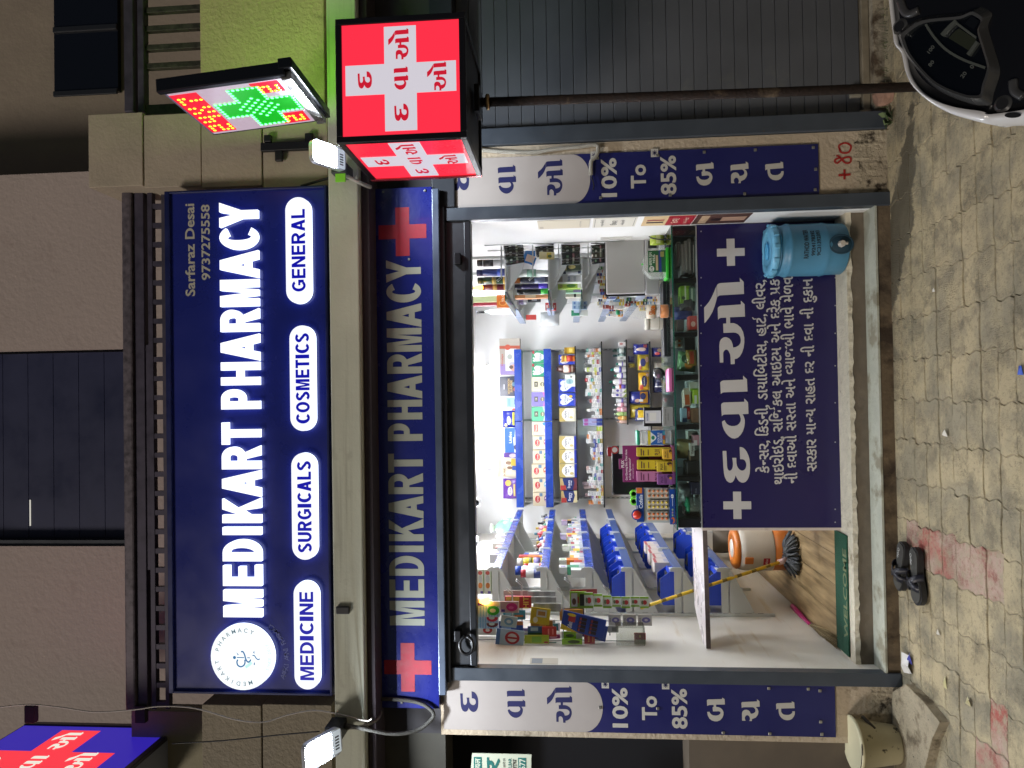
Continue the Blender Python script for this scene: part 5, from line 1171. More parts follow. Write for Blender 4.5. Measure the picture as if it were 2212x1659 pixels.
xg0, xg1 = P(1437, 917, YFRT).x, P(1437, 738, YFRT).x
ob('shelf', B().bbox(xg0, xg1, YFRT, 4.176, zG-.02, zG-.006, mat('#8b8e8e', .4), .003), tb)
dia('navy nappy pack with red print on the lowest visible shelf', 775, 755, 1408, zG, '#2a2f72', (('e',.3,.6,.16,.2,'#b04a4a'),('e',.66,.4,.2,.2,'#8d7a68')))
dia('navy bag with silver bands on the lowest visible shelf', 852, 812, 1411, zG, '#242848', (('r',.30,.36,.1,.9,'#b8bcc4'),('r',.6,.9,.4,.75,'#6a7088')))
dia('crumpled grey bag between the navy packs on the lowest shelf', 811, 785, 1412, zG, '#8d8a80', (), th=.12)
# ---------------------------------------------------------------- left wall, upper shelf
def onL(zi, y): return XF-.075, y, zL[zi]
def lbox(lab, zi, y0, w, h, col, pr=(), dep=.12, xo=.0, zo=0.0, **k): x1 = XF-.022-xo; return carton(lab, x1-dep, x1, y0, y0+w, zL[zi]+zo, zL[zi]+zo+h, col, pr, side='R', **k)
for k in range(3):
    carton(f'white baby utensil box with orange drawings, {("lowest", "middle", "topmost")[k]} of the stack of three', XF-.21, XF-.02, 1.10, 1.30, zL[0]+.003+.058*k, zL[0]+.058*(k+1), '#d4d3c6', (('r',.02,.12,.1,.5,'#5c4a94'),('e',.35,.5,.12,.3,'#c87a3c'),('e',.62,.5,.16,.28,'#b8bcb8'),('e',.86,.5,.08,.3,'#a8483c'),('r',0,1,0,.08,'#8fae6a')), side='F')
pouch('clear plastic bundle lying on the baby utensil boxes', XF-.20, XF-.03, 1.2, .14, zL[0]+.176, zL[0]+.27, '#b9c4bc', (), name='bag', cat='bag')
lbox('flat grey and purple box jutting over the upper left shelf', 0, 1.62, .20, .13, '#b9b6b8', (('r',.05,.3,.2,.7,'#4f4288'),), dep=.26)
lbox('salmon pink flat box on the upper left shelf', 0, 1.90, .10, .11, '#b88a80', dep=.22)
lbox('white carton with an orange corner on the upper left shelf', 0, 2.06, .22, .15, '#cfcbc2', (('r',.05,.3,.3,.7,'#4c3f88'),('r',.0,.2,0,.25,'#c9a050')), dep=.2)
lbox('white carton with violet mark behind the orange cornered carton', 0, 2.34, .2, .16, '#d4d2cc', (('r',.05,.3,.3,.7,'#4c3f88'),), dep=.2)
pouch('clear bag with a blue strip on the upper left shelf', XF-.2, XF-.06, 2.72, .16, zL[0], zL[0]+.15, '#aebfc2', (('r',.1,.9,.05,.25,'#4a8fb4'),), name='bag', cat='bag')
bag = thing('plastic_bag', 'tied green plastic bag of cotton at the far end of the upper left shelf', 'bag', (XF-.10, 3.25, zL[0]))
ob('sack', B().lathe([(0, 0), (.085, .01), (.10, .08), (.095, .17), (.06, .22), (.02, .25)], (0,0,0), mat('#7fb49c', .3, coat=.4, bump=(14, .6), noise=(9, .2)), 16, sy=.8), bag, local=True)
ob('knot', B().lathe([(.02, .245), (.035, .27), (.05, .30), (.03, .305), (0, .30)], (0,0,0), mat('#b9c4b4', .4), 8), bag, local=True)
# second shelf: bottles and cans
def lves(lab, y, r, h, col, cap, kind, zi=1, xo=.05, **k): return vessel(lab, (XF-xo, y, zL[zi]), r, h, col, cap, kind, **k)
lves('red capped white bottle nearest the door on the second left shelf', 1.10, .035, .20, '#cfd2d2', '#a52330', 'can', band=(.1,.5,'#26346c'))
lves('tall white can with a blue cap on the second left shelf', 1.19, .040, .25, '#d3d6d8', '#274aa8', 'can', band=(.2,.6,'#b4bac4'))
lves('white can with a red cap and red label on the second left shelf', 1.29, .036, .19, '#d5d5d4', '#b01f2c', 'can', band=(.1,.35,'#b84038'))
lves('short blue capped can behind the yellow can', 1.36, .032, .22, '#b9c0cc', '#2346a0', 'can', xo=.12)
lves('large yellow powder can with a violet band on the second left shelf', 1.45, .042, .255, '#cbbb1e', '#d8d6d0', 'can', band=(.24,.46,'#7d74a8'), band2=(.5,.62,'#6a6a30'))
lbox('orange and red carton beside the yellow powder can', 1, 1.55, .07, .25, '#c86a2a', (('r',0,1,.70,1,'#a8282c'),('r',.1,.9,.1,.3,'#d8b878')))
lbox('blue and white carton behind the orange carton', 1, 1.63, .06, .21, '#3557a4', (('r',0,1,.4,.8,'#d4d8dc'),))
PB = [('#2c2c30','#c9cccc',.13,'black syrup bottle'),('#c9c2b8','#2a2a2c',.12,'white labelled dark bottle'),('#8a2a30','#d0ccc4',.15,'red syrup bottle'),('#c8c4b8','#b8a050',.13,'cream syrup bottle'),('#2b3f8c','#d4d4d4',.14,'blue labelled bottle'),('#2a2a2e','#b0302c',.12,'black bottle with red cap'),('#b8424a','#4a7f94',.17,'red and clear bottle with teal cap'),('#c7b04a','#d8d8d8',.12,'yellow labelled bottle'),('#c48a98','#b8a24a',.17,'pink bottle with yellow cap'),('#3f7f6a','#d8d4c8',.13,'green labelled bottle'),('#26262a','#26262a',.16,'tall black bottle'),('#c9a03c','#c4c4c4',.12,'amber carton coloured bottle'),('#4a5a9c','#c8c8c8',.12,'blue grey bottle'),('#33343a','#9a9aa0',.14,'dark bottle with grey cap')]
y = 1.80
for k, (c, cp, h, w) in enumerate(PB):
    lves(f'{w} standing on the second left shelf among syrups', y, .028, h, c, cp, 'bottle', band=(.1,.5,'#c9c7c0' if c < '#90' else '#9c3a40'))
    lbox(f'small {word(("#c8cac8", "#b8a03c", "#9c2b34", "#2b3f94", "#3f8f86")[k % 5])} syrup carton behind the {w}', 1, y-.03, .065, h*.85, ("#c8cac8", "#b8a03c", "#9c2b34", "#2b3f94", "#3f8f86")[k % 5], (('r',.1,.9,.4,.6,'#d8d8d4'),), dep=.05, xo=.10)
    y += .142
# third shelf: medicine cartons
cols3 = ['#cfd2cf','#3f8a68','#c9cccb','#9c2b34','#c8752c','#d0d2ce','#c9cccb','#8a2a50','#c8b02c','#cfd0cc','#b9c4b0','#d2d3d0','#c9cbc9','#9a90b8','#cfcfd4','#c2c8c8','#d4b44a','#c8cac6','#b9a0b8','#cfd1d0','#a8b8c8','#d0cbb8','#c8cac8','#c4b8a0','#cfcfcb','#2b2c34','#c9c9c4','#bcb4c4']
y = 1.10; rnd = random.Random(11)
for k, c in enumerate(cols3):
    w = rnd.uniform(.07, .10); h = rnd.uniform(.10, .20)
    lbox(f'{word(c)} medicine carton on the third left shelf, {nth(k)} along from the door', 2, y, w-.003, h, c, (('r',0,1,.78,.98,rnd.choice(['#9c2b34','#3f8a68','#7c6aa8','#2b3f94','#c8a03c'])),('r',.15,.85,.25,.5,'#9aa2ac'))[0 if k % 2 else 1:], dep=.06, group='medicine cartons on the third left shelf', name='medicine_carton')
    if k % 3 == 1: lbox(f'pale carton lying on the {nth(k)} upright carton of the third left shelf', 2, y, w-.004, .06, rnd.choice(['#d4d6d4','#b0a4c4','#cdd0c8']), (('r',.2,.6,.2,.8,rnd.choice(['#b8503c','#7c9c64','#7c6aa8'])),), dep=.05, zo=h+.001, group='medicine cartons on the third left shelf', name='medicine_carton')
    y += w
# white cartons in the middle bin row
for k in range(5):
    for j in range(2):
        carton(f'white carton between the blue bins on the middle bin shelf, {("near", "second", "middle", "fourth", "far")[k]} {("front", "rear")[j]} one', XF-.10-.10*j, XF-.02-.10*j, 1.34+.165*k, 1.34+.165*k+.15, zL[4], zL[4]+.16-.015*(k % 2)-.03*j, '#cdc6c2', (('r',0,1,.86,1,'#b0555a'),('r',.2,.8,.3,.5,'#aab')), side='R', group='white cartons between the bins')
# ---------------------------------------------------------------- goods hanging by the left jamb
WIRE = mat('#b9bcbc', .3, metal=.7)
rk = thing('wire_rack', 'white wire hook rack of hanging baby goods on the left wall by the door', 'rack', (XL, .6, 1.4))
for z, y in ((2.62, .50), (2.33, .52), (2.28, .75), (1.98, .55), (1.93, .8), (1.66, .6)):
    for dy in (0, .05): ob('hook', B().tube([(XL+.001, y+dy, z), (XL+.30, y+dy, z), (XL+.335, y+dy, z+.04)], .0042, WIRE, 6), rk)
for y in (.46, .88): ob('upright', B().tube([(XL+.012, y, 1.45), (XL+.012, y, 2.72)], .004, WIRE, 6), rk)
def hang(label, u0, u1, v0, v1, y, col, pr=(), name='blister_card', cat='card', th=.014, tilt=0.0):
    um, vm = (u0+u1)/2, (v0+v1)/2; x0, x1 = P(um, v0, y).x, P(um, v1, y).x; z0, z1 = P(u1, vm, y).z, P(u0, vm, y).z
    x0 = max(x0, XL+.006)
    b = B(); c = ((x0+x1)/2, y, z1); bxx = (x0-c[0], x1-c[0], -th/2, th/2, z0-z1, 0)
    b.bbox(*bxx, mat(col, .35, coat=.3), .002); prints(b, 'F', bxx, pr)
    o = ob(name, b, None, label, cat, 'goods hanging by the left jamb'); o.location = c; o.rotation_euler = (0, tilt, .12); return o
STR = tuple(('r', .04, .70, .08+.11*i, .12+.11*i, '#7fb6dc') for i in range(7))
T_ = lambda c: (('r',.0,.72,.0,1,'#b7d3ea'),)+STR+(('r',.74,1,.6,.95,'#5a3f94'),('e',.42,.26,.30,.24,c),('e',.42,.28,.13,.12,'#cfe0da'))
hang('striped blue teether card with a green ring, frontmost on the top hook', 1026, 1080, 1332, 1299, .44, '#d6dcdc', T_('#35a83c'))
hang('striped blue teether card with a red ring, second on the top hook', 1026, 1077, 1345, 1318, .48, '#d2d8da', T_('#b42a3c'))
hang('striped blue teether card with a dark red toy, third on the top hook', 1026, 1077, 1357, 1333, .52, '#d2d8da', T_('#6a3038'))
hang('white teether card with a red ring, last on the top hook', 1026, 1072, 1371, 1350, .56, '#d8d6d0', (('e',.5,.4,.34,.22,'#a82a2c'),('e',.5,.4,.16,.1,'#d8d0c8')))
hang('pink rattle card on the second hook row', 1081, 1121, 1323, 1299, .46, '#c9a9a6', (('e',.5,.38,.36,.30,'#c22a80'),('r',.08,.3,.75,.95,'#5a3f8c'),('e',.45,.42,.12,.14,'#dc6aa8')))
hang('red and yellow noodle style box behind the pink rattle card', 1091, 1148, 1312, 1288, .60, '#a8252a', (('r',0,1,.45,.95,'#c8a03c'),('e',.4,.7,.2,.14,'#a8302c'),('t','HIT',.5,.2,.2,'#e8c860')), th=.05, name='carton', cat='box')
hang('teal and orange toothbrush card on the second hook row', 1087, 1135, 1338, 1318, .55, '#3f8696', (('r',.1,.9,.5,.9,'#8db4b8'),('r',.3,.5,.1,.5,'#c8783c')))
hang('pale blue pacifier pack hanging below the teether cards', 1082, 1117, 1351, 1328, .43, '#b9ccd0', (('e',.5,.5,.34,.28,'#6f9fc0'),('e',.5,.5,.16,.14,'#d0dcdf')), tilt=.15)
hang('dark blue card with an orange corner behind the pacifier', 1078, 1130, 1362, 1342, .50, '#2b4a94', (('r',.6,1,0,.4,'#b87038'),('r',.1,.5,.5,.9,'#8aa4c8')))
hang('blue card with a large red teething ring near the wall', 1072, 1132, 1391, 1357, .40, '#a9c4dc', (('e',.5,.42,.40,.26,'#a82430'),('e',.5,.42,.27,.17,'#d4dade'),('r',.44,.56,.2,.66,'#a82430'),('r',.0,1,.86,1,'#4a74b4')), tilt=.10)
hang('blue and white pack at the bottom of the teether hook', 1076, 1118, 1398, 1382, .46, '#c3d0da', (('r',0,1,.0,.35,'#39598c'),))
for k, (u0, u1, v0, v1) in enumerate(((1140, 1200, 1288, 1277), (1146, 1202, 1303, 1289), (1152, 1212, 1320, 1303))):
    pr = tuple(('e', .12+.19*i, .3+.4*j, .07, .13, '#8d9294') for i in range(5) for j in range(2))
    hang(f'silver tablet blister strip on the middle hook, {("rear", "middle", "front")[k]} one', u0, u1, v0, v1, .66-.07*k, '#b3b6b6', pr, name='blister_strip', cat='blister strip')
hang('stack of clear folders wedged behind the blister strips', 1088, 1140, 1289, 1276, .70, '#a89a98', (('r',0,1,.2,.3,'#d0ccca'),('r',0,1,.6,.7,'#d0ccca')), name='folder', cat='folder')
hang('yellow nail clipper pack hanging in the middle row', 1146, 1188, 1345, 1311, .42, '#c9b022', (('e',.24,.72,.18,.12,'#d8d4c0'),('r',.45,.9,.18,.7,'#c8ccc8'),('r',.55,.8,.25,.62,'#a87832')), tilt=.12)
hang('amber strip pack behind the yellow clipper pack', 1146, 1194, 1354, 1340, .48, '#a8782a', (('r',.1,.9,.3,.6,'#c89c48'),))
hang('navy and green toothbrush card in the middle row', 1140, 1172, 1372, 1353, .45, '#2a5486', (('r',.0,.3,0,1,'#1f4a38'),('r',.5,.9,.3,.8,'#9fb4c4')))
hang('bright red card in the middle row beside the toothbrushes', 1171, 1202, 1374, 1354, .43, '#b8342e', (('r',.2,.8,.2,.3,'#dc8a80'),('r',.2,.8,.5,.6,'#dc8a80')))
hang('yellow green brush card near the wall in the middle row', 1133, 1186, 1390, 1372, .41, '#a8b82c', (('r',.15,.85,.3,.7,'#7fae3c'),('e',.2,.12,.1,.1,'#a83a30')))
hang('green and teal brush pack at the bottom of the middle row', 1140, 1202, 1400, 1388, .44, '#4a7a6a', (('r',.1,.5,.3,.8,'#a84a34'),('r',.5,.95,.2,.7,'#3f8086')))
hang('bright green shaver card with a dark window on the lower hook', 1231, 1267, 1313, 1278, .50, '#8fb83a', (('r',.1,.9,.55,.92,'#d4d8c8'),('e',.4,.75,.2,.12,'#6a4a34'),('r',.15,.85,.12,.40,'#33382c'),('r',.3,.7,.46,.54,'#b03a30')))
for k in range(7):
    hang(f'white and green sweet sachet in the hanging strip, {ORD[k].replace("nearest", "first")} from the left', 1262+20*k, 1281+20*k, 1313-3*(k % 2), 1280+3*min(k, 3), .48+.012*k, '#ccd4c4', (('r',.0,.16,0,1,'#86b436'),('r',.84,1,0,1,'#86b436'),('e',.5,.45,.2,.24,'#b03a3a'),('e',.5,.72,.18,.12,'#6a7a58')), name='sachet', cat='sachet')
hang('orange hair colour card behind the blue razor card', 1209, 1259, 1340, 1316, .56, '#c88a2c', (('r',.1,.9,.6,.9,'#dcb46a'),))
rz = [('p',[(0,.55),(.0,1),(.30,1)],'#c8b02c'), ('t','Gillette',.36,.80,.10,'#dde0ea',.4), ('r',.5,.8,.70,.86,'#a83a3a'),('e',.86,.8,.08,.10,'#c8b02c')]
for i in range(4):
    for j in range(2): rz += [('r', .10+.20*i, .26+.20*i, .18+.26*j, .36+.26*j, '#2a2228'), ('r', .11+.20*i, .25+.20*i, .30+.26*j, .34+.26*j, '#8a3a44')]
hang('blue razor card with rows of black razors, front one', 1214, 1308, 1358, 1318, .40, '#27408e', tuple(rz), tilt=.22, th=.02)
hang('second blue razor card behind the front razor card', 1226, 1312, 1366, 1334, .46, '#2a4490', tuple(rz), tilt=.22, th=.02)
hang('green and white soap card near the wall on the lower hook', 1213, 1258, 1381, 1364, .44, '#d2d6cc', (('r',0,1,.3,.9,'#8ab82e'),('e',.5,.6,.2,.2,'#5a6a3c')))
hang('green card with a dark round brush at the wall', 1214, 1258, 1400, 1380, .40, '#84b42c', (('e',.5,.42,.3,.3,'#4a5a30'),))
hang('dark red packet with gold lettering near the wall', 1262, 1285, 1395, 1365, .42, '#9c2428', (('t','આરતી',.5,.62,.26,'#d8a858',.7),('r',.15,.85,.16,.22,'#c08a50')))
hang('strip of small red sachets low on the left wall', 1370, 1395, 1395, 1367, .42, '#b03428', (('r',0,.42,0,1,'#d6cfc0'),('r',.42,1,.33,.36,'#7a1e1a'),('r',.42,1,.66,.69,'#7a1e1a'),('e',.7,.5,.12,.1,'#d8a050')), name='sachet', cat='sachet')
for k, (u0, u1) in enumerate(((1314, 1341), (1345, 1374), (1378, 1408))):
    hang(f'small white card with a purple flower, {("upper", "middle", "lower")[k]} one of three on the left wall', u0, u1, 1351, 1327, .55, '#d4d2ce', (('e',.5,.42,.24,.3,'#7a78b4'),('e',.5,.42,.1,.12,'#d8d0e0'),('t','HYS',.5,.84,.12,'#5a5f80')))
MORE = (('pale pink bib card tucked behind the striped teether cards',1030,1074,1384,1368,.60,'#c9a8ae',(('e',.5,.5,.3,.2,'#d8d0d0'),)),
 ('violet and white feeding bottle card on the second hook row',1098,1146,1372,1356,.58,'#8a7ab4',(('r',.3,.6,.1,.9,'#d2d2d6'),)),
 ('orange and white sipper card behind the blue teether card',1084,1126,1380,1364,.62,'#c87a40',(('e',.5,.4,.3,.3,'#d8d0c4'),)),
 ('yellow duck rattle card behind the noodle style box',1118,1152,1300,1284,.74,'#c9ab3c',(('e',.5,.5,.26,.24,'#d8602c'),)),
 ('white comb card with a green comb in the middle row',1150,1200,1352,1340,.62,'#cfd0cc',(('r',.1,.9,.3,.5,'#3f8a54'),)),
 ('teal razor card behind the amber strip pack',1160,1206,1364,1350,.58,'#2f7f86',(('r',.2,.8,.2,.7,'#b8c4c4'),)),
 ('magenta hair band card over the green brush pack',1182,1210,1388,1372,.50,'#a83a78',(('e',.5,.5,.3,.3,'#d8a0c0'),)),
 ('white cotton bud pack behind the bright red card',1176,1210,1362,1344,.66,'#d0d2d2',(('r',.1,.9,.5,.9,'#5a8ac0'),)),
 ('dark brown hair clip card beside the orange hair colour card',1216,1262,1330,1314,.70,'#4a2f2a',(('r',.2,.8,.2,.4,'#b08a5a'),)),
 ('crimson oval hand mirror hanging above the green shaver card',1232,1290,1290,1274,.62,'#8a1c26',(('e',.5,.5,.4,.3,'#a83038'),)),
 ('clear pouch of grey clips beside the acrylic tray',1312,1336,1366,1352,.46,'#a8aaa6',(('r',.2,.8,.2,.6,'#7c7e7c'),)),
 ('lime scrubber card below the pale blue pacifier',1102,1134,1398,1386,.48,'#9cbc3a',(('e',.5,.5,.3,.3,'#3f7a3a'),)))
for lab, u0, u1, v0, v1, y, c, pr in MORE: hang(lab, u0, u1, v0, v1, y, c, pr, tilt=random.uniform(-.08, .08))
ac = thing('acrylic_tray', 'clear acrylic tray fixed low on the left wall by the door', 'tray', (XL+.06, .45, 1.6))
a = R(1330, 1392, 1392, 1352, .44); GLA = glassm('#e4e6e2', .14, key='ac')
ob('front', B().box(a[0], a[1], .40, .403, a[2], a[3], GLA), ac); ob('base', B().box(a[0], a[1], .403, .52, a[2], a[2]+.003, GLA), ac); ob('side', B().box(a[1]-.003, a[1], .403, .52, a[2]+.003, a[3], GLA), ac)
# ---------------------------------------------------------------- right wall goods
def rves(lab, u0, u1, va, vb, y, zi, col, cap, kind, **k):
    vm = (va+vb)/2; x = P((u0+u1)/2, vm, y).x; r = (P(u0, vb, y).x-P(u0, va, y).x)/2; z0 = zR[zi] if zi is not None else P(u1, vm, y).z; z1 = P(u0, vm, y).z
    return vessel(lab, (x, y, z0), r, z1-z0, col, cap, kind, **k)
def rbox(lab, u0, u1, va, vb, y, zi, col, pr=(), dep=.08, **k):
    vm = (va+vb)/2; um = (u0+u1)/2; z0 = zR[zi] if zi is not None else P(u1, vm, y).z
    return carton(lab, P(um, va, y).x, P(um, vb, y).x, y, y+dep, z0, P(u0, vm, y).z, col, pr, **k)
rves('black and silver deodorant can at the right of the top right shelf', 1031, 1073, 576, 560, 1.24, 0, '#b9bcc0', '#1c1c20', 'can', band=(.42,.78,'#1e1e22'))
rves('dark blue deodorant can with swirls on the top right shelf', 1030, 1074, 597, 581, 1.30, 0, '#22306e', '#1d2552', 'can', band=(.1,.3,'#2c48a0'))
rves('dark green deodorant can with a gold base on the top right shelf', 1032, 1075, 614, 598, 1.36, 0, '#1f3a26', '#1a2e20', 'can', band=(.02,.12,'#b0903a'), band2=(.35,.5,'#8c7c3c'))
rves('maroon deodorant can with a gold base on the top right shelf', 1034, 1076, 628, 614, 1.42, 0, '#5c1a2a', '#451522', 'can', band=(.02,.12,'#b0903a'), band2=(.35,.5,'#94783c'))
rbox('lime and white tall box deeper on the top right shelf', 1016, 1066, 652, 640, 2.36, 0, '#c3cf9c', (('r',0,1,0,.3,'#a8b86a'),))
rbox('red and pink slim box beside the lime tall box', 1020, 1066, 660, 653, 2.42, 0, '#a83a50')
rbox('bright orange carton with a fruit picture on the upper right shelf end', 1073, 1099, 664, 637, 2.34, None, '#c86a22', (('e',.35,.5,.22,.34,'#d89448'),('e',.35,.5,.15,.24,'#b85a1c'),('t','Vit C',.74,.5,.22,'#e8d8c0')), dep=.05)
rves('clear perfume bottle with a black cap at the shelf end', 1030, 1078, 680, 668, 2.9, 0, '#b9c4be', '#18181a', 'bottle', band=(.1,.4,'#d4d8d4'))
rves('white face wash tube with a green leaf on the second right shelf', 1119, 1164, 598, 582, 1.26, 1, '#cfd6d0', None, 'tube', band=(.4,.7,'#7aa08c'))
rves('black spray can with an orange cap on the second right shelf', 1109, 1164, 612, 599, 1.32, 1, '#2a2c3a', '#b8702c', 'can', band=(.1,.4,'#565c78'))
rves('indigo black spray can beside the orange capped can', 1112, 1164, 624, 613, 1.40, 1, '#2c2450', '#22203a', 'can', band=(.05,.3,'#4a38b0'))
rves('black spray can with a green base on the second right shelf', 1117, 1165, 636, 624, 1.48, 1, '#1f2422', '#1a1d1c', 'can', band=(.03,.26,'#3ca83c'))
rbox('peach soap carton behind the spray cans', 1112, 1164, 644, 637, 1.6, 1, '#c88a5c', (('r',0,1,.4,.7,'#d8c0a0'),))
rves('white cream jar with a violet lid on the second right shelf', 1104, 1138, 658, 643, 2.36, None, '#d4d0d6', '#6a3f9c', 'jar', band=(.2,.5,'#9c8cb4'))
rbox('dark carton with silver print beside the violet lidded jar', 1140, 1168, 652, 642, 2.40, None, '#26272c', (('r',.2,.8,.3,.7,'#8f949c'),), dep=.05)
rbox('tiny red carton at the end of the second right shelf', 1136, 1158, 690, 680, 3.1, None, '#b8423c', dep=.05)
rbox('gold and dark green tall carton on the third right shelf', 1199, 1252, 584, 570, 1.24, 2, '#3a4434', (('r',0,1,.55,1,'#8c7c42'),('e',.5,.35,.3,.14,'#b0a468')))
rves('dark blue dropper bottle beside the gold carton', 1190, 1250, 592, 584, 1.30, 2, '#1e2c4c', '#15161a', 'dropper', band=(.1,.5,'#c0c4c8'))
rbox('white serum carton with blue print on the third right shelf', 1202, 1252, 610, 595, 1.34, 2, '#cfcfcd', (('r',.1,.9,.75,.95,'#a09484'),('t','Bakuk',.5,.5,.10,'#39588c',.7),('r',.15,.85,.2,.3,'#a8acb0')))
rbox('leafy green and white carton on the third right shelf', 1205, 1252, 623, 612, 1.42, 2, '#9cb84a', (('r',0,1,.0,.14,'#d8dcd0'),('e',.5,.42,.3,.2,'#4a7a34'),('t','PLIX',.5,.85,.10,'#8c3a58',.6)))
rbox('mint and lilac slim carton beside the leafy carton', 1222, 1252, 632, 624, 1.5, 2, '#8fb49c', (('r',0,1,.0,.5,'#8a7cb8'),))
rbox('cream carton with a dark band at the end of the third row', 1222, 1252, 642, 633, 1.6, 2, '#cfc8b8', (('r',0,1,.3,.45,'#3a2a2c'),))
for k in range(2): rbox(f'maroon carton standing deeper on the third right shelf, {("right", "left")[k]} one', 1184, 1202, 618+8*k, 611+8*k, 1.9, None, '#5a1f30', dep=.05)
for k in range(3): rbox(f'white carton with black word print on the third right shelf, {("right", "middle", "left")[k]} one', 1174+k, 1200, 629+9*k, 620.5+9*k, 1.95, None, '#cac8c6', (('t','YOUVIT',.5,.5,.16,'#33343a',.84),), dep=.05)
for k in range(3): rbox(f'red and white cream carton deep on the third right shelf, {("upper", "middle", "lower")[k]} one', 1178+8*k, 1185.4+8*k, 670, 654, 2.4, None, '#b03036', (('r',.3,.7,.3,.7,'#d8c8c4'),), dep=.05)
pouch('clear bag of cotton wool hanging at the shelf end', .70, .84, 2.9, .10, P(1208, 690, 2.9).z, P(1168, 690, 2.9).z, '#c3c8ca', (), name='bag', cat='bag')
for k in range(3):
    for j in range(2): rbox(f'pale blue tablet carton on the fourth right shelf, {("upper", "middle", "lower")[k]} {("right", "left")[j]} one', 1236+11*k, 1246.5+11*k, 659+9*j, 650.5+9*j, 2.3, None, '#9db4cc', (('r',.2,.8,.3,.7,'#5a74a4'),), dep=.05)
rbox('green topped white carton on the fourth right shelf', 1234, 1270, 682, 670, 2.7, None, '#cfd4cc', (('r',0,1,.5,1,'#2f8a64'),), dep=.05)
GRR = 'small goods crowded on the lower right shelves'
cr = ['#c8c4b8','#c8852c','#34488c','#d0d0cc','#b8962a','#d4d2cc','#c9c9c4','#3f7a3a','#d2cfc8','#2c2f40','#c9b83c','#8a3a2c','#cfd0d0','#7a9cb4','#c8c0a0','#c9c9c4']
rnd = random.Random(5); n = 0
for (u0, u1, va, vb, y) in ((1292, 1313, 600, 575, 1.4), (1300, 1330, 640, 604, 1.6), (1318, 1348, 660, 640, 1.8), (1300, 1322, 664, 644, 2.1), (1322, 1346, 682, 664, 2.3), (1360, 1384, 660, 642, 1.9), (1386, 1420, 664, 640, 1.8)):
    v = vb
    while v < va:
        w = rnd.uniform(5, 8); u = u1
        while u > u0:
            h = rnd.uniform(7, 13); c = rnd.choice(cr); n += 1; kk_ = n
            carton(f'small {word(c)} carton behind the monitor on the right shelves, {nth(n-1)} of the pile', P(u, v+w, y).x+.001, P(u, v, y).x-.001, y, y+.06, P(u, v, y).z, P(u-h, v, y).z-.001, c, (('r',.1,.9,.35,.6,rnd.choice(['#d8d8d4','#a86a60','#6a84b4','#c0c4c0'])),), group=GRR, name='small_carton')
            u -= h
        v += w
# hanging sachets on the right
BLKP = ['#23262a', '#2c2622', '#1f2b24', '#33302c']
for gname, u0, u1, va, vb, n, y in (('top', 1087, 1130, 563, 512, 8, .75), ('second', 1155, 1196, 549, 518, 6, .75), ('third', 1211, 1253, 569, 512, 7, .75), ('fourth', 1276, 1309, 569, 512, 5, .75)):
    for k in range(n):
        v1 = vb+(va-vb)*k/n*.8; v0 = v1+(va-vb)*.28
        x0, x1 = P((u0+u1)/2, v0, y).x, P((u0+u1)/2, v1, y).x; d = k*.03
        o = pouch(f'black hair colour sachet on the {gname} right hook, {nth(k)} from its tip', x0, min(x1, XR-.01), y+d*.5, .020, P(u1, (v0+v1)/2, y).z, P(u0, (v0+v1)/2, y).z, BLKP[k % 4], (('r',.22,.78,.30,.40,('#5c6454', '#6a4a50', '#7c7c74')[k % 3]),('r',.30,.62,.60,.72,('#8a9088', '#3f5a44', '#70706c')[k % 3]),('r',0,1,.95,1,'#8a8e92'),('r',0,.05,.0,1,'#7c8084')), group='black sachets hanging on the right hooks', roll=random.uniform(-.16, .16), tilt=random.uniform(-.12, .12), name='sachet', cat='sachet')
        o.rotation_euler.z = random.uniform(-.75, -.15)
rk2 = thing('wire_rack', 'white wire hook rack carrying black sachets on the right wall', 'rack', (XR, .8, 1.9))
for u in (1086, 1154, 1210, 1274):
    z = P(u, 530, .75).z
    for dy in (-.03, .03): ob('hook', B().tube([(XR-.001, .78+dy, z+.012), (XR-.24, .72+dy, z+.012), (XR-.265, .71+dy, z+.04)], .003, WIRE, 6), rk2)
for dy in (.68, .88): ob('upright', B().tube([(XR-.01, dy, 1.5), (XR-.01, dy, 2.5)], .004, WIRE, 6), rk2)
x0 = P(1140, 566, .9).x; pouch('bright blue knee cap pack hanging between the black sachets', x0-.02, x0+.13, .98, .02, P(1160, 550, .95).z, P(1124, 550, .95).z, '#2f6cac', (('t','Knee Cap',.6,.8,.12,'#dce4ec',.5),('r',.1,.45,.1,.6,'#c9b4a4')), roll=.35, name='pack', cat='pack')
pouch('cream and yellow sachet hanging under the second sachet bunch', P(1180, 567, .8).x, P(1180, 551, .8).x, .70, .02, P(1198, 560, .8).z, P(1166, 560, .8).z, '#c9bf94', (('r',.1,.9,.2,.5,'#b8a43c'),('e',.4,.3,.2,.14,'#4a5a34')), name='sachet', cat='sachet', roll=.06)
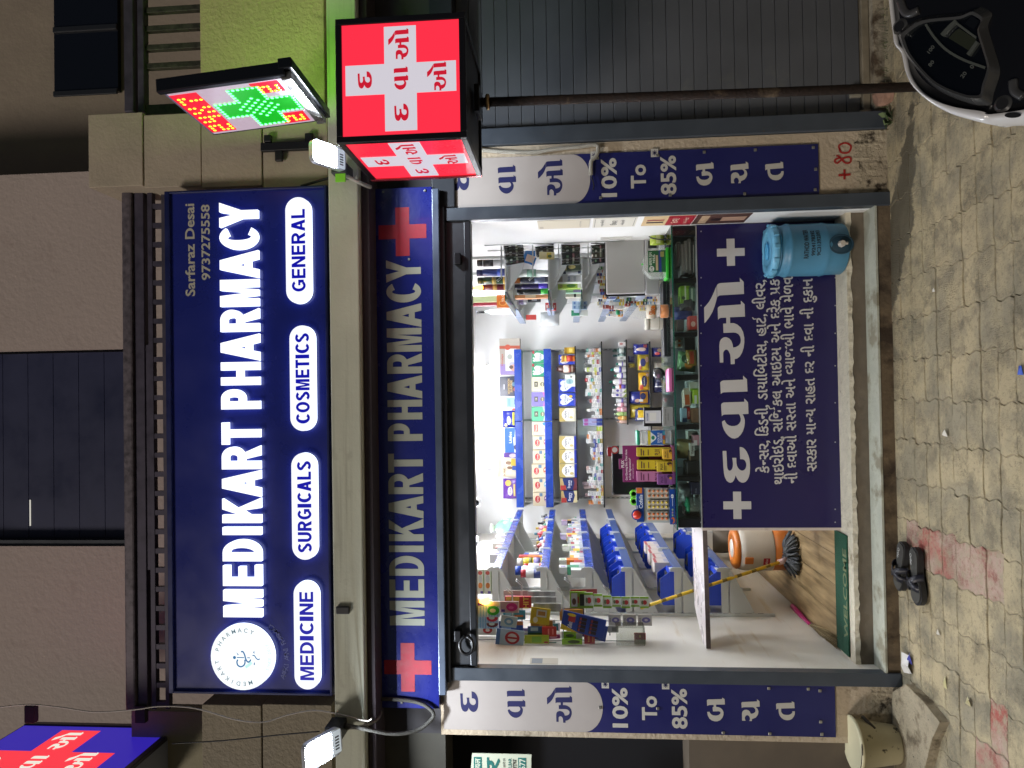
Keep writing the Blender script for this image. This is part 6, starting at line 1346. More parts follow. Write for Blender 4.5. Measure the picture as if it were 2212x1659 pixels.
# papers pasted on the right jamb
LJ = LEFTF(XR-.003)
def paper(label, u0, u1, ya, yb, col, items, name='paper_notice', cat='notice'):
    z0, z1 = PX(u1, 474, XR).z, PX(u0, 474, XR).z; b = B()
    b.box(XR-.003, XR-.0008, ya, yb, z0, z1, mat(col, .6))
    f = Fr((XR-.0032, yb, z0), (0,-1,0), (0,0,1), (-1,0,0)); w, h = yb-ya, z1-z0
    for i, q in enumerate(items):
        if q[0] == 'r': put(b, f, SQ, pm_(q[5]), q[1]*w, q[2]*w, q[3]*h, q[4]*h, .0003*(i+1))
        else: ptext(b, f, q[1], pm_(q[5]), q[2]*w, q[3]*h, q[4]*h, q[6]*w, .01, .0003*(i+1))
    return ob(name, b, None, label, cat)
paper('long cream payment sheet pasted high on the right jamb', 1160, 1275, .05, .27, '#cdc5b2', (('r',.05,.3,.9,.97,'#a8a08c'),('t','ACCEPTED HERE',.5,.18,.03,'#8a8478',.7)))
paper('white notice with black border and Gujarati lines on the right jamb', 1282, 1376, .04, .28, '#d6d3c8', (('r',.06,.94,.04,.05,'#4a4a48'),('r',.06,.94,.95,.96,'#4a4a48'),('t','ઉધાર',.5,.52,.16,'#3a3a3a',.5),('t','બંધ છે',.5,.32,.10,'#3a3a3a',.5),('t','નમ્ર વિનંતી',.5,.78,.10,'#3a3a3a',.7)))
paper('red and cream medicine poster on the right jamb', 1390, 1498, .04, .28, '#cdb48a', (('r',0,1,0,.52,'#a02434'),('r',.3,.44,.58,.92,'#3a2a2c'),('r',.55,.68,.58,.92,'#8a2a30'),('t','દવા',.5,.36,.14,'#e4c8b4',.5),('t','ઘર બેઠા',.5,.16,.10,'#e4c8b4',.6)), 'poster', 'poster')
paper('dark brown poster with a woman figure below the red poster', 1500, 1612, .04, .28, '#4a2f28', (('r',.3,.7,.05,.5,'#b4917c'),('r',.1,.9,.75,.9,'#b0977a'),('r',.36,.6,.5,.68,'#2a1c1a')), 'poster', 'poster')
b = B(); q0 = PX(1147, 1416, XL); q1 = PX(1206, 1416, XL)
b.box(XL+.0008, XL+.0022, .06, .16, q1.z, q0.z, mat('#bfb9aa', .6)); b.box(XL+.0022, XL+.0028, .07, .15, (q0.z+q1.z)/2+.01, q0.z-.01, mat('#7f868c', .6)); ob('wall_sticker', b, None, 'torn grey and white sticker on the left jamb', 'sticker')
# ---------------------------------------------------------------- on the counter
YT = .62
def T3(u0, u1, va, vb, y): return R(u0, u1, va, vb, y)
GTT = GT+.0008
mon = thing('monitor', 'back of a grey computer monitor standing on the glass counter', 'monitor', (.75, .74, GTT))
GREYM = mat('#a9aaab', .35, noise=(3, .03))
a = T3(1309, 1393, 634, 512, .72); ob('back_cover', B().bbox(a[0], a[1], .72, .76, a[2], a[3], GREYM, .008), mon)
a2 = T3(1395, 1424, 636, 508, .70); ob('lower_cover', B().bbox(a2[0], a2[1], .70, .76, a2[2], a[2]-.001, mat('#9fa0a2', .35), .008), mon)
ob('bezel', B().bbox(a[0]-.012, a[1]+.005, .761, .78, a2[2]-.004, a[3]+.006, mat('#15161a', .3), .004), mon)
cx = (a[0]+a[1])/2; ob('foot', B().bbox(cx-.10, cx+.10, .70, .84, GTT, GTT+.012, mat('#3a3b3e', .4), .004), mon); ob('neck', B().box(cx-.03, cx+.03, .765, .80, GTT+.012, a2[2]+.02, mat('#3a3b3e', .4)), mon)
p_ = T3(1400, 1412, 536, 520, .70); ob('rating_plate', B().box(p_[0], p_[1], .698, .6995, p_[2]-.02, p_[3], mat('#2a2b2e', .4)), mon)
sh_ = B(); ra = T3(1297, 1366, 517, 494, .60); pts = [(ra[0]+(ra[1]-ra[0])*t, .60-.03*math.sin(t*2.4), 0) for t in [k/8 for k in range(9)]]
sh_.add([(p[0], p[1], ra[2]+.004*i) for i, p in enumerate(pts)]+[(p[0], p[1], ra[3]) for p in pts], [(i, i+1, 10+i, 9+i) for i in range(8)], mat('#cfcfcc', .5)); ob('paper_sheet', sh_, None, 'curled white paper sheet hanging beside the grey monitor', 'paper')
dn = thing('donation_box', 'clear donation box with a green printed label and green base', 'box', (P(1445, 567, .42).x, .46, GTT))
a = T3(1391, 1449, 598, 537, .42)
ob('body', B().prism([(a[0], .42, GTT+.02), (a[1], .42, GTT+.02), (a[1], .42, a[3]-.05), (a[1]-.05, .42, a[3]), (a[0]+.05, .42, a[3]), (a[0], .42, a[3]-.05)], (0, .10, 0), filmm('#cfd6d2', .35, .1)), dn)
ob('base', B().bbox(a[0]-.015, a[1]+.004, .405, .54, GTT, GTT+.019, mat('#35a834', .35), .005), dn)
gl = T3(1400, 1441, 588, 541, .42); bb = B(); prints(bb, 'F', (gl[0], gl[1], .4195, .42, gl[2], gl[3]), (('r',0,1,0,1,'#1f5a34'),('r',.0,1,.30,.44,'#2a3a7c'),('r',.08,.78,.48,.60,'#b0a080'),('r',.7,.94,.16,.36,'#8a8a50'),('e',.16,.82,.13,.13,'#cfd6d0'),('t','DB',.16,.82,.12,'#2a3a34'),('t','હલાલ દાન',.62,.88,.15,'#cfe0d0',.6),('t','મદદ',.62,.70,.12,'#cfe0d0',.4))); ob('label', bb, dn)
ob('slot_rim', B().bbox(a[0]+.10, a[1]-.10, .45, .48, a[3]+.0005, a[3]+.012, mat('#3cb436', .35), .004), dn)
bo = P(1447, 671, .42); rb = .047; hb = P(1339, 671, .42).z-GTT
sl_ = thing('juice_bottle', 'clear mango drink bottle with orange label standing on the glass counter', 'bottle', (bo.x, .45, GTT))
ob('body', B().lathe([(0, .004), (rb*.9, 0), (rb, .02*hb), (rb, .42*hb), (rb*.94, .46*hb), (rb, .50*hb), (rb*.98, .62*hb), (rb*.7, .84*hb), (rb*.32, .97*hb), (rb*.30, hb)], (0,0,0), filmm('#c9cdcc', .22, .12), 20), sl_, local=True)
ob('juice', B().lathe([(0, .006), (rb*.88, .006), (rb*.95, .03*hb), (rb*.95, .17*hb), (0, .172*hb)], (0,0,0), mat('#d07a10', .3), 18), sl_, local=True)
ob('label', B().lathe([(rb*1.015, .27*hb), (rb*1.015, .45*hb)], (0,0,0), mat('#c3b8a4', .4), 20), sl_, local=True)
bb = B(); f = Fr((-rb, -rb*1.04, .27*hb), (1,0,0), (0,0,1), (0,-1,0)); ptext(bb, f, 'Slice', pm_('#b8621c'), rb, .09*hb, .13*hb, rb*1.15, .03, 0); put(bb, f, CIRC, pm_('#c87a24'), rb*1.4, rb*1.75, .02*hb, .10*hb, -.0004); ob('lettering', bb, sl_, local=True)
ob('cap', B().lathe([(rb*.36, hb+.0005), (rb*.36, hb+.024), (0, hb+.025)], (0,0,0), mat('#1f8a5c', .4), 14), sl_, local=True)
qs = thing('payment_stand', 'black and white payment card stand on the counter edge', 'stand', (P(1455, 900, .36).x, .40, GTT))
a = T3(1391, 1432, 921, 880, .36); ob('backing', B().bbox(a[0], a[1], .37, .38, a[2]+.002, a[3], mat('#141518', .35), .003), qs)
c_ = T3(1394, 1429, 914, 887, .36); bb = B(); prints(bb, 'F', (c_[0], c_[1], .369, .37, c_[2]+.002, c_[3]), (('r',0,1,0,1,'#cfd0d6'),('r',.18,.84,.30,.72,'#dcdcd8'),('t','PAY SHARP',.5,.86,.10,'#4a5a8c',.6))); ob('card', bb, qs)
ob('base', B().bbox(a[0], a[1], .35, .43, GTT, a[2], mat('#8f908e', .45), .003), qs); bb = B(); prints(bb, 'F', (a[0], a[1], .35, .43, GTT, a[2]), (('t','SCAN ANY QR CODE',.5,.75,.12,'#4a4a4c',.8),('t','AND PAY',.5,.5,.10,'#4a4a4c',.4))); ob('lettering', bb, qs)
a = T3(1437, 1449, 846, 797, .40); carton('bright pink leaflet pad lying on the glass counter', a[0], a[1], .37, .52, GTT, GTT+.02, '#c86a9c', (('r',.1,.9,.2,.5,'#dca0c0'),), side='T', name='leaflet_pad', cat='leaflet pad', rot=.05)
vk = P(1455, 945, .42); rv = .048; hv = P(1375, 945, .42).z-GTT
vj = thing('sweet_jar', 'clear sweet jar with a blue and yellow label and green lid', 'jar', (vk.x, .46, GTT))
ob('body', B().bbox(-rv, rv, -rv*.8, rv*.8, 0, hv*.90, filmm('#c9d2d0', .4, .12), .012), vj, local=True)
ob('lid', B().bbox(-rv*1.02, rv*1.02, -rv*.82, rv*.82, hv*.905, hv, mat('#2f9c78', .35), .008), vj, local=True)
bb = B(); prints(bb, 'F', (-rv, rv, -rv*.82, 0, hv*.20, hv*.68), (('r',0,1,0,1,'#1c5cae'),('r',0,1,.84,1,'#c8bc2a'),('p',[(.1,.84),(.9,.84),(.62,.55),(.5,.50),(.38,.55)],'#d6dcdc'),('e',.5,.70,.14,.10,'#1f7a5c'),('t','DOUBLE',.5,.38,.12,'#e4e8ee',.7),('t','POWER',.5,.22,.12,'#e4e8ee',.62),('r',.05,.35,0,.14,'#b89a2c'),('r',.4,.65,0,.14,'#a8542c'),('r',.68,.95,0,.14,'#3f8fa8'))); ob('label', bb, vj, local=True)
sw = B()
for k in range(14):
    c = [random.uniform(-.03, .03), random.uniform(-.03, .02), random.uniform(.015, .045)]; sw.bbox(c[0]-.012, c[0]+.012, c[1]-.008, c[1]+.008, c[2]-.008, c[2]+.008, mat(['#2c4a7c', '#8a5a3c', '#b8c4d0'][k % 3], .3), .004)
ob('sweets', sw, vj, kind='stuff', local=True)
# skin care display stand
YP = .40
bd = thing('display_stand', 'purple counter display stand holding yellow and pink skin care cartons', 'display stand', (P(1450, 1000, YP).x, .42, GTT))
a = T3(1345, 1456, 1041, 962, .46); PUR = '#7a2560'
ob('backboard', B().bbox(a[0], a[1], .46, .466, GTT, a[3], mat(PUR, .4), .002), bd)
tq = T3(1337, 1346, 1013, 991, .46); ob('header_tab', B().bbox(tq[0], tq[1], .46, .466, a[3]-.002, tq[3], mat(PUR, .4), .002), bd)
bb = B(); w = a[1]-a[0]; h = a[3]-GTT; prints(bb, 'F', (a[0], a[1], .46, .466, GTT, a[3]), (('t','Get Glowing Skin, Clear Acne',.47,.92,.055,'#e6dce4',.84),('t','& Fade Pigmentation*',.36,.85,.055,'#e6dce4',.6),('t','plant based skin care',.30,.79,.03,'#d0b8c8',.4),('t','PLIX',.5,1.0,.06,'#eee',.2),('e',.62,.56,.10,.10,'#2a1c22'),('e',.20,.55,.10,.10,'#2a1c22'),('e',.86,.57,.10,.09,'#b08a78'),('r',.3,.44,.4,.52,'#b48c7c'))); ob('lettering', bb, bd)
ob('tray', B().bbox(a[0], a[1]+.004, .335, .459, GTT, GTT+.012, mat('#7a3a68', .4), .002), bd)
bb = B(); prints(bb, 'F', (a[0], a[1], .335, .459, GTT, GTT+.012), (('r',.0,.3,0,1,'#6a3a70'),('r',.33,.64,0,1,'#8a7a2a'),('r',.67,1,0,1,'#7a4a60'))); ob('tray_print', bb, bd)
def plix(lab, u0, u1, va, vb, y, col, ink, small=False):
    q = T3(u0, u1, va, vb, y); base = GTT+.0125 if not small else GTT+.0125
    pr = (('t','PLIX',.5,.72,.16,ink,.6),('r',.1,.9,.5,.54,ink),('r',.1,.6,.42,.45,ink),('e',.78,.2,.16,.16,ink if ink[1] < '6' else '#3a5a2a'),('e',.62,.14,.12,.10,'#b8862a')) if small else (('t','X!Jq'[:1]+'I','.5' and .5,.42,.12,ink),('r',.12,.88,.82,.86,ink),('r',.12,.7,.74,.77,ink))
    if not small: pr = (('t','PLIX',.5,.40,.15,ink,.74),('r',.12,.88,.86,.89,ink),('r',.12,.70,.79,.82,ink),('r',.12,.8,.66,.68,ink))
    return carton(lab, q[0], q[1], y, y+.045, base if small else GTT+.0125, q[3], col, pr)
plix('tall yellow skin care carton at the right of the purple display', 1376, 1431, 986, 967, .405, '#c3ad2e', '#4a2a38')
plix('tall yellow skin care carton in the middle of the purple display', 1377, 1431, 1014, 994, .405, '#c3ad2e', '#4a2a38')
plix('tall pink skin care carton at the left of the purple display', 1376, 1431, 1040, 1018, .405, '#b07096', '#5a2448')
plix('small yellow carton with a pineapple at the right front', 1432, 1453, 992, 970, .345, '#cda43a', '#3a2420', True)
plix('small yellow carton with a pineapple at the middle front', 1420, 1453, 1019, 997, .345, '#c0a832', '#3a2420', True)
plix('small purple carton with berries at the left front', 1421, 1453, 1047, 1024, .345, '#7a4a86', '#3a1c48', True)
a = T3(1322, 1410, 1069, 963, .60); bb_ = B(); bb_.bbox(a[0], a[1], .60, .625, GTT, a[3], mat('#17181c', .3), .012); prints(bb_, 'F', (a[0], a[1], .60, .625, GTT, a[3]), (('t','Health',.42,.62,.07,'#5a5c60',.26),)); ob('black_panel', bb_, None, 'black monitor panel standing behind the purple display', 'screen')
c_ = P(1328, 972, .59); t = thing('badge_card', 'round red and white badge card stuck on the black panel corner', 'badge', (c_.x, .598, c_.z-.03)); bb = B(); fz_ = FRONT(.598); put(bb, fz_, CIRC, pm_('#a83a3c'), c_.x-.028, c_.x+.028, c_.z-.028, c_.z+.028, .0005, .0); put(bb, fz_, CIRC, pm_('#cfd0cc'), c_.x-.018, c_.x+.018, c_.z-.018, c_.z+.018, .001); ob('disc', bb, t); ob('strip', B().box(c_.x-.028, c_.x+.028, .5965, .598, c_.z-.09, c_.z-.03, mat('#c4ccc4', .5)), t)
carton('teal soap box with a hand picture standing behind the black panel', P(1350, 1030, .7).x, P(1350, 1008, .7).x, .68, .72, GTT, P(1334, 1020, .7).z, '#2f8f9c', (('e',.4,.75,.2,.12,'#c8d0d0'),))
carton('white leaflet box with a pill drawing beside the teal soap box', P(1350, 1048, .7).x, P(1350, 1031, .7).x, .68, .72, GTT, P(1335, 1040, .7).z, '#c9cdd2', (('r',.3,.6,.7,.8,'#5a6a80'),))
carton('red topped slim box standing at the right of the black panel', P(1350, 985, .72).x, P(1350, 965, .72).x, .70, .74, GTT, P(1312, 975, .72).z, '#5a5c60', (('r',.0,1,.78,1,'#a82c30'),))
# lozenge stand
lz = thing('display_stand', 'blue lozenge display stand with orange and yellow blister cards', 'display stand', (P(1455, 1092, YP).x, .40, GTT))
a = T3(1375, 1461, 1130, 1054, .37); DBL = mat('#15418f', .35)
ob('backboard', B().bbox(a[0], a[1], .385, .390, GTT, a[3], mat('#a9b2b4', .35), .002), lz)
hh = T3(1375, 1391, 1128, 1054, .37); ob('header', B().bbox(hh[0], hh[1], .375, .384, hh[2], hh[3], DBL, .002), lz)
bb = B(); prints(bb, 'F', (hh[0], hh[1], .375, .384, hh[2], hh[3]), (('t','Cofsils',.60,.40,.5,'#dfe6ee',.40),('t','Cipla',.42,.86,.2,'#dfe6ee',.12),('r',.84,1,.2,1,'#c8702c'))); ob('lettering', bb, lz)
ft = T3(1446, 1461, 1132, 1056, .36); ob('front_panel', B().bbox(ft[0], ft[1], .345, .352, GTT, ft[3], DBL, .002), lz)
bb = B(); prints(bb, 'F', (ft[0], ft[1], .345, .352, GTT, ft[3]), (('e',.12,.45,.09,.34,'#c8642c'),('e',.10,.62,.06,.24,'#15418f'),('e',.26,.5,.03,.14,'#8aa88a'),('e',.34,.5,.03,.14,'#a88a9c'),('e',.42,.5,.03,.14,'#9cb48a'),('e',.80,.5,.06,.26,'#d8dee6'),('t','5',.80,.5,.4,'#15418f'),('r',.52,.72,.45,.52,'#dfe6ee'))); ob('front_print', bb, lz)
dc = P(1376, 1112, .37); ob('round_tab', B().lathe([(0, -.002), (.036, -.002), (.036, .004), (0, .004)], (dc.x, .372, dc.z), DBL, 24, axis='Y', smooth=False), lz)
ob('red_lozenge', B().lathe([(0, .0), (.028, .0), (.028, -.006), (.024, -.012), (0, -.016)][::-1], (dc.x, .3695, dc.z), mat('#c8321e', .3, coat=.4), 22, axis='Y'), lz)
for va, vb, col, w in ((1077, 1055, '#c07440', 'amber'), (1101, 1080, '#c9b02e', 'yellow'), (1126, 1105, '#cc6420', 'orange')):
    q = T3(1398, 1445, va, vb, .365); cd_ = ob('blister_card', B().bbox(q[0]+.001, q[1]-.001, .372, .376, q[2], q[3], mat('#b9b4a8', .3), .002), lz, label=f'{w} lozenge blister card')
    bb = B()
    for i in range(2):
        for j in range(5):
            x = q[0]+(q[1]-q[0])*(.27+.46*i); z = q[2]+(q[3]-q[2])*(.1+.2*j); bb.lathe([(0, -.010), (.007, -.008), (.0085, -.003), (.0085, 0)], (x, .3718, z), mat(col, .3, coat=.3), 10, axis='Y')
    ob('lozenges', bb, cd_)
for k, v in enumerate((1066, 1082)):
    c_ = P(1369, v, .52); t = ob('sticky_tape', B().lathe([(.016, 0), (.028, 0), (.028, -.02), (.016, -.02), (.016, 0)], (c_.x, .52, c_.z), mat('#6fce3c', .3), 18, axis='Y'), None, f'{("right", "left")[k]} bright green tape roll peeking over the lozenge stand', 'tape roll'); 
carton('stack of boxes under the green tape rolls behind the lozenge stand', P(1400, 1092, .56).x, P(1400, 1056, .56).x, .50, .58, GTT, P(1378, 1075, .56).z, '#8a8f88', (('r',.1,.5,.3,.8,'#5a7a3c'),), name='carton')
b = B(); p0, p1 = P(1440, 620, .5), P(1452, 560, .5)
a = T3(1400, 1440, 532, 500, .62); b.tube(curve([(a[1], .66, a[3]), (a[0]+.05, .58, a[3]-.02), (a[0]+.03, .54, a[2]+.02), (a[0]+.06, .52, GTT+.004)], 6), .004, mat('#15161a', .4), 7); ob('cable', b, None, 'black power cable drooping beside the monitor', 'cable')
carton('blue spray pack box behind the power cable at the right wall', a[0]+.05, a[1]-.06, .66, .72, GTT, a[3]-.05, '#2a3c94', (('e',.4,.5,.3,.25,'#c8ccd8'),))
pouch('green leafy packet leaning at the right end of the counter', a[1]-.10, a[1], .60, .05, GTT, a[3]-.01, '#a8bc4a', (('r',.1,.9,.3,.6,'#c8d08a'),))
vessel('white dotted tissue tub behind the juice bottle', (P(1440, 697, .62).x, .64, GTT), .045, .14, '#c9c7bc', '#b8b6aa', 'jar', band=(.3,.34,'#9a9684'), cat='tub')
kb = T3(1430, 1436, 770, 608, .58); carton('long black keyboard edge lying on the glass counter', kb[0], kb[1], .56, .70, GTT, GTT+.022, '#15161a', (), side='T', name='keyboard', cat='keyboard')
c_ = P(1432, 806, .52); o = ob('metal_scoop', B().lathe([(0, -.012), (.04, -.006), (.048, .012), (.044, .014), (.036, 0), (0, -.006)], (0,0,0), mat('#7d8084', .25, metal=.7), 18), None, 'dark metal bowl tilted on the counter beside the pink leaflets', 'bowl'); o.location = (c_.x, .60, GTT+.05); o.rotation_euler = (-1.1, 0, .3)
# ---------------------------------------------------------------- inside the glass display
ZD_ = CZ1+.0015
def dbox(lab, va, vb, ua, ub, col, pr=(), y=YC+.06, dep=.10, lift=None, **k):
    q = R(ua, ub, va, vb, y); z0 = ZD_ if lift is None else q[2]; return carton(lab, q[0], q[1], y, y+dep, z0, z0+(q[3]-q[2]), col, pr, **k)
for k, (va, vb, ua, ub, c) in enumerate(((596, 522, 1499, 1504, '#2b2d33'), (592, 516, 1493, 1498, '#6d6668'), (590, 520, 1486, 1492, '#7d7678'), (594, 528, 1479, 1485, '#8a8284'), (575, 522, 1472, 1478, '#6b6466'))):
    q = R(ua, ub, va, vb, YC+.07); carton(f'flat grey bandage carton in the right display bay, {("lowest", "second", "middle", "fourth", "topmost")[k]} of the pile', q[0], q[1], YC+.05+.006*k, YC+.2, ZD_+.0225*k, ZD_+.0225*(k+1)-.001, c, (('r',.1,.9,.3,.6,'#9a9496'),), rot=.02*(k-2))
dbox('lime green carton with white stripe in the second display bay', 655, 617, 1470, 1490, '#86ae3a', (('r',0,1,.4,.55,'#d4dcc4'),('e',.3,.7,.1,.2,'#3a4a2c')), lift=1)
dbox('clear green packet under the lime carton', 650, 620, 1491, 1506, '#5f7a6a', (('r',.1,.9,.4,.6,'#c0ccbc'),))
pouch('blue crumpled bag in the second display bay', P(1490, 690, .5).x, P(1490, 662, .5).x, .50, .10, ZD_, ZD_+.13, '#2a3f9c', (), name='bag', cat='bag')
pouch('black crumpled bag in the second display bay', P(1490, 672, .42).x, P(1490, 640, .42).x, .40, .08, ZD_, ZD_+.10, '#1b1c20', (), name='bag', cat='bag')
dbox('red and white carton beside the first divider', 712, 682, 1490, 1506, '#b83c34', (('e',.4,.5,.2,.3,'#d8b0a4'),), y=YC+.03)
dbox('white patterned carton behind the red and white carton', 714, 690, 1462, 1478, '#cfccbc', (), y=YC+.25, lift=1)
for k, v in enumerate((732, 742)): 
    for j in range(2): dbox(f'orange and white sachet box in the third display bay, {("right", "left")[k]} {("upper", "lower")[j]} one', v+8, v, 1463+10*j, 1472+10*j, '#c9c0b4', (('r',.15,.85,.2,.8,'#c8642c'),), y=YC+.30, lift=1)
pouch('green potato snack packet in the third display bay', P(1490, 804, .42).x, P(1490, 762, .42).x, .41, .08, ZD_, P(1463, 785, .42).z, '#7fa87a', (('e',.35,.42,.24,.24,'#c88a3c'),('e',.62,.55,.24,.30,'#2c4a34'),('t','Tops',.62,.55,.2,'#e4e8dc',.36)), roll=.1)
pouch('gold snack packet leaning beside the green snack packet', P(1490, 790, .38).x, P(1490, 756, .38).x, .37, .05, ZD_, ZD_+.07, '#8c7430', (('r',.1,.9,.3,.7,'#a8482c'),))
dbox('black ribbed box in the third display bay', 762, 729, 1484, 1506, '#1c1c1e', tuple(('r',0,1,.1*i,.1*i+.04,'#35363a') for i in range(10)), y=YC+.12)
dbox('orange and white carton tilted in the fourth display bay', 880, 842, 1478, 1492, '#c8b8ac', (('r',0,.6,.2,.9,'#c8643c'),), lift=1, rot=.3)
dbox('lime and white carton standing in the fourth display bay', 872, 842, 1496, 1507, '#a3c23a', (('r',0,.6,.3,.8,'#d4d8cc'),), y=YC+.03)
dbox('white upright carton with green edge in the fourth display bay', 845, 825, 1490, 1507, '#c9d0c4', (('r',0,.3,0,1,'#8ab83c'),), y=YC+.04)
dbox('dark red book carton in the fourth display bay', 906, 880, 1485, 1491, '#9c2a2c', (('t','DEEL',.5,.5,.5,'#d8a8a0',.5),), lift=1)
dbox('brown printed carton in the fourth display bay', 914, 882, 1492, 1508, '#8f6e58', tuple(('r',.2,.9,.15*i+.1,.15*i+.14,'#5a4438') for i in range(5)), y=YC+.03)
dbox('pale blue carton over the dark red book carton', 912, 882, 1474, 1484, '#9db8d0', (('r',0,.3,0,1,'#2a4a7c'),), lift=1)
pouch('pale yellow cloth bag in the fifth display bay', P(1490, 990, .46).x, P(1490, 948, .46).x, .46, .14, ZD_+.02, P(1460, 968, .46).z, '#c3b27c', (), name='cloth_bag', cat='bag')
dbox('white tube carton with grey print in the fifth display bay', 985, 958, 1491, 1500, '#c9cac8', (('t','Kolenta',.5,.5,.6,'#4a4a4c',.6),), lift=1, y=YC+.03)
dbox('pink and white carton in the fifth display bay', 962, 940, 1496, 1508, '#b4808e', (('r',0,.5,.4,1,'#cfc4c6'),), y=YC+.03)
dbox('white carton with green print in the fifth display bay', 950, 932, 1482, 1500, '#c3c8c2', (('r',.1,.5,.1,.9,'#2a5a40'),), y=YC+.12)
dbox('black camera like box in the fifth display bay', 1028, 996, 1478, 1508, '#1a1c22', (('r',.1,.9,.84,.92,'#5a5c62'),), y=YC+.04)
dbox('dark brown carton beside the black box', 996, 974, 1486, 1508, '#3a332e', (('r',0,1,.8,1,'#7a6a5a'),), y=YC+.05)
pouch('white plastic bag stuffed in the left display bay', P(1480, 1092, .48).x, P(1480, 1042, .48).x, .48, .16, ZD_+.02, P(1462, 1066, .48).z, '#aab0b4', (), name='bag', cat='bag')
dbox('navy cream box in the left display bay', 1068, 1042, 1490, 1508, '#1d2140', (('t','nivea',.3,.5,.2,'#8a8fa8',.4),), y=YC+.04)
vessel('clear tub with a green lid lying in the left display bay', (P(1500, 1092, YC+.08).x, YC+.09, ZD_), .055, .085, '#b4bcb8', '#1d8a64', 'jar', cat='tub', clear=True)
dbox('dark mauve carton at the left end of the display', 1114, 1096, 1478, 1508, '#4a3438', (), y=YC+.10)
# ================================================================== THINGS ON THE FLOOR INSIDE
# orange and white water cooler
c_ = PZ(1690, 1212, ZF); cc = (P(1640, 1208, 1.0).x, 1.0, ZF)
WJ = thing('water_cooler', 'orange and white round water cooler standing on the wooden floor inside', 'water cooler', (-1.27, 1.5, ZF))
r = .175; h = .42
ob('lower_shell', B().lathe([(0, 0), (r*.94, 0), (r*.98, .02), (r, h*.30)], (0,0,0), mat('#c4702a', .35), 28), WJ, local=True)
ob('body', B().lathe([(r*1.01, h*.30), (r*1.015, h*.32), (r*1.0, h*.80), (r*.96, h*.90), (r*.9, h*.91)], (0,0,0), mat('#cfc8ba', .35, noise=(6, .05)), 28), WJ, local=True)
ob('lid', B().lathe([(r*.9, h*.912), (r*.93, h*.95), (r*.85, h*1.0), (r*.5, h*1.02), (r*.48, h*.99), (0, h*.99)], (0,0,0), mat('#c87024', .35), 28), WJ, local=True)
ob('lid_disc', B().lathe([(r*.42, h*.992), (r*.40, h*1.01), (0, h*1.012)], (0,0,0), mat('#d4d0c8', .4), 22), WJ, local=True)
ob('handle', B().bbox(-.03, .03, -r*1.08, -r*1.0, h*.70, h*.86, mat('#c4702a', .35), .008), WJ, local=True)
ob('tap', B().tube([(0, -r*.98, .05), (0, -r*1.18, .05), (0, -r*1.2, .025)], .014, mat('#d8d4cc', .3), 10), WJ, local=True)
bb = B(); f = Fr((-.04, -r*1.02, h*.40), (1,0,0), (0,0,1), (0,-1,0)); put(bb, f, SQ, pm_('#a8202c'), 0, .06, 0, .05, .001); ptext(bb, f, 'Milton', pm_('#e4d8d0'), .03, .025, .02, .045, .01, .0016); ob('label', bb, WJ, local=True)
WJ.rotation_euler = (0, 0, -.35)
# mop
mb, mt = PZ(1712, 1212, ZF+.03), P(1384, 1313, 1.02)
mp = thing('mop', 'yellow handled string mop leaning from the wooden floor to the left wall', 'mop', (mb.x, mb.y, ZF))
top = P(1384, 1313, .76); foot = Vector((mb.x, mb.y, ZF+.10))
YEL = mat('#dcb92a', .4, noise=(20, .05)); ob('handle', B().tube([foot, top], .0125, YEL, 10), mp)
d = (top-foot)
for k in range(9):
    p = foot+d*(.10+.105*k); bb = B(); bb.tube([p, p+d.normalized()*.04], .0128, mat('#7a651c', .5), 10); ob('handle_print', bb, mp)
ob('socket', B().tube([foot-d.normalized()*.045, foot+d.normalized()*.04], .022, mat('#d4b0a8', .4), 10), mp)
ob('collar', B().tube([foot-d.normalized()*.12, foot-d.normalized()*.045], [.04, .024], mat('#d0ccc8', .6, bump=(30, .4)), 10), mp)
bb = B(); rnd = random.Random(4); SM_ = [mat('#4a4d50', .9), mat('#5c5f60', .9), mat('#3c3f42', .9)]
c0 = foot-d.normalized()*.10
for k in range(170):
    a = rnd.uniform(0, 2*math.pi); l = rnd.uniform(.06, .17); hx, hy = math.cos(a)*l*1.0, math.sin(a)*l*.9
    p1 = Vector((c0.x+hx*.5+.02, c0.y+hy*.5-.02, ZF+rnd.uniform(.05, .085))); p2 = Vector((c0.x+hx+.03+rnd.uniform(-.02, .02), c0.y+hy-.03, ZF+rnd.uniform(.006, .03)))
    bb.tube(curve([c0+Vector((hx*.1, hy*.1, 0)), p1, p2], 4), [.0085]*8+[.006], SM_[k % 3], 5)
ob('strings', bb, mp, kind='stuff')
# broom
h0, h1 = PZ(1712, 1308, ZF+.02), PZ(1752, 1352, ZF+.02); tip = PZ(1810, 1394, ZF+.01)
brm = thing('broom', 'grass broom with a bright pink handle lying by the left wall', 'broom', (h0.x, h0.y, ZF))
ob('handle', B().tube([h0+Vector((0,0,.004)), h0+(h1-h0)*.03+Vector((0,0,.004)), h1+Vector((0,0,.004))], [.012, .019, .017], mat('#c02a78', .4), 14), brm)
bb = B(); dv = (tip-h1); sd = Vector((-dv.y, dv.x, 0)).normalized(); rnd = random.Random(8); GS = [mat('#8a7854', .9), mat('#6d5e42', .9), mat('#a08e68', .9)]
for k in range(110):
    s_ = rnd.uniform(-1, 1); e = h1+dv*rnd.uniform(.80, 1.05)+sd*s_*.065+Vector((0, 0, rnd.uniform(-.004, .018)))
    bb.tube([h1+sd*s_*.014+Vector((0,0,rnd.uniform(-.006, .012))), h1+dv*.5+sd*s_*.048+Vector((0,0,rnd.uniform(0, .022))), e], [.0022, .002, .0012], GS[k % 3], 4)
ob('bristles', bb, brm, kind='stuff')
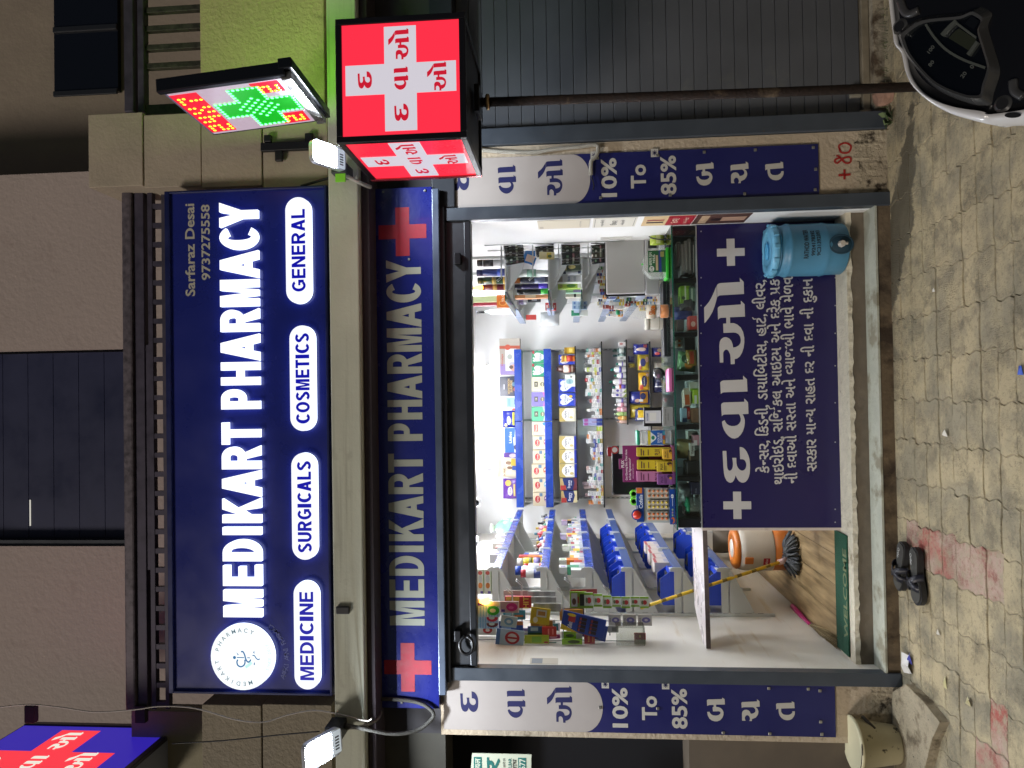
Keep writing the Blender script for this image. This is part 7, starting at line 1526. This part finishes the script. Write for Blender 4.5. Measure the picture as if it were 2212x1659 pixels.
# doormat
dm = B(); zx = ZF+.012
ya_, yb_ = .20, .40
dmt = thing('door_mat', 'dark green door mat with pale lettering at the shop entrance', 'mat', (-1.27, .3, ZF))
ob('mat', B().bbox(XL+.015, CX0-.03, ya_, yb_, ZF+.0005, ZF+.012, mat('#1b4d39', .95, noise=(90, .3), bump=(160, .6)), .004), dmt)
bb = B(); f = Fr((XL+.04, ya_+.015, ZF+.0125), (1,0,0), (0,1,0), (0,0,1)); ptext(bb, f, 'WELCOME', mat('#6c7656', .95), (CX0-XL)/2-.04, .018, .06, .56, .02, .0005); ob('lettering', bb, dmt)
# bottom shelf bags in the shadow under the bins
pouch('brown sack in the shade under the lowest bin shelf', XL+.06, XL+.34, 2.9, .3, ZF, ZF+.30, '#5c5348', (), name='sack', cat='sack', rough=.8, shine=0)
# ================================================================== ON THE SILL
jc = P(1822, 543, .225); jr = .163; jh = (P(1648, 545, .225).z-ZF)*.975
jx = P(1735, 542, .225).x
jg = thing('water_jug', 'blue plastic water jug with black stencil lettering in front of the counter', 'water jug', (jx, .205, ZF))
JB = mat('#4780a0', .45, noise=(5, .07), stain=(7, '#5a8aa4', .62, .2), bump=(40, .05))
JB2 = mat('#66a6c8', .4)
pf = [(0, 0), (.92, 0), (.97, .02), (.97, .20), (1.0, .26), (1.02, .285), (1.0, .31), (.99, .70), (1.02, .735), (1.03, .75), (1.0, .775), (.96, .80), (.95, .865)]
ob('body', B().lathe([(jr*a, jh*z) for a, z in pf], (0,0,0), JB, 36), jg, local=True)
ob('neck_ring', B().lathe([(jr*.96, jh*.866), (jr*.99, jh*.875), (jr*.97, jh*.895)], (0,0,0), mat('#23607f', .4), 36), jg, local=True)
lid = B(); lid.lathe([(jr*.95, jh*.896), (jr*.99, jh*.905), (jr*.98, jh*.955), (jr*.90, jh*.985), (jr*.62, jh*.99), (jr*.60, jh*.975), (jr*.45, jh*.97), (0, jh*.97)], (0,0,0), JB2, 36)
lo = ob('lid', lid, jg, local=True)
for k in range(12):
    a = 2*math.pi*k/12; q = B(); q.bbox(-.014, .014, -.006, .008, 0, .034, JB2, .004); o = ob('rib', q, lo, local=True); o.location = (math.cos(a)*jr*.985, math.sin(a)*jr*.985, jh*.905); o.rotation_euler = (0, 0, a-math.pi/2)
q = B(); q.lathe([(.05, 0), (.058, .004), (.05, .014), (0, .016)], (0,0,jh*.972), mat('#4a98c4', .4), 20, sy=.6); ob('grip', q, lo, local=True)
bb = B(); tx = Fr((0, 0, 0), (1,0,0), (0,0,1), (0,-1,0))
def curved(b, body, z0, z1, wid, m, r_, off=.02, rot=0.0):
    vs, fs = text(body, off); ax, ex = min(v[0] for v in vs), max(v[0] for v in vs); az, ez = min(v[1] for v in vs), max(v[1] for v in vs)
    o = []
    for v in vs:
        a = ((v[0]-ax)/(ex-ax)-.5)*wid/r_ + rot; o.append((r_*math.sin(a), -r_*math.cos(a), z0+(v[1]-az)/(ez-az)*(z1-z0)))
    b.add(o, fs, m); return b
INKJ = mat('#22323c', .7)
curved(bb, 'RATHOD WATER', jh*.535, jh*.60, .19, INKJ, jr*1.006, .025, .08); curved(bb, '9924178392', jh*.455, jh*.505, .165, INKJ, jr*1.008, .025, .10); curved(bb, '9C31392393', jh*.385, jh*.435, .165, INKJ, jr*1.008, .025, .10)
ob('stencil_lettering', bb, jg, local=True)
bb = B(); bb.lathe([(.062, 0), (.058, -.006), (.05, .002), (0, .003)], (0, -jr*.985, jh*.125), mat('#1d3e50', .6), 22, axis='Y', sy=1.2); ob('tap_recess', bb, jg, local=True)
tp = B(); tp.lathe([(0, -.035), (.016, -.035), (.022, -.02), (.022, -.005), (.012, 0)], (0, -jr*.99, jh*.13), mat('#cfc8be', .3, metal=.3), 8, axis='Y', smooth=False); tp.tube([(0, -jr*.99-.02, jh*.13), (0, -jr*.99-.022, jh*.06)], .009, mat('#cfc8be', .3), 8); ob('tap', tp, jg, local=True)
# ================================================================== ON THE PAVEMENT
# sandals (soles modelled from an outline, two crossing straps)
RUB = mat('#1c1c1e', .6, noise=(20, .2)); INS = mat('#3a3935', .75, noise=(25, .15)); STRAP = mat('#23232b', .38, noise=(15, .1))
def sandal(label, heel, toe, side):
    heel, toe = Vector(heel), Vector(toe); L_ = (toe-heel).length; d = (toe-heel).normalized(); n = Vector((-d.y, d.x, 0))
    t = thing('sandal', label, 'sandal', ((heel+toe)/2).to_tuple(), 'pair of black sandals')
    t.location = ((heel.x+toe.x)/2, (heel.y+toe.y)/2, 0)
    out = [(0,.0),(.02,.09),(.09,.145),(.22,.15),(.40,.125),(.58,.15),(.75,.185),(.88,.175),(.96,.11),(1,.0)]
    P2 = [(a, c*(1+.08*side)) for a, c in out]+[(a, -c*(1-.08*side)) for a, c in out[::-1][1:-1]]
    P2 = [(p.x, p.y) for p in curve([(a, c, 0) for a, c in P2]+[(P2[0][0], P2[0][1], 0)], 3)[:-1]]
    pt = lambda a, c, z: heel+d*(a*L_)+n*(c*L_)+Vector((0, 0, z))
    ob('sole', B().prism([pt(a, c, .0) for a, c in P2], (0, 0, .028), RUB), t)
    m_ = len(P2); cx = sum(p[0] for p in P2)/m_
    ob('insole', B().prism([pt(cx+(a-cx)*.93, c*.9, .0285) for a, c in P2], (0, 0, .006), INS), t)
    for a0, a1 in ((.46, .72), (.72, .50)):
        bb = B(); N = 12; vs = []
        for k in range(N+1):
            s = -1+2*k/N; a = a0+(a1-a0)*k/N; z = .010+.060*math.sqrt(max(0, 1-(abs(s)**2.2)))
            c = s*.175
            vs += [pt(a-.062, c, z), pt(a+.062, c, z*.94), pt(a+.062, c*.97, z*.94-.006), pt(a-.062, c*.97, z-.006)]
        fs = []
        for k in range(N):
            for q in range(4): fs.append((4*k+q, 4*k+(q+1) % 4, 4*k+4+(q+1) % 4, 4*k+4+q))
        bb.add(vs, fs, STRAP, True); ob('strap', bb, t)
    bb = B(); f = Fr(pt(.20, .02, .0475), d*1, n*1, (0,0,1)); ptext(bb, f, 'Ortho', mat('#a8a8a4', .6), 0, 0, .022, .06, .02, .0); ob('lettering', bb, t)
hA, tA = PZ(1984, 1182, .02), PZ(1992, 1308, .02)
sandal('nearer black crossed strap sandal lying on the pavement below the step', hA, tA, 1)
hB, tB_ = PZ(1960, 1172, .02), PZ(1950, 1275, .02)
sandal('farther black crossed strap sandal tucked against the brown step', hB, tB_, -1)
# slab and bucket at the left pier
sl0 = B(); pts = [(-1.79, -.03), (-1.95, -.31), (-2.02, -.37), (-2.7, -.41), (-2.7, -.02)]
pts = [(PZ(u, v, .05).x, PZ(u, v, .05).y) for u, v in ((1956, 1478), (1992, 1513), (2030, 1560), (2012, 1600), (1995, 1670))]+[(-2.7, -.012), (-1.79, -.012)]
sb = B(); m_ = mat('#9a8f78', .95, noise=(7, .25), stain=(7, '#655a48', .52, .12), mottle=(40, '#4d4436', .62, .06), bump=(30, .9), world=True)
sb.prism([(a, c, -.02) for a, c in pts][::-1], (0, 0, .07), m_); ob('concrete_slab', sb, None, 'rough concrete slab lying at the foot of the left pier', 'slab')
bk = P(1905, 1607, -.2); bc = Vector((PZ(1950, 1622, .05).x, PZ(1950, 1610, .05).y+.08, .051)); rt = .142; hb_ = .25
bu = thing('bucket', 'dirty cream plastic bucket spotted with paint on the concrete slab', 'bucket', bc)
BK_ = mat('#aea585', .5, noise=(5, .06), stain=(13, '#3f3a2a', .63, .03), mottle=(24, '#5d583c', .62, .05))
ob('wall', B().lathe([(0, 0), (rt*.72, 0), (rt*.74, .01), (rt*.98, hb_*.97), (rt*1.04, hb_*.975), (rt*1.05, hb_), (rt*.97, hb_), (rt*.70, .014), (0, .014)], (0,0,0), BK_, 32), bu, local=True)
ob('rim', B().lathe([(rt*1.055, hb_*.93), (rt*1.075, hb_*.94), (rt*1.075, hb_*1.005), (rt*1.0, hb_*1.012), (rt*.975, hb_*1.002)], (0,0,0), mat('#cfc8a6', .45), 32), bu, local=True)
q = B(); q.tube(curve([(-rt*1.06, 0, hb_*.93), (-rt*.6, -rt*.86, hb_*1.0), (rt*.4, -rt*.98, hb_*.99), (rt*1.06, 0, hb_*.93)], 6), .004, mat('#3a3530', .5, metal=.5), 7); ob('handle', q, bu, local=True)
q = B(); q.bbox(-.03, .03, -rt*1.02, -rt*.90, hb_*.60, hb_*.80, mat('#3f382e', .8), .01); 
st_ = B(); st_.tube([(rt*.75, -.05, hb_*.55), (rt*1.05, .02, hb_*.72)], .010, mat('#3a332b', .8), 8); ob('stick', st_, bu, local=True)
# weed
wd_ = thing('weed_plant', 'small green weed growing by the shutter post foot', 'plant', (1.57, -.06, 0)); rnd = random.Random(2)
wp = PZ(1938, 258, .0); lf = []
LFM = [mat('#46562f', .7), mat('#5c6c40', .7), mat('#384a26', .7)]
for k in range(16):
    a = rnd.uniform(0, 6.28); l = rnd.uniform(.035, .075); base = Vector((1.585+rnd.uniform(-.05, .03), -.075+rnd.uniform(-.03, .02), 0)); up = rnd.uniform(.3, 1.0)
    tip = base+Vector((math.cos(a)*l*.8, math.sin(a)*l*.6-.02, l*up)); w = Vector((-math.sin(a), math.cos(a), 0))*l*.22; mid = (base+tip)/2+Vector((0, 0, .012))
    q = B(); q.add([base, mid+w, tip, mid-w, mid+Vector((0,0,-.003))], [(0,1,4), (1,2,4), (2,3,4), (3,0,4)], LFM[k % 3], True); ob('leaf', q, wd_)
q = B()
for k in range(60):
    x = rnd.uniform(1.66, 2.3); y = -.012-rnd.uniform(0, .04); l = rnd.uniform(.02, .06); q.add([(x-.002, y, -.01), (x+.002, y, -.01), (x+rnd.uniform(-.02, .02), y-rnd.uniform(0, .02), l)], [(0,1,2)], LFM[k % 3])
ob('moss', q, None, kind='stuff', label='mossy grass along the foot of the shutter', cat='grass')
# litter
def litter(label, u, v, pts, col, h=.012, name='wrapper', cat='litter', back=None):
    c = PZ(u, v, .004); q = B(); n = len(pts); rnd = random.Random(label)
    vs = [(c.x+a, c.y+e, .0045+h*abs(math.sin(i*1.7))) for i, (a, e) in enumerate(pts)]; vs.append((c.x+sum(p[0] for p in pts)/n, c.y+sum(p[1] for p in pts)/n, .005+h*1.3))
    q.add(vs, [(i, (i+1) % n, n) for i in range(n)], mat(col, .4)); q.add([(a, b_, z-.0015) for a, b_, z in vs], [(n, (i+1) % n, i) for i in range(n)], mat(back or col, .4))
    return ob(name, q, None, label, cat)
litter('crumpled blue and white wrapper at the foot of the left shutter post', 1964, 1433, [(-.05,-.03),(.0,-.05),(.05,-.02),(.055,.03),(.02,.055),(-.03,.05),(-.06,.02)], '#c9c6c0', .03)
litter('blue strip of wrapper beside the left shutter post', 1969, 1424, [(-.03,-.01),(.03,-.015),(.035,.01),(-.02,.014)], '#3a3f9c', .018)
litter('white scrap of paper in the middle of the pavement', 2044, 936, [(-.018,-.012),(.016,-.014),(.02,.008),(-.01,.014)], '#d4d0c6', .014, 'paper_scrap')
litter('pale yellow wrapper strip on the lower left pavement', 2044, 1475, [(-.03,-.006),(.03,-.01),(.034,.006),(-.024,.01)], '#c3bc8a', .01)
litter('small white scrap below the sandals on the pavement', 2028, 1366, [(-.012,-.008),(.012,-.008),(.014,.008),(-.012,.008)], '#d0ccc2', .008, 'paper_scrap')
litter('bright blue scrap at the bottom edge of the pavement', 2206, 800, [(-.02,-.012),(.02,-.014),(.02,.012),(-.018,.014)], '#2a50b8', .008)
litter('tiny white scrap on the pavement below the water jug', 2018, 626, [(-.01,-.006),(.01,-.006),(.01,.006),(-.01,.006)], '#d2cfc6', .006, 'paper_scrap')
litter('folded cream wrapper on the lower left pavement corner', 2094, 1516, [(-.02,-.012),(.016,-.016),(.022,.01),(-.014,.016)], '#b8ae86', .012)
# graffiti on the right pier
gf = thing('painted_number', 'red hand painted +80 on the right pier plaster', 'graffiti', (1.35, 0, .28)); RP = mat('#a3221f', .7, noise=(60, .2))
fg = FRONT(.003); q = B()
def gst(pts, w):
    ps = [P(u, v, 0) for u, v in pts]; c = curve(ps, 6); 
    for lay, (i, p) in enumerate(zip(range(len(c)-1), c)):
        t = (c[i+1]-p).normalized(); n = Vector((-t.z, 0, t.x))*w/2; e = .0002*(lay % 3)
        q.add([(p.x+n.x, -.001-e, p.z+n.z), (c[i+1].x+n.x, -.001-e, c[i+1].z+n.z), (c[i+1].x-n.x, -.001-e, c[i+1].z-n.z), (p.x-n.x, -.001-e, p.z-n.z)], [(0,1,2,3)], RP)
gst([(1811, 379), (1837, 377)], .014); gst([(1824, 366), (1824, 388)], .013)
gst([(1816, 340), (1803, 346), (1808, 353), (1822, 342), (1836, 340), (1837, 350), (1826, 352), (1812, 338), (1806, 337)], .011)
gst([(1815, 325), (1812, 315), (1826, 309), (1838, 316), (1833, 329), (1818, 330), (1813, 322)], .011); ob('paint', q, gf)
# ================================================================== CABLES
CB = mat('#8d897f', .6, noise=(200, .15)); CBK = mat('#1c1c20', .5)
def cable(label, pts, r, m, name='cable', n=6): return ob(name, B().tube(curve(pts, n), r, m, 8), None, label, 'cable')
pc = [P(u, v, -.03) for u, v in ((1010, 318), (1040, 324), (1090, 328), (1150, 329), (1200, 322), (1250, 317), (1286, 313), (1292, 322), (1288, 336), (1277, 350), (1277, 378))]
cable('grey corrugated conduit crossing the top of the right pier board', pc, .0125, mat('#a39f94', .6, bump=(260, .6)), 'conduit')
cable('thin bare wire ends hanging from the grey conduit', [P(1277, 378, -.03), P(1281, 392, -.03), P(1283, 402, -.03), P(1281, 410, -.035)], .004, CBK)
pl_ = [P(u, v, y) for u, v, y in ((745, 1566, -.30), (790, 1575, -.29), (850, 1585, -.2), (900, 1578, -.12), (930, 1556, -.08), (936, 1540, -.075), (915, 1522, -.075), (880, 1513, -.07), (830, 1510, -.07), (800, 1512, -.03))]
cable('thick grey loop of conduit below the left floodlight', pl_, .012, mat('#4c4b47', .55, bump=(220, .5)), 'conduit')
cable('second grey conduit bending up behind the beam at the left', [P(u, v, y) for u, v, y in ((742, 1572, -.29), (780, 1570, -.285), (812, 1556, -.2), (822, 1540, -.1), (815, 1528, -.05))], .010, mat('#6a685f', .5), 'conduit')
cable('thin pale wire sagging across the upper left wall', [P(u, v, -.30) for u, v in ((-20, 1530), (60, 1522), (130, 1528), (205, 1538), (290, 1533), (345, 1526), (420, 1530), (510, 1555), (570, 1560), (620, 1545), (680, 1535), (740, 1545), (790, 1557), (803, 1552))], .004, mat('#b3aca4', .5))
cable('black wire running from the left light box to the floodlight', [P(u, v, -.36) for u, v in ((372, 1606), (480, 1600), (600, 1588), (690, 1580))], .004, CBK)
cable('black wire looping over the blue banner at its left end', [P(u, v, -.062) for u, v in ((800, 1502), (810, 1480), (822, 1462), (823, 1440), (812, 1424))], .004, CBK)
cable('white conduit curving from the corner floodlight behind the red light box', [P(u, v, y) for u, v, y in ((742, 376, -.36), (760, 386, -.34), (780, 396, -.3), (800, 404, -.2))], .012, mat('#b8b6ac', .5), 'conduit')
cable('black cable from the corner floodlight over the block pillar', [P(u, v, -.19) for u, v in ((735, 368), (715, 382), (692, 390), (650, 402))], .008, CBK)
b = B(); c_ = P(742, 1317, -.265); b.bbox(c_.x-.022, c_.x+.022, -.285, -.262, c_.z-.04, c_.z+.04, mat('#2c2b2e', .6), .006); ob('junction_box', b, None, 'small dark junction box on the beam above the flat banner', 'junction box')
# paper notice in the dark bay
q = R(1018, 1148, 1700, 1628, -.10)
pn = thing('paper_notice', 'pale paper notice with teal Hindi print in the dark left bay', 'notice', (q[0], -.05, q[2]))
ob('sheet', B().box(q[0]-.1, q[1], .024, .0285, q[2], q[3], mat('#c9cdb8', .6)), pn) if 0 else ob('sheet', B().prism([P(1020, 1627, -.1), P(1148, 1630, -.1), P(1146, 1720, -.1), P(1012, 1720, -.1)], (0, .004, 0), mat('#c2c8b4', .6)), pn)
bb = B(); TEAL = mat('#1f6a64', .6); fN = FRONT(-.101)
def nt(body, u0, u1, v0, v1, m=TEAL): a = R(u0, u1, v0, v1, -.101); put(bb, fN, text(body, .02), m, a[0], a[1], a[2], a[3], .0008)
a = R(1024, 1041, 1720, 1635, -.101); put(bb, fN, SQ, TEAL, *a, .0003); a = R(1120, 1137, 1720, 1637, -.101); put(bb, fN, SQ, TEAL, *a, .0003)
nt('यल', 1027, 1038, 1660, 1638, mat('#c9d0bc', .6)); nt('र', 1052, 1080, 1672, 1636); nt('क हटायें एवं', 1086, 1092, 1664, 1638, mat('#4a4a44', .6)); nt('CLEAR', 1098, 1105, 1664, 1638); nt('नाथ', 1108, 1116, 1664, 1640, mat('#4a4a44', .6)); nt('577', 1122, 1135, 1662, 1639, mat('#d0d6c4', .6)); ob('print', bb, pn)
rp = B(); rp.box(-4.0, -2.2, .022, .029, 0, 0, CBK) if 0 else None
# lamp reflection in the upper shutter, imitated by a small glowing strip on it
a = R(60, 66, 1136, 1080, 1.14); ob('reflection_strip', B().box(a[0], a[1], 1.143, 1.149, a[2]+.004, a[2]+.012, glow('#d4d0c4', .9)), None, 'short glowing strip imitating a lamp reflection on the dark upper shutter', 'imitated reflection')
# ================================================================== SCOOTER
sc0 = CAM+ray(2070, 100)*1.68
nS = Vector((-.10, -.62, .78)).normalized()
def S(u, v, d=0.0):
    """point of the dash plane seen at picture point u, v, raised d along its normal"""
    r_ = ray(u, v); t = (sc0-CAM).dot(nS)/r_.dot(nS); return CAM+r_*t+nS*d
so_ = thing('scooter', 'white scooter with a black dashboard parked in front at the corner', 'scooter', (sc0.x, sc0.y, 0))
z1 = lambda x, y: (1474.7+x/3, y/3)
WHT = mat('#cfcfcf', .22, coat=.6, noise=(3, .03)); BLKP_ = mat('#101011', .20, coat=.5); BLK2 = mat('#3a3a3a', .32); BLK3 = mat('#0b0b0d', .5)
_o = [(1318,-60),(1325,20),(1345,200),(1358,285),(1402,345),(1428,460),(1478,560),(1590,660),(1720,732),(1850,772),(1950,796),(2010,787),(2100,782),(2230,762),(2420,720),(2600,600),(2700,380),(2720,60),(2700,-240),(2560,-480),(2300,-640),(1950,-700),(1700,-640),(1480,-480),(1360,-260)]
inner = [(1336,-60),(1343,20),(1362,180),(1382,275),(1424,330),(1450,455),(1494,540),(1566,612),(1680,670),(1800,702),(1940,722),(1975,742),(2100,730),(2215,712),(2400,670),(2560,560),(2660,370),(2680,60),(2660,-230),(2530,-460),(2290,-610),(1950,-670),(1715,-612),(1505,-460),(1385,-250)]
def smooth(q): return [(p.x, p.y) for p in curve([(*p, 0) for p in q+[q[0]]], 4)[:-1]]
outer = smooth(_o); inner = smooth(inner)
n = len(outer)
vs = [S(*z1(*p), -.11) for p in outer]+[S(*z1(*p), -.012) for p in outer]+[S(*z1(*p), .004) for p in inner]+[S(*z1(*p), -.02) for p in inner]
cen = lambda ps: [z1(*p) for p in ps]
bb = B(); bb.add(vs, [(r_*n+i, r_*n+(i+1) % n, (r_+1)*n+(i+1) % n, (r_+1)*n+i) for r_ in range(3) for i in range(n)], WHT, True); ob('front_cowl', bb, so_)
bb = B(); bb.add([S(*z1(*p), -.019) for p in inner], [tuple(range(n))], BLKP_); 
mid = [((p[0]-2050)*.93+2050, (p[1]-30)*.90+30) for p in inner]
bb.add([S(*z1(*p), -.0185) for p in inner]+[S(*z1(*p), -.002) for p in mid], [(i, (i+1) % n, n+(i+1) % n, n+i) for i in range(n)], BLKP_, True); bb.add([S(*z1(*p), -.002) for p in mid], [tuple(range(n))], BLKP_); ob('dash_panel', bb, so_)
k2 = lambda x, y: (1865.4+x*.1568, y*.1568)
bez_ = [(600,540),(640,470),(880,325),(1320,275),(1420,255),(1530,210),(1590,225),(1680,290),(1640,400),(1640,480),(1700,680),(1760,880),(1765,1000),(1700,1200),(1670,1330),(1560,1345),(1450,1330),(1200,1240),(1000,1120),(800,910),(670,730)]
bez = smooth(bez_); cenb = (1230, 800)
def scale(ps, s): return [(cenb[0]+(p[0]-cenb[0])*s, cenb[1]+(p[1]-cenb[1])*s) for p in ps]
m_ = len(bez); bb = B(); b0, b1, b2 = scale(bez, 1.20), scale(bez, 1.04), scale(bez, .97)
hood = mat('#3a3a39', .25, coat=.3)
bb.add([S(*k2(*p), -.001) for p in b0]+[S(*k2(*p), .022) for p in b1]+[S(*k2(*p), .020) for p in b2]+[S(*k2(*p), .004) for p in b2], [(r_*m_+i, r_*m_+(i+1) % m_, (r_+1)*m_+(i+1) % m_, (r_+1)*m_+i) for r_ in range(3) for i in range(m_)], hood, False); ob('instrument_hood', bb, so_)
ins = ob('instrument_face', B().add([S(*k2(*p), .005) for p in b2], [tuple(range(m_))], mat('#0e0f11', .2)), so_)
def bar(pts, w, h0, h1, m, name):
    bb = B(); ps = curve([(*p, 0) for p in pts], 5); L_, R_ = [], []
    for i, p in enumerate(ps):
        t = (ps[min(i+1, len(ps)-1)]-ps[max(i-1, 0)]).normalized(); nn = Vector((-t.y, t.x, 0))*w; L_.append(p+nn); R_.append(p-nn)
    k = len(ps); vs = [S(*k2(p.x, p.y), h0) for p in L_]+[S(*k2(p.x, p.y), h1) for p in L_]+[S(*k2(p.x, p.y), h1) for p in R_]+[S(*k2(p.x, p.y), h0) for p in R_]
    bb.add(vs, [(r_*k+i, r_*k+i+1, (r_+1)*k+i+1, (r_+1)*k+i) for r_ in range(3) for i in range(k-1)], m, False); ob(name, bb, ins)
GRY = mat('#77776f', .28)
bar([(905,350),(1000,500),(1120,640),(1250,745),(1450,850),(1725,950)], 18, .006, .018, GRY, 'divider_arc')
bar([(1320,300),(1220,390),(1120,500)], 24, .006, .016, GRY, 'divider'); bar([(1610,590),(1560,660),(1480,770)], 24, .006, .016, GRY, 'divider'); bar([(1300,320),(1450,430),(1600,540)], 16, .006, .017, GRY, 'divider')
lc_ = [(1290,430),(1340,400),(1585,560),(1560,640),(1500,720),(1190,530)]
ob('lcd_display', B().add([S(*k2(*p), .008) for p in lc_], [tuple(range(6))], mat('#4a4c3a', .15)), ins)
ob('badge_plate', B().add([S(*k2(*p), .016) for p in ((1530,235),(1640,310),(1560,420),(1440,345))], [(0,1,2,3)], mat('#1a1a1b', .3)), ins)
bb = B()
for s, x, y, a in (('0',1510,925,-.6), ('20',1395,1035,-.6), ('100',945,685,-.6), ('80',950,880,-.6)):
    o_ = S(*k2(x, y), .0062); xr = (S(*k2(x, y-40), 0)-S(*k2(x, y), 0)).normalized(); xr = (xr*.6+(S(*k2(x+40, y), 0)-S(*k2(x, y), 0)).normalized()*.5).normalized(); zr = nS.cross(xr)
    ptext(bb, Fr(o_, xr, zr, nS), s, mat('#8a8a84', .5), 0, 0, .010, None, .02, 0)
ob('dial_numbers', bb, ins)
gl_ = glassm('#d0d4d4', .10, .03, key='dial'); bb = B(); bb.add([S(*k2(*p), .0195) for p in scale(bez, .968)], [tuple(range(m_))], gl_); ob('glass', bb, so_)
for x, y in ((495, 365), (1915, 1430)):
    o_ = S(*k2(x, y), -.002); t1 = (S(*k2(x+50, y), 0)-S(*k2(x, y), 0)).normalized(); t2 = nS.cross(t1)
    bb = B(); bb.add([o_+(t1*math.cos(i*.393)+t2*math.sin(i*.393))*.013+nS*.004 for i in range(16)], [tuple(range(16))], BLK3); bb.add([o_+(t1*math.cos(i*.393)+t2*math.sin(i*.393))*.013+nS*.004 for i in range(16)]+[o_+(t1*math.cos(i*.393)+t2*math.sin(i*.393))*.019 for i in range(16)], [(i, (i+1) % 16, 16+(i+1) % 16, 16+i) for i in range(16)], hood, True); ob('mirror_socket', bb, so_)
o_ = S(*z1(2147, 748), .006); t1 = (S(*z1(2200, 748), 0)-S(*z1(2147, 748), 0)).normalized(); t2 = nS.cross(t1)
ob('hole', B().add([o_+t1*math.cos(i*.393)*.017+t2*math.sin(i*.393)*.006 for i in range(16)], [tuple(range(16))], BLK3), so_)
# ribs on the black panel
for pts in ([(500,0),(560,150),(640,190),(760,140)], [(2060,1100),(2080,1250),(2200,1330)]):
    bb = B(); ps = curve([(*p, 0) for p in pts], 5); bb.tube([S(*k2(p.x, p.y), -.001) for p in ps], .010, BLK2, 8); ob('panel_rib', bb, so_)
# the rest of the scooter, below and beyond the frame
ax = Vector((sc0.x+.10, sc0.y+.06, 0)); 
bb = B(); bb.bbox(ax.x-.17, ax.x+.17, ax.y-.02, ax.y+.10, .35, sc0.z-.16, WHT, .05); ob('front_apron', bb, so_)
bb = B(); bb.bbox(ax.x-.15, ax.x+.15, ax.y-.75, ax.y-.02, .26, .34, BLK2, .03); ob('floorboard', bb, so_)
bb = B(); bb.bbox(ax.x-.15, ax.x+.15, ax.y-1.35, ax.y-.72, .34, .74, WHT, .09); ob('rear_body', bb, so_)
for y in (ax.y+.22, ax.y-1.10):
    wl = ob('wheel', B().lathe([(.12, -.045), (.20, -.045), (.225, -.02), (.225, .02), (.20, .045), (.12, .045)], (ax.x, y, .225), mat('#161616', .8), 26, axis='X'), so_)
    ob('rim', B().lathe([(0, -.03), (.12, -.044), (.12, .044), (0, .03)], (ax.x, y, .225), mat('#6a6a6c', .3, metal=.8), 20, axis='X'), wl)
